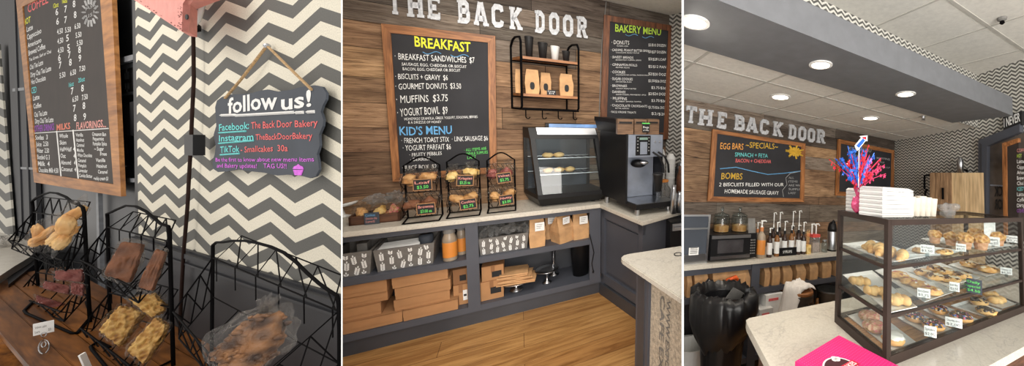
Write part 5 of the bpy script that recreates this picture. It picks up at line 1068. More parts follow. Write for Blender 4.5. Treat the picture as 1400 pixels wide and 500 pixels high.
# ---- right wall items
def RW(u, v): return pln(k, u, v, nR, DR)
def rw_box(mb, u0, vt, u1, vb, off0, off1):
    a = RW(u0, vt); b = RW(u1, vt); c = RW(u1, vb); d = RW(u0, vb)
    sx = [V((q.x, q.y, q.z)) for q in (a, b, c, d)]
    mb.prism([q - nR * off1 for q in sx], nR * (off1 - off0)); return mb
dr = thing('door_frame', 'charcoal door frame at the far right with dark glass behind it', 'door frame', k, RW(1370, 293) )
mb = MB(); A = [RW(1343, 192), RW(1400, 170), RW(1400, 181), RW(1355, 200)]; mb.prism([q - nR * .05 for q in A], nR * .045); part(dr, 'lintel', mb, m['cab'])
mb = MB(); A = [RW(1343, 192), RW(1355, 200), RW(1354, 330), RW(1343, 330)]; mb.prism([q - nR * .05 for q in A], nR * .045); part(dr, 'jamb', mb, m['cab'])
mb = MB(); A = [RW(1346, 196), RW(1349, 198), RW(1348.5, 330), RW(1346, 330)]; mb.prism([q - nR * .056 for q in A], nR * .008); part(dr, 'moulding', mb, m['cabdark'])
mb = MB(); A = [RW(1355, 200), RW(1402, 181), RW(1402, 330), RW(1354, 330)]; mb.prism([q - nR * .012 for q in A], nR * .008); m['dkglass'] = pm('dark_reflecting_glass', (92, 84, 78), .12, var=.35, sc=3); part(dr, 'glass_pane', mb, m['dkglass'])
mb = MB(); A = [RW(1356, 252), RW(1402, 255), RW(1402, 257), RW(1356, 254)]; mb.prism([q - nR * .02 for q in A], nR * .01); part(dr, 'glazing_bar', mb, m['steelb'])
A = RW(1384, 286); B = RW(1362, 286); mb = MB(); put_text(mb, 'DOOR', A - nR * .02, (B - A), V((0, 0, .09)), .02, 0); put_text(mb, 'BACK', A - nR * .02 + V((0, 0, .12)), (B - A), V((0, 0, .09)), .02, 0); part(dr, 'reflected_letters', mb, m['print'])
sg = thing('wall_sign', 'black wall sign with white capitals above the door frame', 'sign', k, RW(1390, 175))
mb = MB(); A = [RW(1375.5, 161), RW(1402, 152), RW(1402, 171), RW(1376.5, 178.5)]; mb.prism([q - nR * .04 for q in A], nR * .03); part(sg, 'panel', mb, m['print'])
A = RW(1377.5, 174.5) - nR * .042; B = RW(1400, 166) - nR * .042; mb = MB(); put_text(mb, 'I NEVER', A, (B - A), V((0, 0, .078)), .02, 0); part(sg, 'lettering', mb, m['white'])
b5 = thing('menu_board', 'wood framed coffee menu chalkboard at the far right edge in front of the door glass', 'menu board', k, RW(1392, 293))
for nm, A, mt in (('frame_rail', [RW(1382, 197), RW(1404, 190), RW(1404, 196), RW(1388, 201.5)], 'frame'), ('frame_rail', [RW(1382, 197), RW(1388, 201.5), RW(1389.5, 330), RW(1384.5, 330)], 'frame_v'), ('chalkboard_surface', [RW(1388, 201), RW(1404, 195.5), RW(1404, 330), RW(1389.5, 330)], 'slateL')):
    mb = MB(); mb.prism([q - nR * (.10 if nm[0] == 'f' else .09) for q in A], nR * .03); part(b5, nm, mb, m[mt])
for i, (s_, c_) in enumerate((('COFFEE', 'pink'), ('HOT', 'lime'), ('Latte', 'white'), ('Cappuccino', 'white'), ('Americano', 'white'), ('Brewed', 'white'), ('Chai', 'white'), ('ICED', 'teal'), ('Latte', 'white'), ('Coffee', 'white'), ('Dirty Chai', 'white'), ('OTHER DRINKS', 'purple'))):
    v = 208 + i * 7.5; A = pln(k, 1390.5, v, nR, DR - .1); B = pln(k, 1390.5 + 2.2 * len(s_), v - .4, nR, DR - .1); mb = MB(); put_text(mb, s_, A, B - A, V((0, 0, .03)), .005); part(b5, 'chalk_writing', mb, m[c_], label='%s chalk word' % c_)
# plywood cabinet in front of the side wall
t = thing('plywood_cabinet', 'pale wooden cabinet with weathered plank front behind the pastry case', 'cabinet', k, P(k, 1310, 293, 1, 1.75))
A = P(k, 1302, 236, 1, 1.75); B = P(k, 1272, 235, 1, 1.95); w_ = dR
a0 = V((A.x, A.y, -.9)); zt = A.z; pl = a0 + V((-.02, .32, 0)); 
ra = P(k, 1345, 243, 1, 1.45); e_ = V((ra.x - A.x, ra.y - A.y, 0))
lb_ = P(k, 1272, 236, 2, zt); f_ = V((lb_.x - A.x, lb_.y - A.y, 0))
mb = MB(); mb.prism([a0, a0 + e_, a0 + e_ + f_, a0 + f_], (0, 0, zt + .9)); m['ply'] = wood('pale_plywood', (206, 176, 132), (228, 200, 158), 2, 2, .5, .05); part(t, 'box', mb, m['ply'])
mb = MB(); nn_ = V((f_.y, -f_.x, 0)).normalized()
if nn_.dot(a0) > 0: nn_ = -nn_
for i in range(4):
    p0 = a0 + f_ * (i / 4 + .006); p1 = a0 + f_ * ((i + 1) / 4 - .006); mb.prism([p0, p1, p1 + nn_ * .012, p0 + nn_ * .012], (0, 0, zt + .9))
part(t, 'plank_front', mb, m['walnut'] if False else wood('weathered_plank', (120, 92, 66), (176, 142, 108), 4, 2)); 
mb = MB(); pc = a0 + f_ * .35 + nn_ * .03; mb.tube([(pc.x, pc.y, zt - .16), (pc.x, pc.y, zt - .28)], .012, 8); part(t, 'handle', mb, m['blackmetal'])
c = P(k, 1313, 236, 2, zt); mb = MB(); mb.lathe([(.03, 0), (.03, .12), (.02, .14), (.022, .16)], c, 16); solo('metal_canister', 'small steel canister on top of the pale wooden cabinet', 'canister', k, mb, m['steel'], c, smooth=True)
c = P(k, 1316, 236.5, 2, zt); mb = MB(); mb.tube([c + V((-.07, -.02, .0)), c + V((-.05, -.02, .035)), c + V((.05, -.02, .035)), c + V((.07, -.02, 0))], .009, 8); solo('black_handle', 'black lever handle lying on the pale wooden cabinet', 'handle', k, mb, m['blackmetal'], c)
c = P(k, 1266, 275, 1, 2.0); mb = MB(); mb.tube([P(k, u, v, 1, 2.0) for u, v in ((1271, 239), (1264, 240), (1264, 258), (1268, 259), (1265, 262), (1264, 300))], .012, 6); solo('wall_bracket', 'thin black bracket standing left of the weathered plank cabinet', 'bracket', k, mb, m['blackmetal'], c)

# ---- near counter and pastry case
cl = at(k, 1023, 441, ZN); yfr = .53
f0 = cl - dR * ((cl.y - yfr) / dR.y)
yb_ = 1.19
nc = thing('countertop', 'near cream counter running under the glass pastry case', 'countertop', k, (1.5, .9, ZN - .03))
mb = MB(); bl = V((cl.x, cl.y, 0)); pts = [(f0.x, f0.y, ZN - .03), (3.15, yfr, ZN - .03), (3.3, yb_, ZN - .03), (bl.x + .03, yb_, ZN - .03), (bl.x + .006, yb_ - .012, ZN - .03), (bl.x - .008, yb_ - .04, ZN - .03)]
mb.prism(pts, (0, 0, .03)); part(nc, 'slab', mb, m['quartz'], bevel=.004)
ncb = thing('counter_base', 'barn board clad base under the near cream counter', 'cabinet', k, (1.5, .9, ZF)); mb = MB(); mb.prism([(f0.x + .07, yfr + .04, ZF), (3.1, yfr + .04, ZF), (3.2, yb_ - .04, ZF), (bl.x + .06, yb_ - .04, ZF)], (0, 0, ZN - ZF - .032)); part(ncb, 'boarding', mb, m['walnut'])
# case frame in oblique plan: e along X, g along dR
K0 = V((1.001, .692, 0)); EL = 1.105; GL = .325; X_ = V((1, 0, 0)); ZT = -.09
def kp_(a, b, z): return V((K0.x, K0.y, z)) + X_ * a + dR * b
pc = thing('pastry_case', 'dark framed glass pastry display case with three levels on the near counter', 'display case', k, kp_(EL / 2, GL / 2, ZN))
m['bronze'] = pm('dark_bronze_frame', (52, 40, 35), .45, 0, var=.08, spec=.3)
def bar(mb, p, q, w, h):
    d = (q - p); d.z = 0; L_ = d.length
    if L_ < 1e-4: return
    d.normalize(); s_ = V((-d.y, d.x, 0)) * w / 2; mb.prism([p + s_, p - s_, q - s_, q + s_], (0, 0, h))
def post(name, a, b, w=.011):
    mb = MB(); mb.prism([kp_(a - w, b - w, ZN), kp_(a + w, b - w, ZN), kp_(a + w, b + w, ZN), kp_(a - w, b + w, ZN)], (0, 0, ZT - ZN)); part(pc, name, mb, m['bronze'], bevel=.002)
for a, b in ((.0, .0), (EL, 0), (0, GL), (EL, GL)): post('corner_post', a, b)
for z_, h_, nm in ((ZT - .02, .02, 'top_rail'), (ZN, .03, 'base_rail')):
    for p, q in (((0, 0), (EL, 0)), ((0, 0), (0, GL)), ((0, GL), (EL, GL)), ((EL, 0), (EL, GL))):
        mb = MB(); bar(mb, kp_(*p, z_), kp_(*q, z_), .022, h_); part(pc, nm, mb, m['bronze'], bevel=.002)
mb = MB(); mb.prism([kp_(0, 0, ZT - .004), kp_(EL, 0, ZT - .004), kp_(EL, GL, ZT - .004), kp_(0, GL, ZT - .004)], (0, 0, .004)); part(pc, 'glass_top', mb, m['glass'])
for z_ in (-.25, -.402):
    mb = MB(); mb.prism([kp_(.01, .01, z_), kp_(EL - .01, .01, z_), kp_(EL - .01, GL - .01, z_), kp_(.01, GL - .01, z_)], (0, 0, .004)); part(pc, 'glass_shelf', mb, m['glass'])
    for p, q in (((0, 0), (EL, 0)), ((0, 0), (0, GL))): mb = MB(); bar(mb, kp_(*p, z_ - .004), kp_(*q, z_ - .004), .014, .01); part(pc, 'shelf_rail', mb, m['bronze'])
mb = MB(); mb.prism([kp_(.012, .012, ZN + .012), kp_(EL - .012, .012, ZN + .012), kp_(EL - .012, GL - .012, ZN + .012), kp_(.012, GL - .012, ZN + .012)], (0, 0, .006)); m['oakfl'] = wood('oak_case_floor', (176, 116, 62), (214, 152, 90), 5, 0, .6, .05); part(pc, 'wooden_floor', mb, m['oakfl'])
mb = MB(); mb.prism([kp_(.0, -.004, ZN + .03), kp_(EL, -.004, ZN + .03), kp_(EL, -.002, ZN + .03), kp_(0, -.002, ZN + .03)], (0, 0, ZT - ZN - .05)); part(pc, 'front_glass', mb, m['glass'])
mb = MB(); mb.prism([kp_(-.004, 0, ZN + .03), kp_(-.002, 0, ZN + .03), kp_(-.002, GL, ZN + .03), kp_(-.004, GL, ZN + .03)], (0, 0, ZT - ZN - .05)); part(pc, 'side_glass', mb, m['glass'])
mb = MB(); mb.prism([kp_(.0, -.01, -.42), kp_(.012, -.01, -.42), kp_(.012, -.008, -.42), kp_(0, -.008, -.42)], (0, 0, .0005)); mb.bm.free()
ZL = {1: -.245, 2: -.397, 3: ZN + .019}
def tray(lev, quad, lab, mt='white', h=.01):
    z = ZL[lev]; p = [at(k, u, v, z) for u, v in quad]; c = sum(p, V((0, 0, 0))) / 4
    t = thing('serving_tray', lab, 'tray', k, c); mb = MB(); inn = [q.lerp(c, .12) for q in p]; up = V((0, 0, h))
    mb.hexa(inn, [q + V((0, 0, .002)) for q in inn])
    for i in range(4):
        j = (i + 1) % 4; mb.hexa([inn[i], inn[j], p[j] + up * .8, p[i] + up * .8], [inn[i] + V((0, 0, .003)), inn[j] + V((0, 0, .003)), p[j] + up, p[i] + up])
    part(t, 'dish', mb, m[mt], bevel=0); return t
def pastry(lev, u, v, rpx, kind, lab, grp, yaw=0, asp=1.0, lift=.003, name='pastry'):
    z = ZL[lev] + lift; c = at(k, u, v, z); r = rpx * pxm(k, c) * .97
    t = thing(name, lab, name.replace('_', ' ') if name != 'pastry' else 'pastry', k, c, yaw=yaw, group=grp)
    S = int(u * 7 + v) % 97
    if kind == 'muffin':
        mb = MB(); mb.lathe([(r * .66, 0), (r * .86, r * 1.05)], (0, 0, 0), 20); part(t, 'paper_liner', mb, m['liner'], local=True)
        mb = MB(); mb.blob((0, 0, r * 1.3), (r, r, r * .78), .1, 2.5, 3, S, flat=-.5); part(t, 'muffin_top', mb, m['crumb'], local=True, smooth=True)
    elif kind == 'croissant':
        mb = MB(); n = 7
        for i in range(n):
            f = (i - 3) / 3; rr = r * .55 * (1 - .55 * abs(f)) ; mb.blob((f * r * 1.15 * asp, r * .35 * f * f, rr * .85), (rr * .62, rr * 1.05, rr), .05, 2, 2, S + i)
        part(t, 'layers', mb, m['dough'], local=True, smooth=True)
    elif kind in ('donut', 'chocdonut'):
        n, q = 24, 10; mb = MB(); 
        def torus(mb, R0, r0, zc, zs0, jit=0):
            rg = [[mb.bm.verts.new(((R0 + r0 * math.cos(2 * PI * b / q)) * math.cos(2 * PI * a / n) * asp, (R0 + r0 * math.cos(2 * PI * b / q)) * math.sin(2 * PI * a / n), zc + r0 * zs0 * math.sin(2 * PI * b / q))) for b in range(q)] for a in range(n)]
            for a in range(n):
                for b in range(q): mb.bm.faces.new((rg[a][b], rg[(a + 1) % n][b], rg[(a + 1) % n][(b + 1) % q], rg[a][(b + 1) % q]))
        torus(mb, r * .6, r * .4, r * .32, .8); part(t, 'fried_dough', mb, m['bun'], local=True, smooth=True)
        mb = MB(); torus(mb, r * .6, r * .36, r * .44, .72); part(t, 'icing', mb, m['sprk'] if kind == 'donut' else m['choc'], local=True, smooth=True)
    elif kind == 'nutdonut':
        mb = MB(); mb.blob((0, 0, r * .4), (r * asp, r, r * .48), .07, 3, 3, S, flat=-.75); part(t, 'coated_ring', mb, m['sprk2'], local=True, smooth=True)
    elif kind == 'whitedonut':
        mb = MB(); mb.blob((0, 0, r * .35), (r, r, r * .45), .04, 2, 3, S, flat=-.75); part(t, 'fried_dough', mb, m['bun'], local=True, smooth=True)
        mb = MB(); mb.blob((0, 0, r * .62), (r * .92, r * .9, r * .34), .16, 3, 3, S); part(t, 'icing', mb, m['icing'], local=True, smooth=True)
    elif kind == 'golden':
        mb = MB()
        for i in range(4): mb.blob(((i - 1.5) * r * .42 * asp, .15 * r * (-1) ** i, r * .38), (r * .42, r * .62, r * .42), .16, 2.5, 2, S + i)
        part(t, 'layers', mb, m['dough'], local=True, smooth=True)
    else:
        mb = MB(); mb.blob((0, 0, r * .32), (r * asp, r, r * .38), .1, 2.5, 3, S, flat=-.8); part(t, 'bun', mb, m['dough'], local=True, smooth=True)
        mb = MB(); mb.blob((0, 0, r * .45), (r * .88 * asp, r * .86, r * .32), .16, 3, 3, S + 1); part(t, 'topping', mb, m[{'danish': 'glaze', 'drizzle': 'choccr', 'roll': 'choccr', 'choc': 'choc'}[kind]], local=True, smooth=True)
    return t
PE = 'pastries in the glass case'
tray(1, [(1151, 336), (1222, 361), (1265, 354), (1195, 331)], 'white tray of croissants on the top shelf of the pastry case')
for i, (u, v, r) in enumerate(((1191, 345, 16), (1203, 349, 17), (1217, 352, 15), (1234, 356, 15))): pastry(1, u, v - 1, r, 'croissant', 'golden croissant on the top shelf, %s from the left' % on[i], 'croissants', yaw=.9 - .1 * i)
tray(1, [(1222, 352), (1285, 350), (1314, 345), (1252, 337)], 'white tray with chocolate topped pastries on the top shelf')
for i, (u, v) in enumerate(((1256, 345), (1289, 348), (1294, 347))): pastry(1, u, v, 9, 'drizzle', ['chocolate streaked pastry left of a label on the top shelf', 'chocolate streaked pastry right of a label on the top shelf', 'chocolate streaked pastry furthest right on its tray on the top shelf'][i], PE)
tray(1, [(1259, 328), (1345, 343), (1386, 337), (1300, 326)], 'long white tray of muffins on the top shelf of the pastry case')
for i, (u, v, r) in enumerate(((1278, 332, 9), (1300, 335, 9), (1333, 331, 9.5), (1351, 330, 8.5), (1364, 336, 9.5), (1319, 340, 11), (1341, 341, 11))):
    pastry(1, u, v, r, 'muffin', ['pale muffin at the left end of the muffin tray', 'pale muffin second from the left on the muffin tray', 'muffin behind and between the two large front muffins', 'smallest muffin at the back right of the muffin tray', 'muffin at the right end of the muffin tray, behind a label', 'large front muffin with a label before it', 'largest crumbly muffin at the front of the muffin tray'][i], 'muffins', name='muffin')
tray(2, [(1152, 378), (1217, 431), (1254, 423), (1192, 372)], 'white tray of twisted golden pastries at the left of the middle shelf')
for i, (u, v, r) in enumerate(((1175, 390, 14), (1196, 404, 15), (1226, 417, 18))): pastry(2, u, v - 1, r, 'golden', ['twisted golden pastry at the back of the left middle tray', 'twisted golden pastry in the middle of the left middle tray', 'twisted golden pastry at the front of the left middle tray'][i], 'twisted pastries', yaw=-.5)
tray(2, [(1196, 372), (1264, 416), (1304, 402), (1238, 362)], 'white tray of berry danishes on the middle shelf')
for i, (u, v, r) in enumerate(((1229, 380, 12), (1243, 388, 12), (1257, 393, 12), (1273, 402, 14))): pastry(2, u, v, r, 'danish', 'iced berry danish, %s from the left on the middle shelf' % on[i], 'berry danishes', asp=1.2)
tray(2, [(1240, 372), (1295, 394), (1340, 382), (1285, 361)], 'white tray of drizzled pastries in the centre of the middle shelf')
for i, (u, v, r) in enumerate(((1262, 376, 11), (1279, 382, 12), (1292, 375, 12), (1300, 385, 12), (1316, 380, 11), (1278, 370, 10))): pastry(2, u, v, r, 'drizzle', ['drizzled pastry at the left corner of the centre tray', 'drizzled pastry second from left at the front of the centre tray', 'drizzled pastry in the middle of the centre tray', 'drizzled pastry at the front of the centre tray', 'drizzled pastry at the right end of the centre tray', 'drizzled pastry at the back of the centre tray'][i], PE, asp=1.25)
tray(2, [(1296, 364), (1348, 380), (1374, 373), (1322, 357)], 'white tray of cinnamon rolls at the right of the middle shelf')
for i, (u, v, r) in enumerate(((1326, 366, 12), (1351, 373, 14))): pastry(2, u, v - 1, r, 'roll', ['cinnamon roll at the back of the right middle tray', 'large cinnamon roll at the front of the right middle tray'][i], PE, asp=1.1)
tray(3, [(1155, 431), (1222, 484), (1256, 474), (1192, 424)], 'pale tray with three coated donuts on the wooden floor of the case')
for i, (u, v, r) in enumerate(((1188, 440, 14), (1195, 455, 16))): pastry(3, u, v - 3, r, 'nutdonut', ['pink sprinkled donut at the back of the left floor tray', 'pink sprinkled donut in the middle of the left floor tray'][i], 'coated donuts', asp=1.1)
pastry(3, 1221, 469, 16, 'whitedonut', 'donut with thick white icing beside the front case post', 'coated donuts')
tray(3, [(1227, 437), (1275, 463), (1303, 454), (1256, 430)], 'white tray of sprinkled donuts at the centre of the case floor')
for i, (u, v, r) in enumerate(((1251, 438, 14), (1276, 449, 15))): pastry(3, u, v, r, 'donut', ['sprinkled chocolate donut at the back of the centre floor tray', 'sprinkled chocolate donut at the front of the centre floor tray'][i], 'donuts on the case floor')
tray(3, [(1262, 426), (1316, 450), (1341, 441), (1290, 420)], 'white tray of sprinkled donuts right of the centre of the case floor')
for i, (u, v, r) in enumerate(((1283, 427, 13), (1314, 438, 15))): pastry(3, u, v, r, 'donut', ['sprinkled chocolate donut at the back of the next tray', 'sprinkled chocolate donut at the front of the next tray, right of a label'][i], 'donuts on the case floor')
tray(3, [(1300, 420), (1350, 436), (1374, 428), (1325, 412)], 'white tray of chocolate iced donuts on the right case floor')
for i, (u, v, r) in enumerate(((1338, 416, 12), (1348, 429, 13))): pastry(3, u, v, r, 'choc', ['chocolate iced donut at the back of the right floor tray', 'chocolate iced donut at the front of the right floor tray'][i], 'donuts on the case floor')
tray(3, [(1335, 412), (1370, 424), (1390, 417), (1352, 404)], 'white tray of plain glazed donuts at the far right of the case floor')
for i, (u, v, r) in enumerate(((1354, 407, 11), (1363, 414, 12))): pastry(3, u, v, r, 'golden', ['plain glazed donut at the back of the far right tray', 'plain glazed donut at the front of the far right tray'][i], 'donuts on the case floor')
def card(lev, u, v, w, h, lab, txt, tilt=.12, mt='paper', ink='print'):
    c = at(k, u, v, ZL[lev] + .002); s = pxm(k, c); t = thing('price_label', lab, 'price label', k, c, yaw=math.atan2(c.y, c.x) - PI / 2 + tilt, group='price labels in the pastry case'); hw = w * s / 2; hh = h * s; st_ = .014 if mt == 'paper' else 0
    mb = MB(); mb.box(-hw, hw, 0, .0015, st_, st_ + hh); part(t, 'card', mb, m[mt], local=True)
    if st_: mb = MB(); mb.box(-.006, .006, 0, .012, 0, st_ + .004); part(t, 'clear_holder', mb, m['glassd'], local=True)
    mb = MB(); n = len(txt)
    for i, s_ in enumerate(txt): put_text(mb, s_, (-hw * .85, -.001, st_ + hh * (1 - (i + 1) / (n + .4))), (hw * 1.6, 0, 0), (0, 0, hh * .5 / n), 0)
    part(t, 'lettering', mb, m[ink], local=True)
for a in ((1, 1268, 351, 17, 11, 'white price label before the chocolate topped pastry', ('Eclair', '$3.50')), (1, 1314, 348, 12, 10, 'white price label before the third muffin', ('Banana nut', '$3.75')), (1, 1358, 340, 15, 12, 'white price label before the muffins at the right', ('Blueberry', 'crumb $3.75')), (1, 1385, 335, 15, 9, 'white price label at the right end of the top shelf', ('Pumpkin', '$3.75')),
          (2, 1263, 412, 16, 12, 'white price label before the berry danishes', ('Berry Danish', '$3.75')), (2, 1305, 403, 12, 12, 'white price label before the drizzled pastries', ('Bear claw', '$3.50')), (2, 1376, 379, 13, 9, 'white price label at the right of the middle shelf', ('Cinnamon roll', '$4.50')),
          (3, 1272, 466, 15, 14, 'white price label before the centre donuts', ('Sprinkle', '$2.00')), (3, 1304, 452, 20, 12, 'wide tilted price label between two donut trays', ('Chocolate donut', '$2.00'))): card(*a)
card(2, 1332, 401, 18, 19, 'dark green chalk card leaning on the middle shelf of the case', ('Daily', 'special', '$4.50'), -.1, 'slateB', 'green')
A = kp_(.9, .1, -.2); mb = MB(); mb.box(A.x, A.x + .13, A.y, A.y + .002, -.2, -.12); solo('paper_notice', 'white paper notice behind the glass in the top right of the case', 'notice', k, mb, m['paper'], A)
# on top of the case
def topat(u, v): return at(k, u, v, ZT)
for i, (u0, u1, vb, vt, lb) in enumerate(((1183, 1214, 292, 257, 'left'), (1206, 1249, 297.5, 254, 'right'))):
    c = topat(u0, vb); s = pxm(k, c); xb_ = P(k, u1, vb, 1, c.y).x; w = (xb_ - c.x) / 2; c = V((c.x + w, c.y, c.z)); h = (vb - vt) * s * .97; n = 7; c = c + V((0, .05, 0))
    for q in range(n):
        z = ZT + h * q / n; mb = MB(); hh = h / n; tw = .0 if q < n - 1 else .0; dd = .05
        t0 = .9 if q == n - 1 else 1.09
        mb.hexa([(c.x - w * .97, c.y - dd * .97, z + .001), (c.x + w * .97, c.y - dd * .97, z + .001), (c.x + w * .97, c.y + dd, z + .001), (c.x - w * .97, c.y + dd, z + .001)], [(c.x - w, c.y - dd, z + hh * .45), (c.x + w, c.y - dd, z + hh * .45), (c.x + w, c.y + dd, z + hh * .45), (c.x - w, c.y + dd, z + hh * .45)])
        mb.hexa([(c.x - w, c.y - dd, z + hh * .5), (c.x + w, c.y - dd, z + hh * .5), (c.x + w, c.y + dd, z + hh * .5), (c.x - w, c.y + dd, z + hh * .5)], [(c.x - w * .9 * t0, c.y - dd * .9 * t0, z + hh * .98), (c.x + w * .9 * t0, c.y - dd * .9 * t0, z + hh * .98), (c.x + w * .9 * t0, c.y + dd, z + hh * .98), (c.x - w * .9 * t0, c.y + dd, z + hh * .98)])
        solo('takeout_box', 'white foam takeout box %s of the %s stack on the pastry case' % (['at the bottom', 'second from the bottom', 'third from the bottom', 'in the middle', 'third from the top', 'second from the top', 'at the top'][q], ['left', 'right'][i]), 'takeout box', k, mb, m['foam'], (c.x, c.y, z), group='foam takeout boxes')
m['cupcream'] = pm('cream_paper_liner', (204, 196, 182), .8, var=.05, sc=30)
for i in range(6):
    c = topat(1253 + i * 7.5, 297) + V((0, .05, 0)); r = .022; mb = MB(); mb.lathe([(r * .7, 0), (r, .08 - .004 * (i % 3)), (r * .95, .082 - .004 * (i % 3)), (r * .66, .006)], c, 16)
    solo('paper_cup', 'cream paper cup stack on the case, %s from the foam boxes' % on[i], 'paper cups', k, mb, m['cupcream'], c, group='cream paper cups on the case')
c = topat(1306, 297) + V((0, .03, 0)); mb = MB(); crumple(mb, c + V((0, 0, .03)), .04, .03, .03, 9, amp=.4); solo('plastic_bag', 'small crumpled clear bag at the right end of the cream cups', 'bag', k, mb, m['wrap2'], c)
# foil spray
c = topat(1172.5, 292); c = kp_(.03, GL - .07, ZT); c = P(k, 1172.5, 291.5, 2, ZT)
s = pxm(k, c); hp = thing('foil_spray', 'red white and blue star tinsel spray in a pink foil weight on the pastry case', 'decoration', k, c)
m['pfoil'] = pm('pink_foil', (236, 84, 130), .25, .35, var=.25, sc=30); m['rfoil'] = pm('red_foil', (222, 48, 62), .25, .3); m['bfoil'] = pm('blue_foil', (44, 104, 204), .25, .3); m['hpfoil'] = pm('hot_pink_foil', (236, 70, 120), .25, .3)
mb = MB(); mb.blob(c + V((0, 0, 12 * s)), (8.5 * s, 8 * s, 12.5 * s), .1, 3, 3, 3, flat=-.95); mb.lathe([(3 * s, 20 * s), (2.2 * s, 23 * s), (6 * s, 33 * s), (7 * s, 35 * s)], c, 14); part(hp, 'foil_weight', mb, m['pfoil'], smooth=False)
rnd = random.Random(5); nk = c + V((0, 0, 32 * s))
def star(mb, p, r, ax1, ax2):
    pts = [p + ax1 * (r if i % 2 == 0 else r * .42) * math.cos(PI * i / 5) + ax2 * (r if i % 2 == 0 else r * .42) * math.sin(PI * i / 5) for i in range(10)]
    nrm = ax1.cross(ax2) * .002; mb.hexa(pts, [q + nrm for q in pts])
for col, n, lo, hi in (('bfoil', 34, -.95, .35), ('rfoil', 22, -.95, .95), ('hpfoil', 24, .1, 1.0)):
    mb = MB(); ms = MB()
    for i in range(n):
        a = rnd.uniform(lo * 1.15, hi * 1.08) * .95; L_ = rnd.uniform(32, 68) * s; yy = rnd.uniform(-.5, .5) * L_ * .6
        if col == 'hpfoil' and a > .5: L_ = rnd.uniform(44, 74) * s
        e = nk + V((math.sin(a) * L_, yy, math.cos(a) * L_ * .95)); mid = nk.lerp(e, .5) + V((0, 0, L_ * .08)); mb.tube([nk, mid, e], .0014, 4)
        for q in range(4):
            f = rnd.uniform(.3, 1); p = nk.lerp(e, f) + V((rnd.uniform(-1, 1), rnd.uniform(-1, 1), rnd.uniform(-1, 1))) * 3 * s
            an = rnd.uniform(0, 6); ax1 = V((math.cos(an), .3 * math.sin(an * 2), math.sin(an))).normalized(); ax2 = ax1.cross(V((0.2, 1, .1))).normalized(); star(ms, p, rnd.uniform(1.6, 3.6) * s, ax1, ax2)
    part(hp, 'tinsel_stems', mb, m[col]); part(hp, 'foil_stars', ms, m[col], stuff=False)
A = P(k, 1173.5, 262, 1, c.y - .01); B = P(k, 1174.5, 203, 1, c.y - .01); mb = MB(); mb.tube([A, B], .002, 5); part(hp, 'pick_stem', mb, m['white'])
mb = MB(); Q = [P(k, u, v, 1, c.y - .012) for u, v in ((1169, 199), (1178, 188), (1175.5, 186), (1186, 185), (1186, 193), (1184, 192), (1175, 203), (1172, 206))]; mb.prism(Q, (0, .003, 0)); part(hp, 'rocket_cutout', mb, m['white'])
mb = MB(); Q = [P(k, u, v, 1, c.y - .014) for u, v in ((1171, 199), (1180, 189), (1183, 192), (1174.5, 202))]; mb.prism(Q, (0, .001, 0)); part(hp, 'rocket_body', mb, m['bfoil'])
mb = MB(); Q = [P(k, u, v, 1, c.y - .014) for u, v in ((1178, 187.5), (1184.5, 186.5), (1184.5, 191), (1181, 189.5))]; mb.prism(Q, (0, .001, 0)); part(hp, 'rocket_nose', mb, m['rfoil'])
# pink cake box on the near counter
zk = -.505; q0 = at(k, 1147, 458, zk); q1_ = at(k, 1078, 499, zk); q2_ = at(k, 1223, 497, zk)
ea = (q1_ - q0).normalized(); eb = (q2_ - q0).normalized()
pk = thing('bakery_box', 'hot pink dotted bakery box with a dark round badge on the near counter', 'box', k, q0 + (ea + eb) * .12 + V((0, 0, ZN - zk)))
Lk = .26
mb = MB(); b0 = [q0, q0 + ea * Lk, q0 + ea * Lk + eb * Lk, q0 + eb * Lk]; mb.prism([V((p.x, p.y, ZN + .001)) for p in b0], (0, 0, zk - ZN - .001)); part(pk, 'box', mb, m['magenta'], bevel=.002)
m['pinkdot'] = pm('pale_pink_dots', (250, 120, 175), .5); mb = MB()
for i in range(26):
    for j in range(26):
        p = q0 + ea * (.008 + i * .0095) + eb * (.008 + j * .0095) + V((0, 0, .0006)); d = .0018; mb.face([p + ea * d, p + eb * d, p - ea * d, p - eb * d])
part(pk, 'dot_print', mb, m['pinkdot'])
bc = at(k, 1152, 506, zk); mb = MB()
def disc(mb, c, r, z, n=32, a=1): mb.prism([V((c.x, c.y, zk + z)) + (ea * math.cos(2 * PI * i / n) + eb * math.sin(2 * PI * i / n)) * r for i in range(n)], (0, 0, .0006))
r_ = .062; disc(mb, bc, r_, .001); part(pk, 'badge_ring', mb, m['paper']); mb = MB(); disc(mb, bc, r_ * .9, .0017); part(pk, 'badge_disc', mb, m['maroon'])
bd = (at(k, 1174, 487, zk) - at(k, 1150, 500, zk)).normalized(); bn = V((-bd.y, bd.x, 0))
bnd = bc + V((0, 0, .0025)); mb = MB(); mb.prism([bnd - bd * .07 - bn * .013, bnd + bd * .07 - bn * .013, bnd + bd * .07 + bn * .013, bnd - bd * .07 + bn * .013], (0, 0, .0006)); m['redband'] = pm('red_band', (206, 30, 60), .45); part(pk, 'badge_band', mb, m['redband'])
mb = MB(); put_text(mb, 'SMALLCAKES', bnd - bd * .062 - bn * .008 + V((0, 0, .001)), bd * .124, bn * .016, .02, 0); part(pk, 'lettering', mb, m['paper'])
cc = at(k, 1143, 492, zk); mb = MB()
for dx_, dy_, rr in ((-.008, 0, .008), (.008, 0, .008), (0, .006, .01), (0, -.004, .009)): mb.prism([cc + V((0, 0, .003)) + bd * (dx_ + rr * math.cos(2 * PI * i / 14)) + bn * (dy_ + rr * math.sin(2 * PI * i / 14)) for i in range(14)], (0, 0, .0006))
part(pk, 'cupcake_mark', mb, m['paper'])

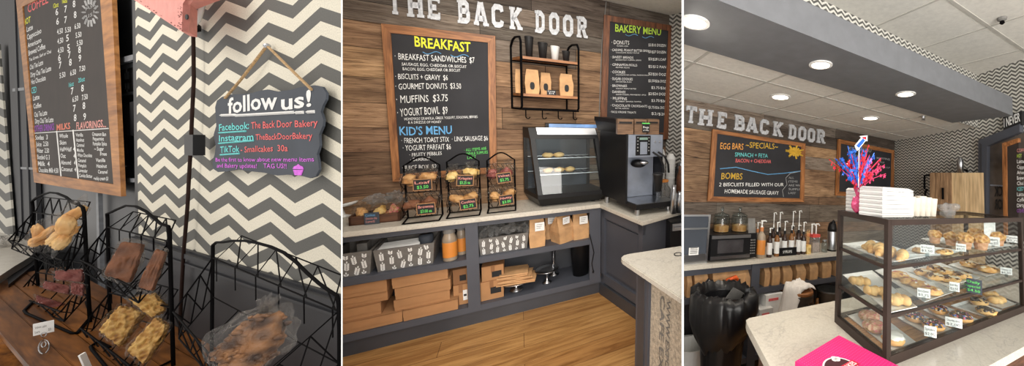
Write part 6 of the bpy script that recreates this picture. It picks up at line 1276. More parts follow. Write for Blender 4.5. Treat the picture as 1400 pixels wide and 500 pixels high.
# =================================================================== LEFT CORNER (L)
k = 'L'; YL = 1.2; ZTB = -1.9
m['chevL'] = chevron('large_chevron_paper', .866, .205, .131, x0=-5.531, z0=1.2158, dark=(88, 88, 84), light=(232, 226, 208))
xd = P(k, 187, 150, 1, YL).x
mb = MB(); mb.box(xd, -2.4, YL, YL + .06, -3.2, 4.5); struct('wall_left', k, mb, m['chevL'])
mb = MB()
for z0, z1, d in ((-1.075, -1.056, .02), (-1.12, -1.075, .05), (-1.17, -1.12, .03), (-1.19, -1.17, .045), (-3.2, -1.19, .012)): mb.box(xd - .02, -2.4, YL - d, YL, z0, z1)
struct('trim_4', k, mb, m['Lrail'])
# doorway with dark door beyond the chevron wall
YD = 1.26
def LQ(mb, px, y, t=.02): mb.prism([P(k, u, v, 1, y) for u, v in px], (0, t, 0)); return mb
mb = MB(); mb.box(-21, xd, YD + .05, YD + .08, -3.2, 9); struct('door_1', k, mb, m['Lrail'])
mb = MB(); mb.box(xd - .12, xd - .0, YD - .06, YD + .04, -3.2, 6); struct('trim_5', k, mb, m['blackpl'])
dg = thing('glazed_door', 'dark glazed door behind the coffee menu board with grey glazing bars', 'door', k, P(k, 100, 400, 1, YD))
m['doorgl'] = pm('dark_door_glass', (46, 48, 52), .35, var=.2, sc=.6, spec=.2)
mb = MB(); LQ(mb, [(38, -80), (186, -120), (186, 345), (45, 345)], YD + .03, .01); part(dg, 'glass_pane', mb, m['doorgl'])
for q in ([(6, -80), (38, -80), (52, 345), (22, 345)],):
    mb = MB(); LQ(mb, q, YD - .02, .04); part(dg, 'stile', mb, m['Lrail'])
for q in ([(14, -80), (17, -80), (31, 345), (28, 345)], [(26, -80), (28, -80), (42, 345), (40, 345)]):
    mb = MB(); LQ(mb, q, YD - .035, .02); part(dg, 'moulding', mb, m['Lrail'])
m['barg'] = pm('grey_glazing_bar', (112, 116, 122), .4)
for q in ([(17, 121), (36, 119), (36, 123), (17, 125)], [(26, 228), (50, 229), (50, 232), (26, 231)], [(152, 82), (187, 73), (187, 80), (153, 90)], [(160, 243), (187, 244), (187, 249), (160, 249)], [(131, 264), (134, 264), (138, 400), (134, 400)]):
    mb = MB(); LQ(mb, q, YD - .03, .03); part(dg, 'glazing_bar', mb, m['barg'])
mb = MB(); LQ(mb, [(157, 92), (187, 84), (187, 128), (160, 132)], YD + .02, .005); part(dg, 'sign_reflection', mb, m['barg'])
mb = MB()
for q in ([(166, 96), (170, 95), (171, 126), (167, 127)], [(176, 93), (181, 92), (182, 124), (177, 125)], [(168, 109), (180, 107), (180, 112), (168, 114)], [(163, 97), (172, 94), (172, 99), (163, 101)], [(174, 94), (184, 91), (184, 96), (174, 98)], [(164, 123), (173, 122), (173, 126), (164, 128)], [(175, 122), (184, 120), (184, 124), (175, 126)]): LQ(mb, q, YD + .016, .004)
part(dg, 'letter_h', mb, m['print'], label='black slab letter H modelled as a reflection in the glass')  # reflection of the shop sign, built as flat dark pieces
for q in ([(160, 145), (172, 142), (173, 190), (162, 191)], [(176, 141), (184, 140), (185, 185), (177, 187)], [(161, 200), (172, 198), (174, 225), (164, 226)]):
    mb = MB(); pts = [P(k, u, v, 1, YD + .018) for u, v in q]; mb.tube(pts, .03, 4, closed=True); part(dg, 'panel_moulding', mb, m['blackpl'])
m['chevF'] = chevron('distant_chevron_paper', 5.0, .36, .3, dark=(92, 92, 88), light=(214, 210, 196))
mb = MB(); mb.prism([P(k, u, v, 1, YD - .06) for u, v in ((-12, 60), (-2, 60), (19, 330), (-12, 345))], (0, .02, 0)); struct('wall_corner', k, mb, m['chevF'], local=True)
# coffee menu board
YBd = 1.17
b6 = thing('menu_board', 'tall wood framed coffee menu board leaning before the dark door, cut off at the top', 'menu board', k, P(k, 105, 260, 1, YBd))
m['frameL'] = wood('long_grain_frame', (150, 96, 48), (202, 140, 78), .8, 0); m['frameL_v'] = wood('long_grain_frame_upright', (140, 86, 42), (206, 142, 80), 1.6, 2)
qframe(b6, k, YBd, [(21.5, -2), (150, -62), (165.5, 268.5), (46.5, 249)], [(30.5, 9), (134, -40), (155, 252), (50.4, 236)], mat='frameL', t=.03, surf='slateL'); 
for o_ in b6.children:
    pass
W_ = []
def Lw(col, s_, u0, v0, u1, v1, h, b=.012): W_.append((col, s_, u0, v0, u1, v1, h, b))
Lw('red', 'COFFEE', 38, 18, 66, 3.5, 12)
Lw('yellow', 'HOT', 32.6, 35, 41.8, 30.2, 8)
for s_, a in (('Latte', (36.5, 44, 45, 39.5, 7)), ('Cappuccino', (37, 54.5, 56.5, 45, 7)), ('Americano', (38, 65.6, 56.5, 57.6, 6.5)), ('Brewed Coffee', (39, 76, 62, 66, 7)), ('Tea Green, Earl or Chai', (40, 84, 70, 72, 4)), ('Chai Tea Latte', (40.8, 95.5, 59, 88, 6.5)), ('Dirty Chai Tea Latte', (41.8, 106, 70, 96.5, 6.5)), ('Hot Chocolate', (42.8, 115.5, 62.5, 109.5, 6.5)), ('Latte', (45.3, 137.5, 54, 135.3, 6.5)), ('Coffee', (46, 148.5, 56.5, 146.4, 6.5)), ('Chai Tea Latte', (47, 160, 64.5, 157, 6.5)), ('Dirty Chai Tea Latte', (48, 169, 73, 166.5, 6.5))): Lw('white', s_, *a)
Lw('teal', 'ICED', 42, 128.5, 50, 125.8, 8)
for c_, s_, u, v, w in (('yellow', '12oz', 73, 11, 7), ('yellow', '16oz', 85, 5, 7), ('teal', '16oz', 94, 119, 7), ('teal', '20oz', 107, 113, 9)): Lw(c_, s_, u, v, u + w, v - w * .3, 6)
for lst in ([(76, 21, '6'), (77, 34, '6'), (78, 47, '4.50'), (78.5, 60, '4.50'), (79, 73, '4.50'), (79.5, 84, '6'), (80.5, 94, '7'), (81.5, 107, '5.50')], [(88, 17, '7'), (88, 32, '7'), (89, 45, '5.50'), (90.5, 56.5, '5'), (92, 70, '5'), (93, 80, '7'), (94.5, 90, '8'), (96, 103.5, '6.50')], [(99.5, 10, '8'), (101, 25, '8'), (102, 40, '6.50'), (103.5, 52, '5.50'), (105, 63, '5.50'), (107, 73, '8'), (107.5, 84, '9'), (108.5, 98, '7.50')], [(97, 129, '7'), (99, 139.5, '6.50'), (100, 153, '7'), (101, 166, '8'), (111, 125, '8'), (112, 137, '7.50'), (113, 149.5, '8'), (114, 164, '9')]):
    for u, v, s_ in lst: Lw('white', s_, u, v, u + (3.6 if len(s_) == 1 else 8), v - (1 if len(s_) == 1 else 2), 9 if len(s_) == 1 else 7)
Lw('purple', 'OTHER DRINKS', 47, 180, 74, 177.5, 8, .02); Lw('orange', 'MILKS', 77.5, 178, 96, 176, 8, .02); Lw('pink', 'FLAVORINGS...', 104.5, 176.5, 145, 173.5, 9, .02)
for i, (s_, w) in enumerate((('Sodas  3', 17), ('Juice  2.50', 17), ('Water  2.50', 17), ('Bottled G 3', 17), ('Milk  4', 16), ('Chocolate Milk 4.50', 27))): Lw('white', s_, 48.3 + i * .9, 191 + i * 8.8, 48.3 + i * .9 + w, 190.3 + i * 9.2, 6)
for i, (s_, w) in enumerate((('Whole', 12), ('Skim', 9), ('Half+Half  4', 20), ('Oat        4', 20), ('Almond   4', 20), ('Coconut  4', 20))): Lw('white', s_, 81 + i * .6, 188.5 + i * 9, 81 + i * .6 + w, 188 + i * 9.3, 5.5)
for i, (s_, w) in enumerate((('Vanilla', 10), ('Hazelnut', 11), ('Caramel', 10.5), ('Mocha', 9), ('White Chocolate', 20), ('Caramel', 11), ('Pumpkin', 11), ('Lavender', 12), ('Cookie Butter', 18))): Lw('white', s_, 103.5 + i * .6, 186.5 + i * 6.9, 103.5 + i * .6 + w, 186.3 + i * 7.1, 4.6)
for s_, u, v, w in (('Cinnamon Bun', 126, 185.5, 19), ('Peppermint', 127, 191.8, 15), ('Pumpkin Spice', 127, 198.5, 19), ('~ Sugar', 129, 205.5, 13), ('Free', 137, 212.5, 9), ('Vanilla', 131, 221, 13), ('Hazelnut', 132, 229, 14), ('Caramel', 134, 237, 13), ('+whip cream $1', 128, 246, 20)): Lw('white', s_, u, v, u + w, v + .3, 4.8)
for c_, s_, u0, v0, u1, v1, h, b in W_:
    mb = MB(); wtext(mb, k, s_, YBd + .011, u0, v0, u1, v1, h, b, wob=.015); part(b6, 'chalk_line', mb, m[c_])
for q in (((47, 182), (148.5, 175.5)), ((78, 179), (84, 241)), ((100.4, 177.5), (107.6, 244))):
    mb = MB(); a, b = (P(k, *p, 1, YBd + .010) for p in q); mb.tube([a, b], .007, 4); part(b6, 'chalk_rule', mb, m['white'])
mb = MB()
c = (124, 17)
for i in range(14):
    a = 2 * PI * i / 14; mb.tube([P(k, c[0] + 7 * math.cos(a), c[1] + 11 * math.sin(a), 1, YBd + .01), P(k, c[0] + 11 * math.cos(a), c[1] + 20 * math.sin(a), 1, YBd + .01)], .012, 4)
part(b6, 'chalk_burst', mb, m['dim'], label='grey chalk burst of rays')
mb = MB(); wtext(mb, k, 'Ask', YBd + .011, 117, 15, 131, 8, 7); wtext(mb, k, 'us!', YBd + .011, 118, 25, 129, 21, 7); part(b6, 'chalk_line', mb, m['dim'])
# follow-us sign
YS = 1.15; q3 = lambda x, y: (280 + x / 3.333, 100 + y / 3.333)
fs = thing('hanging_sign', 'slate grey scalloped sign reading follow us, hanging from twine on the chevron wall', 'sign', k, P(k, 365, 243, 1, YS))
out = [(55, 125), (78, 108), (120, 96), (170, 95), (215, 90), (250, 80), (285, 74), (330, 84), (390, 76), (440, 62), (500, 55), (535, 62), (553, 90), (551, 120), (536, 148), (528, 175), (540, 210), (537, 240), (520, 280), (523, 330), (510, 370), (518, 410), (520, 440), (505, 470), (480, 478), (430, 465), (370, 462), (330, 466), (270, 453), (200, 446), (150, 438), (100, 447), (60, 450), (38, 435), (35, 400), (45, 370), (50, 330), (40, 280), (52, 240), (50, 200), (47, 155)]
mb = MB(); mb.prism([P(k, *q3(*q), 1, YS) for q in out], (0, .012, 0)); part(fs, 'board', mb, m['slateB'])
yy = YS - .002
def Ft(col, s_, x0, y0, x1, y1, h, b=.01):
    mb = MB(); wtext(mb, k, s_, yy, *q3(x0, y0), *q3(x1, y1), h / 3.333, b); part(fs, 'painted_line', mb, m[col])
Ft('white', 'follow', 105, 180, 330, 160, 68, .022); Ft('white', 'us!', 348, 164, 485, 150, 68, .022)
Ft('teal', 'Facebook:', 65, 262, 202, 254, 30, .015); Ft('red', 'The Back Door', 212, 253, 398, 244, 30, .008); Ft('red', 'Bakery', 410, 246, 514, 240, 30, .008)
Ft('teal', 'Instagram', 65, 310, 222, 304, 28, .015); Ft('red', 'TheBackDoorBakery', 232, 304, 490, 298, 26, .008)
Ft('teal', 'TikTok', 70, 362, 158, 358, 28, .015); Ft('red', '- Smallcakes  30a', 164, 360, 378, 354, 26, .008)
Ft('violet', 'Be the first to know about new menu items', 50, 402, 497, 402, 17, .005); Ft('violet', 'and Bakery updates!    TAG US!!', 55, 429, 373, 433, 18, .005)
for col, lst in (('white', (((75, 192), (140, 190)), ((140, 193), (405, 178)), ((415, 180), (450, 178)), ((468, 177), (500, 175)))), ('teal', (((65, 272), (188, 264)), ((65, 320), (222, 307)), ((72, 372), (158, 366))))):
    for a, b in lst: mb = MB(); mb.tube([P(k, *q3(*a), 1, yy), P(k, *q3(*b), 1, yy)], .011 if col == 'white' else .007, 4); part(fs, 'underline', mb, m[col])
mb = MB(); LQ(mb, [q3(*q) for q in ((402, 440), (447, 440), (438, 465), (409, 464))], yy - .002, .003); LQ(mb, [q3(*q) for q in ((400, 436), (405, 425), (418, 420), (424, 414), (432, 420), (444, 426), (449, 438))], yy - .002, .003); part(fs, 'painted_cupcake', mb, m['violet'])
mb = MB(); nail = P(k, 365, 62.5, 1, YL - .03)
mb.tube([P(k, 308, 134, 1, YS - .005), P(k, 330, 108, 1, YS), nail, P(k, 400, 97, 1, YS), P(k, 426, 122.5, 1, YS - .005)], .009, 6); part(fs, 'twine', mb, m['twine'])
mb = MB(); mb.blob(nail, (.03, .02, .02), 0, 1, 2); part(fs, 'nail', mb, m['steel'])
# pink enamel sign overhead
pb = thing('pink_shelf_sign', 'chipped pink metal sign jutting over the chevron wall at the top edge', 'sign', k, P(k, 250, 43, 1, .95))
mb = MB(); LQ(mb, [(170, -9), (248.5, 43), (250, 5), (262, -14), (262, -40), (170, -60)], .95, .03); part(pb, 'front_panel', mb, m['pink'])
mb = MB(); A = [P(k, 248.5, 43, 1, .95), P(k, 260, 49.5, 1, 1.0), P(k, 260.5, 12, 1, 1.0), P(k, 250, 5, 1, .95)]; mb.prism(A, (0, .03, 0)); part(pb, 'folded_edge', mb, m['pink'])
mb = MB(); A = [P(k, 250, 5, 1, .95), P(k, 260.5, 12, 1, 1.0), P(k, 300, -3, 1, 1.1), P(k, 300, -20, 1, 1.1), P(k, 262, -14, 1, .95)]; mb.prism(A, (0, .02, 0)); part(pb, 'side_flange', mb, m['pink'])
mb = MB(); mb.prism([P(k, 254.7 + 1.8 * math.cos(a), 23 + 3.6 * math.sin(a), 1, .955) for a in [i * PI / 6 for i in range(12)]], (0, .005, 0)); part(pb, 'screw_hole', mb, m['print'])
mb = MB()
rnd = random.Random(3)
for i in range(46):
    f = rnd.random(); e = i % 2
    u, v = ((176 + 72 * f, -5 + 47 * f - rnd.random() * 4) if e else (249 - rnd.random() * 6, 42 - 36 * f)); d = rnd.uniform(.3, 1.0)
    mb.prism([P(k, u + d * a, v + d * b, 1, .948) for a, b in ((-1, 0), (0, -.8), (1.2, 0), (.2, .9))], (0, .001, 0))
part(pb, 'rust_chips', mb, pm('rust_chip', (120, 66, 58), .8), label='brown rust chips along the edges')
# cable with inline switch
mb = MB(); pth = [(264, 36), (264.5, 60), (265, 110), (262.5, 160), (261.5, 185), (260, 215), (258, 250), (256.5, 280), (254, 310), (251, 345), (249, 380), (247, 420), (246, 470)]
mb.tube([P(k, u, v, 1, YL - .05) for u, v in pth], .011, 6); ca = thing('hanging_cable', 'dark brown lamp cable with a black inline box hanging down the chevron wall', 'cable', k, P(k, 262, 185, 1, YL - .05)); m['brc'] = pm('brown_cable', (44, 30, 26), .6, spec=.1); part(ca, 'cord', mb, m['brc'], smooth=True)
mb = MB(); LQ(mb, [(251.5, 184), (263.5, 184), (263.5, 212.5), (252, 212)], YL - .12, .06); part(ca, 'inline_box', mb, m['blackpl'], bevel=.01)
mb = MB(); mb.blob(P(k, 264.5, 38, 1, YL - .05), (.08, .04, .05), .1, 2, 2); part(ca, 'connector', mb, m['blackpl'], smooth=True)
mb = MB(); mb.tube([P(k, u, v, 1, YL - .06) for u, v in ((278, -3), (275, 15), (271, 28), (265, 35))], .016, 6); part(ca, 'white_lead', mb, m['white'], smooth=True)
# table
tb = thing('wooden_table', 'varnished brown plank table under the black wire racks', 'table', k, (-6.5, .8, ZTB))
for i in range(5):
    y0 = .54 + i * .13; mb = MB(); mb.box(-12.0, -2.3, y0 + .002, y0 + .128, ZTB - .06, ZTB - .002 * (i % 2)); part(tb, 'board', mb, m['tabw'], bevel=.004)
mb = MB(); c = P(k, 8, 485, 2, ZTB - .3); c = P(k, 12, 480, 1, .58); mb.lathe([(.2, 0), (.26, -.1), (.16, -.22), (.26, -.34), (.26, -.5), (.18, -.7), (.18, -1.2)], (c.x, .66, ZTB - .06), 20); part(tb, 'leg', mb, m['tabw'], smooth=True)
# white counter at the far left
lc = thing('countertop', 'cream counter end at the left edge behind the first wire rack', 'countertop', k, at(k, 20, 350, -1.85))
mb = MB(); pts = [at(k, u, v, -1.85) for u, v in ((-14, 396), (0, 387), (20, 373), (42, 359), (49, 352), (51, 346), (46, 340), (30, 333), (0, 324), (-14, 320))]; mb.prism(pts, (0, 0, .10)); part(lc, 'slab', mb, m['quartz'])
mb = MB(); pts = [at(k, u, v, -1.85) for u, v in ((-14, 392), (40, 353), (36, 338), (-14, 326))]; mb.prism([p + V((0, .1, -.9)) for p in pts], (0, 0, .89)); part(lc, 'base', mb, m['Lrail'])
def fmat(a): return a
def facing(c): return math.atan2(c[1], c[0]) - PI / 2
def goody(u, v, hw, hh, Y, lab, parts, roll=0, grp=None, mt=None, wrapm_='wrapL', seed=0, tail=0, cat='snack bag', wr=1.0):
    """wrapped treats: centre pixel, half sizes in pixels; built facing out of the rack at true thickness"""
    c = P(k, u, v, 1, Y); s = pxm(k, c); W = hw * s * cosx(k, c); H = hh * s; D = min(W, H) * .6
    t = thing('snack_bag', lab, cat, k, c, yaw=facing(c), group=grp)
    R_ = Matrix.Rotation(roll, 4, 'Y')
    for i, (kind, x, z, w, h, r) in enumerate(parts):
        Mx = R_ @ Matrix.Translation((x * W, (-.15 if i % 2 else .1) * D, z * H)) @ Matrix.Rotation(r, 4, 'Y') @ Matrix.Rotation(-.15 if kind == 'slab' else 0, 4, 'X') @ Matrix.Rotation(.35 if kind == 'slab' else 0, 4, 'Z'); mb = MB()
        if kind == 'slab':
            n = 7; bm2 = mb.bm; rr = bmesh.ops.create_cube(bm2, size=2); bmesh.ops.subdivide_edges(bm2, edges=bm2.edges[:], cuts=19, use_grid_fill=True)
            for vv in bm2.verts:
                p = vv.co.copy(); f = noise.noise(p * 3.1 + V((seed, i, 0))) * .08 + noise.noise(p * 8 + V((seed, i, 5))) * .04 + noise.noise(p * 16 + V((seed, i, 8))) * .05
                p = V((p.x * (1 + f), p.y * (1 + f), p.z * (1 + f))); p = V((p.x * w * W, p.y * D * (1.05 if min(hw, hh) > 12 else .6), p.z * h * H)); vv.co = Mx @ p
        elif kind == 'cook':
            mb.M = Mx; mb.blob((0, 0, 0), (w * W, D * .35, h * H), .12, 3, 4, seed + i)
        else:
            rn = random.Random(seed + i)
            for q in range(46):
                a_, b_ = rn.uniform(0, 2 * PI), rn.uniform(-1, 1); e_ = math.sqrt(1 - b_ * b_); rr_ = rn.uniform(.55, 1)
                mb.M = Mx @ Matrix.Translation((w * W * e_ * math.cos(a_) * rr_, D * .75 * e_ * math.sin(a_) * rr_, h * H * b_ * rr_)); qs = rn.uniform(.07, .15) * W; mb.blob((0, 0, 0), (qs, qs * .8, qs * .8), .25, 2.2, 2, q)
            mb.M = Mx; mb.blob((0, 0, 0), (w * W * .85, D * .7, h * H * .85), .2, 3, 3, seed + i)
        mb.M = None; part(t, {'slab': 'treat_block', 'cook': 'cookie', 'lump': 'cluster'}[kind], mb, mt, local=True, smooth=True)
    mb = MB(); mb.M = R_; mb.blob((0, -D * .1, 0), (W * 1.02 * wr, D * 1.25, H * 1.02), .2, 2.4, 4, seed + 9)
    if tail:
        for q in range(5):
            a = -.7 + q * .35; mb.hexa([(-W * .12, -.01, H * .8), (W * .12, -.01, H * .8), (W * .12, .02, H * .8), (-W * .12, .02, H * .8)], [(W * (a - .2) * tail, -.02 * q, H * (1.2 + .15 * (q % 2))), (W * (a + .12) * tail, -.02 * q, H * (1.25 + .1 * (q % 3))), (W * (a + .12) * tail, .02, H * (1.25 + .1 * (q % 3))), (W * (a - .2) * tail, .03, H * 1.2)])
    part(t, 'clear_wrapper', mb, m[wrapm_], local=True); return t
def wire_L(mb, pts, r, n=5, closed=False): mb.tube(pts, r, n, closed)
def Lrack(lab, Y, posts, arch, bins, rpx, wpx, base=None):
    """posts: pixel ends; arch pixels on plane Y; bins: FL FR BR BL rim pixels + floor drop in pixels + back panel pixels"""
    c0 = P(k, *posts[0][-1], 1, Y); t = thing('wire_rack', lab, 'rack', k, c0, group='black wire racks on the wooden table'); s = pxm(k, P(k, *arch[len(arch) // 2], 1, Y)); cs = .5
    r = rpx * s * cs; w = wpx * .95 * s * cs
    mb = MB(); L_ = [P(k, *q, 1, Y) for q in reversed(posts[0])] ; A_ = [P(k, *q, 1, Y) for q in arch]; Rr = [P(k, *q, 1, Y) for q in posts[1]]
    mb.tube(L_ + A_ + Rr, r, 8); part(t, 'arched_frame', mb, m['blackmetal'], smooth=True)
    if base:
        mb = MB(); mb.tube([at(k, u, v, ZTB + r) for u, v in base], r * .9, 8); part(t, 'base_rail', mb, m['blackmetal'], smooth=True)
    for FL, FR, BR_, BL_, drop, back in bins:
        bl = P(k, *BL_, 1, Y); br = P(k, *BR_, 1, Y)
        def fr(px, x):
            p = P(k, *px, 0, x); return p if Y - .4 < p.y < Y - .05 else P(k, *px, 1, Y - .2)
        fl = fr(FL, bl.x); f2 = fr(FR, br.x); mb = MB(); dz = V((0, 0, -drop * s))
        rim = [fl, f2, br, bl]; mb.tube(rim, w * 1.5, 5, closed=True)
        # slanted lattice on sides, front and floor
        flo = [fl.lerp(bl, .12) + dz, f2.lerp(br, .12) + dz, br + dz * 1.25, bl + dz * 1.25]
        mb.tube(flo, w * 1.2, 5, closed=True)
        def lattice(a, b, c, d, n, dia=True):
            for i in range(n + 1):
                t0 = i / n
                if dia:
                    if i < n: mb.tube([a.lerp(b, t0), d.lerp(c, min(1, t0 + 1.0 / n))], w, 4); mb.tube([a.lerp(b, min(1, t0 + 1.0 / n)), d.lerp(c, t0)], w, 4)
                else: mb.tube([a.lerp(b, t0), d.lerp(c, t0)], w, 4)
        lattice(rim[0], rim[1], flo[1], flo[0], 5); lattice(rim[1], rim[2], flo[2], flo[1], 3); lattice(rim[0], rim[3], flo[3], flo[0], 3); lattice(flo[0], flo[1], flo[2], flo[3], 4, False)
        part(t, 'wire_bin', mb, m['blackmetal'])
        if back:
            q = [P(k, u, v, 1, Y + .12) for u, v in back]; mb = MB(); mb.tube([q[0], q[1]], w * 1.3, 5); n = 5
            for i in range(n + 1):
                a = q[0].lerp(q[1], i / n); b = bl.lerp(br, (i + .2) / (n + .4)) ; mb.tube([a, b, b + dz * .7], w, 4)
                if i < n: mb.tube([a, bl.lerp(br, min(1, (i + 1.3) / (n + .4)))], w, 4)
            part(t, 'back_lattice', mb, m['blackmetal'])
    return t
Lrack('black wire rack at the left by the menu board holding two bags of cookies', .9, [[(45, 283), (47, 330), (53, 400)], [(115, 290), (118, 350), (123, 440)]],
      [(44, 275), (50, 270), (58, 266), (68, 263), (78, 264), (90, 269), (100, 277), (108, 280), (113, 283)],
      [((11.5, 328), (86, 356), (117, 300), (46, 290), 18, [(58, 269), (123, 276)]), ((22, 404), (83, 426), (119, 382), (50, 372), 16, [(64, 352), (128, 362)])], 2.6, 1.15,
      base=[(118, 412), (125, 432), (105, 455), (98, 455), (36, 428), (33, 424), (45, 412)])
Lrack('black wire rack in the middle holding brownies above pale rice treats', .95, [[(147, 298), (149, 392), (151, 470)], [(232, 318), (234, 400), (237, 500)]],
      [(146.5, 292), (152, 290), (160, 286), (172, 281), (186, 282), (200, 289), (212, 299), (220, 306), (230, 309)],
      [((110, 355), (183, 394), (232, 330), (147, 310), 24, [(182, 289), (240, 301)]), ((110, 448), (178, 500), (233, 420), (150, 400), 22, [(190, 382), (243, 396)])], 3.0, 1.3,
      base=[(236, 492), (200, 510), (160, 520), (126, 478), (124, 473), (134, 466), (150, 474)])
Lrack('large near black wire rack on the right holding a bag of chocolate granola', .9, [[(291, 345), (290, 420), (289, 520)], [(463, 415), (464, 450), (464, 520)]],
      [(291, 335), (296, 331), (305, 331), (318, 329), (335, 329), (352, 332), (370, 337), (388, 345), (405, 358), (420, 373), (436, 387), (450, 397), (461, 404)],
      [((237, 426), (333, 540), (463, 425), (291, 352), 50, [(330, 322), (467, 376)])], 3.6, 1.4)
# treats in the racks
on3 = None
goody(62, 316, 21, 24, .80, 'clear bag of nut cookies at the left of the upper basket, first rack', [('cook', -.2, -.2, .5, .6, -.5), ('cook', .2, -.1, .45, .62, .3), ('cook', .0, -.5, .6, .35, .1)], .35, 'bags in the first rack', m['Lcookie'], seed=1, tail=.0)
goody(92, 308, 21, 36, .84, 'tall clear bag of golden cookies at the right of the upper basket, first rack', [('cook', 0, .35, .62, .42, .3), ('cook', -.1, 0, .7, .42, -.2), ('cook', .05, -.35, .7, .4, .4), ('cook', .2, -.6, .6, .3, 0)], .25, 'bags in the first rack', m['Ldough'], seed=4)
def slabq(quad, Y, lab, grp, mt, thick=9, seed=0):
    """a wrapped block: front face corners in pixels on a plane square to the line of sight, real thickness behind"""
    u = sum(q[0] for q in quad) / 4; v = sum(q[1] for q in quad) / 4; c = P(k, u, v, 1, Y); s = pxm(k, c); n = V((c.x, c.y, 0)).normalized(); d = c.dot(n)
    t = thing('snack_bag', lab, 'snack bag', k, c, group=grp); q = [pln(k, a, b, n, d) for a, b in quad]
    side = V((-n.y, n.x, 0)); back = n * thick * s * .9 - side * thick * s * .25 - V((0, 0, thick * s * .35))
    def body(mb, g, amp, fr, cuts):
        bmesh.ops.create_cube(mb.bm, size=2); bmesh.ops.subdivide_edges(mb.bm, edges=mb.bm.edges[:], cuts=cuts, use_grid_fill=True)
        for vv in mb.bm.verts:
            p = vv.co.copy(); rd = 1 - .06 * (abs(p.x) > .98) * (abs(p.z) > .98); a = (p.x * g * rd + 1) / 2; b = (p.z * g * rd + 1) / 2; f = (p.y * g + 1) / 2
            w = (q[3] * (1 - a) + q[2] * a) * (1 - b) + (q[0] * (1 - a) + q[1] * a) * b + back * f
            nz = noise.noise(p * fr + V((seed, 0, 3))) * amp * min(1, thick / 11) + noise.noise(p * fr * 3 + V((seed, 2, 3))) * amp * .8 * min(1, thick / 14)
            vv.co = w + (w - (c + back * .5)).normalized() * nz * s
    mb = MB(); body(mb, 1, 2.2, 3.5, 19); part(t, 'treat_block', mb, mt, smooth=True)
    mb = MB(); body(mb, 1.18, 5, 2.2, 9); part(t, 'clear_wrapper', mb, m['wrapL'])
for i, (qd, lb) in enumerate(((((75, 370), (112, 368), (112, 385), (76, 381)), 'wrapped red velvet treat on top in the lower basket, first rack'), (((61, 384), (95, 391), (93, 402), (58, 393)), 'wrapped red velvet treat in the middle of the lower basket, first rack'), (((49, 403), (86, 415), (84, 424), (51, 413)), 'wrapped red velvet treat at the bottom of the lower basket, first rack'), (((98, 386), (114, 389), (112, 404), (97, 400)), 'wrapped red velvet treat at the right of the lower basket, first rack'))):
    slabq(qd, .82, lb, 'red velvet treats in the first rack', m['Lred'], 5, 10 + i)
slabq(((166, 330), (195, 334), (176, 386), (142, 374)), .84, 'large wrapped brownie slab in the upper basket of the middle rack', 'brownies in the middle rack', m['Lbrown'], 8, 20)
slabq(((213, 340), (225, 345), (207, 397), (188, 391)), .86, 'wrapped brownie standing on edge at the right of the middle rack', 'brownies in the middle rack', m['Lbrown'], 8, 22)
slabq(((176, 408), (208, 401), (225, 420), (207, 434)), .9, 'wrapped rice treat block at the back of the middle rack', 'rice treats in the middle rack', m['Lkrisp'], 12, 26)
slabq(((163, 418), (193, 428), (162, 473), (136, 450)), .82, 'wrapped rice treat block in front in the lower basket of the middle rack', 'rice treats in the middle rack', m['Lkrisp'], 14, 24)
slabq(((211, 434), (226, 447), (196, 496), (174, 478)), .82, 'wrapped rice treat block at the lower right of the middle rack', 'rice treats in the middle rack', m['Lkrisp'], 14, 25)
goody(349, 463, 55, 42, .72, 'clear bag of chunky chocolate granola in the large near rack', [('lump', -.3, -.1, .55, .65, 0), ('lump', .25, 0, .6, .85, 0), ('lump', -.05, .1, .6, .75, 0), ('lump', -.6, -.25, .35, .35, 0), ('lump', .0, -.6, .8, .45, 0)], .2, None, m['Lgran'], seed=31, tail=.35, wr=1.06)
# little things on the table and counter
tg = thing('price_sign', 'white price tag on a wire coil clip on the wooden table', 'price sign', k, at(k, 60, 468, ZTB))
c = at(k, 60, 466, ZTB); s = pxm(k, c); yw = facing(c); Mx = Matrix.Translation(c) @ Matrix.Rotation(yw, 4, 'Z')
cs = cosx(k, c)
mb = MB(); mb.M = Mx; mb.box(-14.5 * s * cs, 14.5 * s * cs, 0, .01, 10 * s, 26 * s); part(tg, 'card', mb, m['paper'])
mb = MB(); mb.M = Mx; put_text(mb, 'Velvet cake', (-12 * s * cs, -.005, 19 * s), (16 * s * cs, 0, 0), (0, 0, 3.4 * s)); put_text(mb, 'bars          $3', (-12 * s * cs, -.005, 13 * s), (22 * s * cs, 0, 0), (0, 0, 3.4 * s)); part(tg, 'lettering', mb, m['greyprint'])
mb = MB(); mb.M = Mx; mb.tube([(4 * s * cs * math.cos(a) * (1 - a * .02), -.03, 10 * s + 3 * s * math.sin(a)) for a in [i * .5 for i in range(26)]], .3 * s, 5); mb.tube([(7 * s * cs * math.cos(a), -.2 + .25 * math.sin(a) - .1, .02 + .5 * s) for a in [i * .5 for i in range(14)]], .5 * s, 5); mb.tube([(3 * s * cs * math.cos(a), -.2 + .1 * math.sin(a) - .1, .04 + .5 * s) for a in [i * .5 for i in range(14)]], .5 * s, 5); part(tg, 'wire_coil', mb, m['steel'])
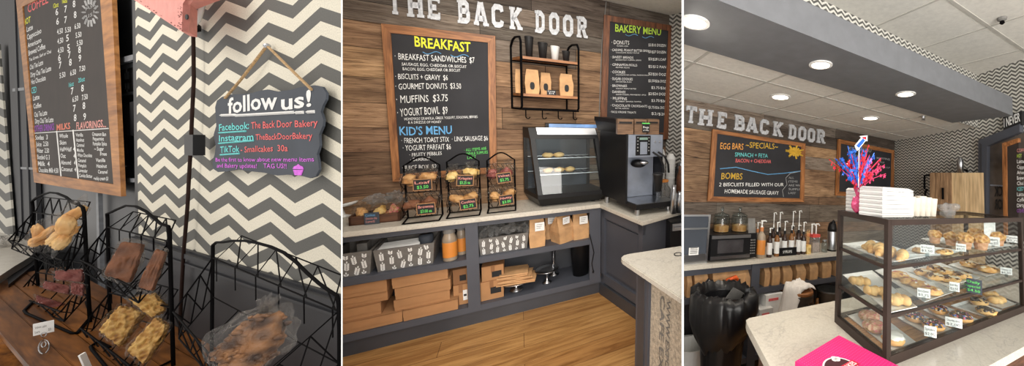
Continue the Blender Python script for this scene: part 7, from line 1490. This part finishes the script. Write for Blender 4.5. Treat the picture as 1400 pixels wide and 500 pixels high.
mb = MB(); c = at(k, 122, 503, ZTB); s = pxm(k, c); mb.M = Matrix.Translation(c) @ Matrix.Rotation(facing(c) + .9, 4, 'Z') @ Matrix.Rotation(-.25, 4, 'Y'); mb.box(-6 * s * .5, 6 * s * .5, 0, .01, 0, 24 * s); solo('price_sign', 'white folded card at the bottom edge in front of the middle rack', 'price sign', k, mb, m['paper'], c)
mb = MB(); c = at(k, 4, 338, -1.75); s = pxm(k, c); mb.blob(c + V((0, 0, 7 * s)), (9 * s, 9 * s, 9 * s), .35, 2, 4, 3); solo('plastic_bag', 'crumpled clear bag on the cream counter at the left edge', 'bag', k, mb, m['wrap2'], c)

# ------------------------------------------------------------------ sub-parts hang from their part
NEST = {'chalk_': ('chalkboard_surface',), 'lettering': ('card', 'panel', 'tray', 'box'), 'card_edge': ('card',), 'edging': ('card',), 'label_print': ('paper_label', 'rating_label'), 'badge': ('bag_body',), 'paper_label': ('bag_body', 'carton'),
        'label': ('bottle_body',), 'pump_head': ('cap', 'lid'), 'drip_grille': ('drip_tray',), 'steel_strips': ('door',), 'door_window': ('door',), 'display': ('keypad',), 'function_panel': ('keypad',), 'button': ('keypad',), 'knob': ('control_housing',),
        'spout_cap': ('coffee_spout',), 'tape': ('carton',), 'lid_flap': ('carton',), 'leaf_print': ('fabric_shell',), 'painted_': ('board',), 'underline': ('board',), 'post_moulding': ('corner_post',), 'printed_letters': ('burlap_panel',),
        'rust_chips': ('front_panel',), 'screw_hole': ('folded_edge',), 'stencil_mark': ('box',), 'red_print': ('box',), 'rocket_': ('pick_stem',), 'dot_print': ('box',), 'badge_disc': ('badge_ring',), 'badge_band': ('badge_ring',), 'letter_h': ('sign_reflection',), 'steel_strip': ('top_hood',), 'recessed_panel': ('carcass',)}
for root in [o for o in SC.objects if o.parent is None and o.type == 'EMPTY']:
    ch = list(root.children)
    for o in ch:
        b = o.name.split('.')[0]
        for key, tgt in NEST.items():
            if b == key or (key.endswith('_') and b.startswith(key)):
                for tn in tgt:
                    pr = [c for c in ch if c.name.split('.')[0] == tn]
                    if pr and pr[0] is not o and o.type == 'MESH': o.parent = pr[0]; break
                break
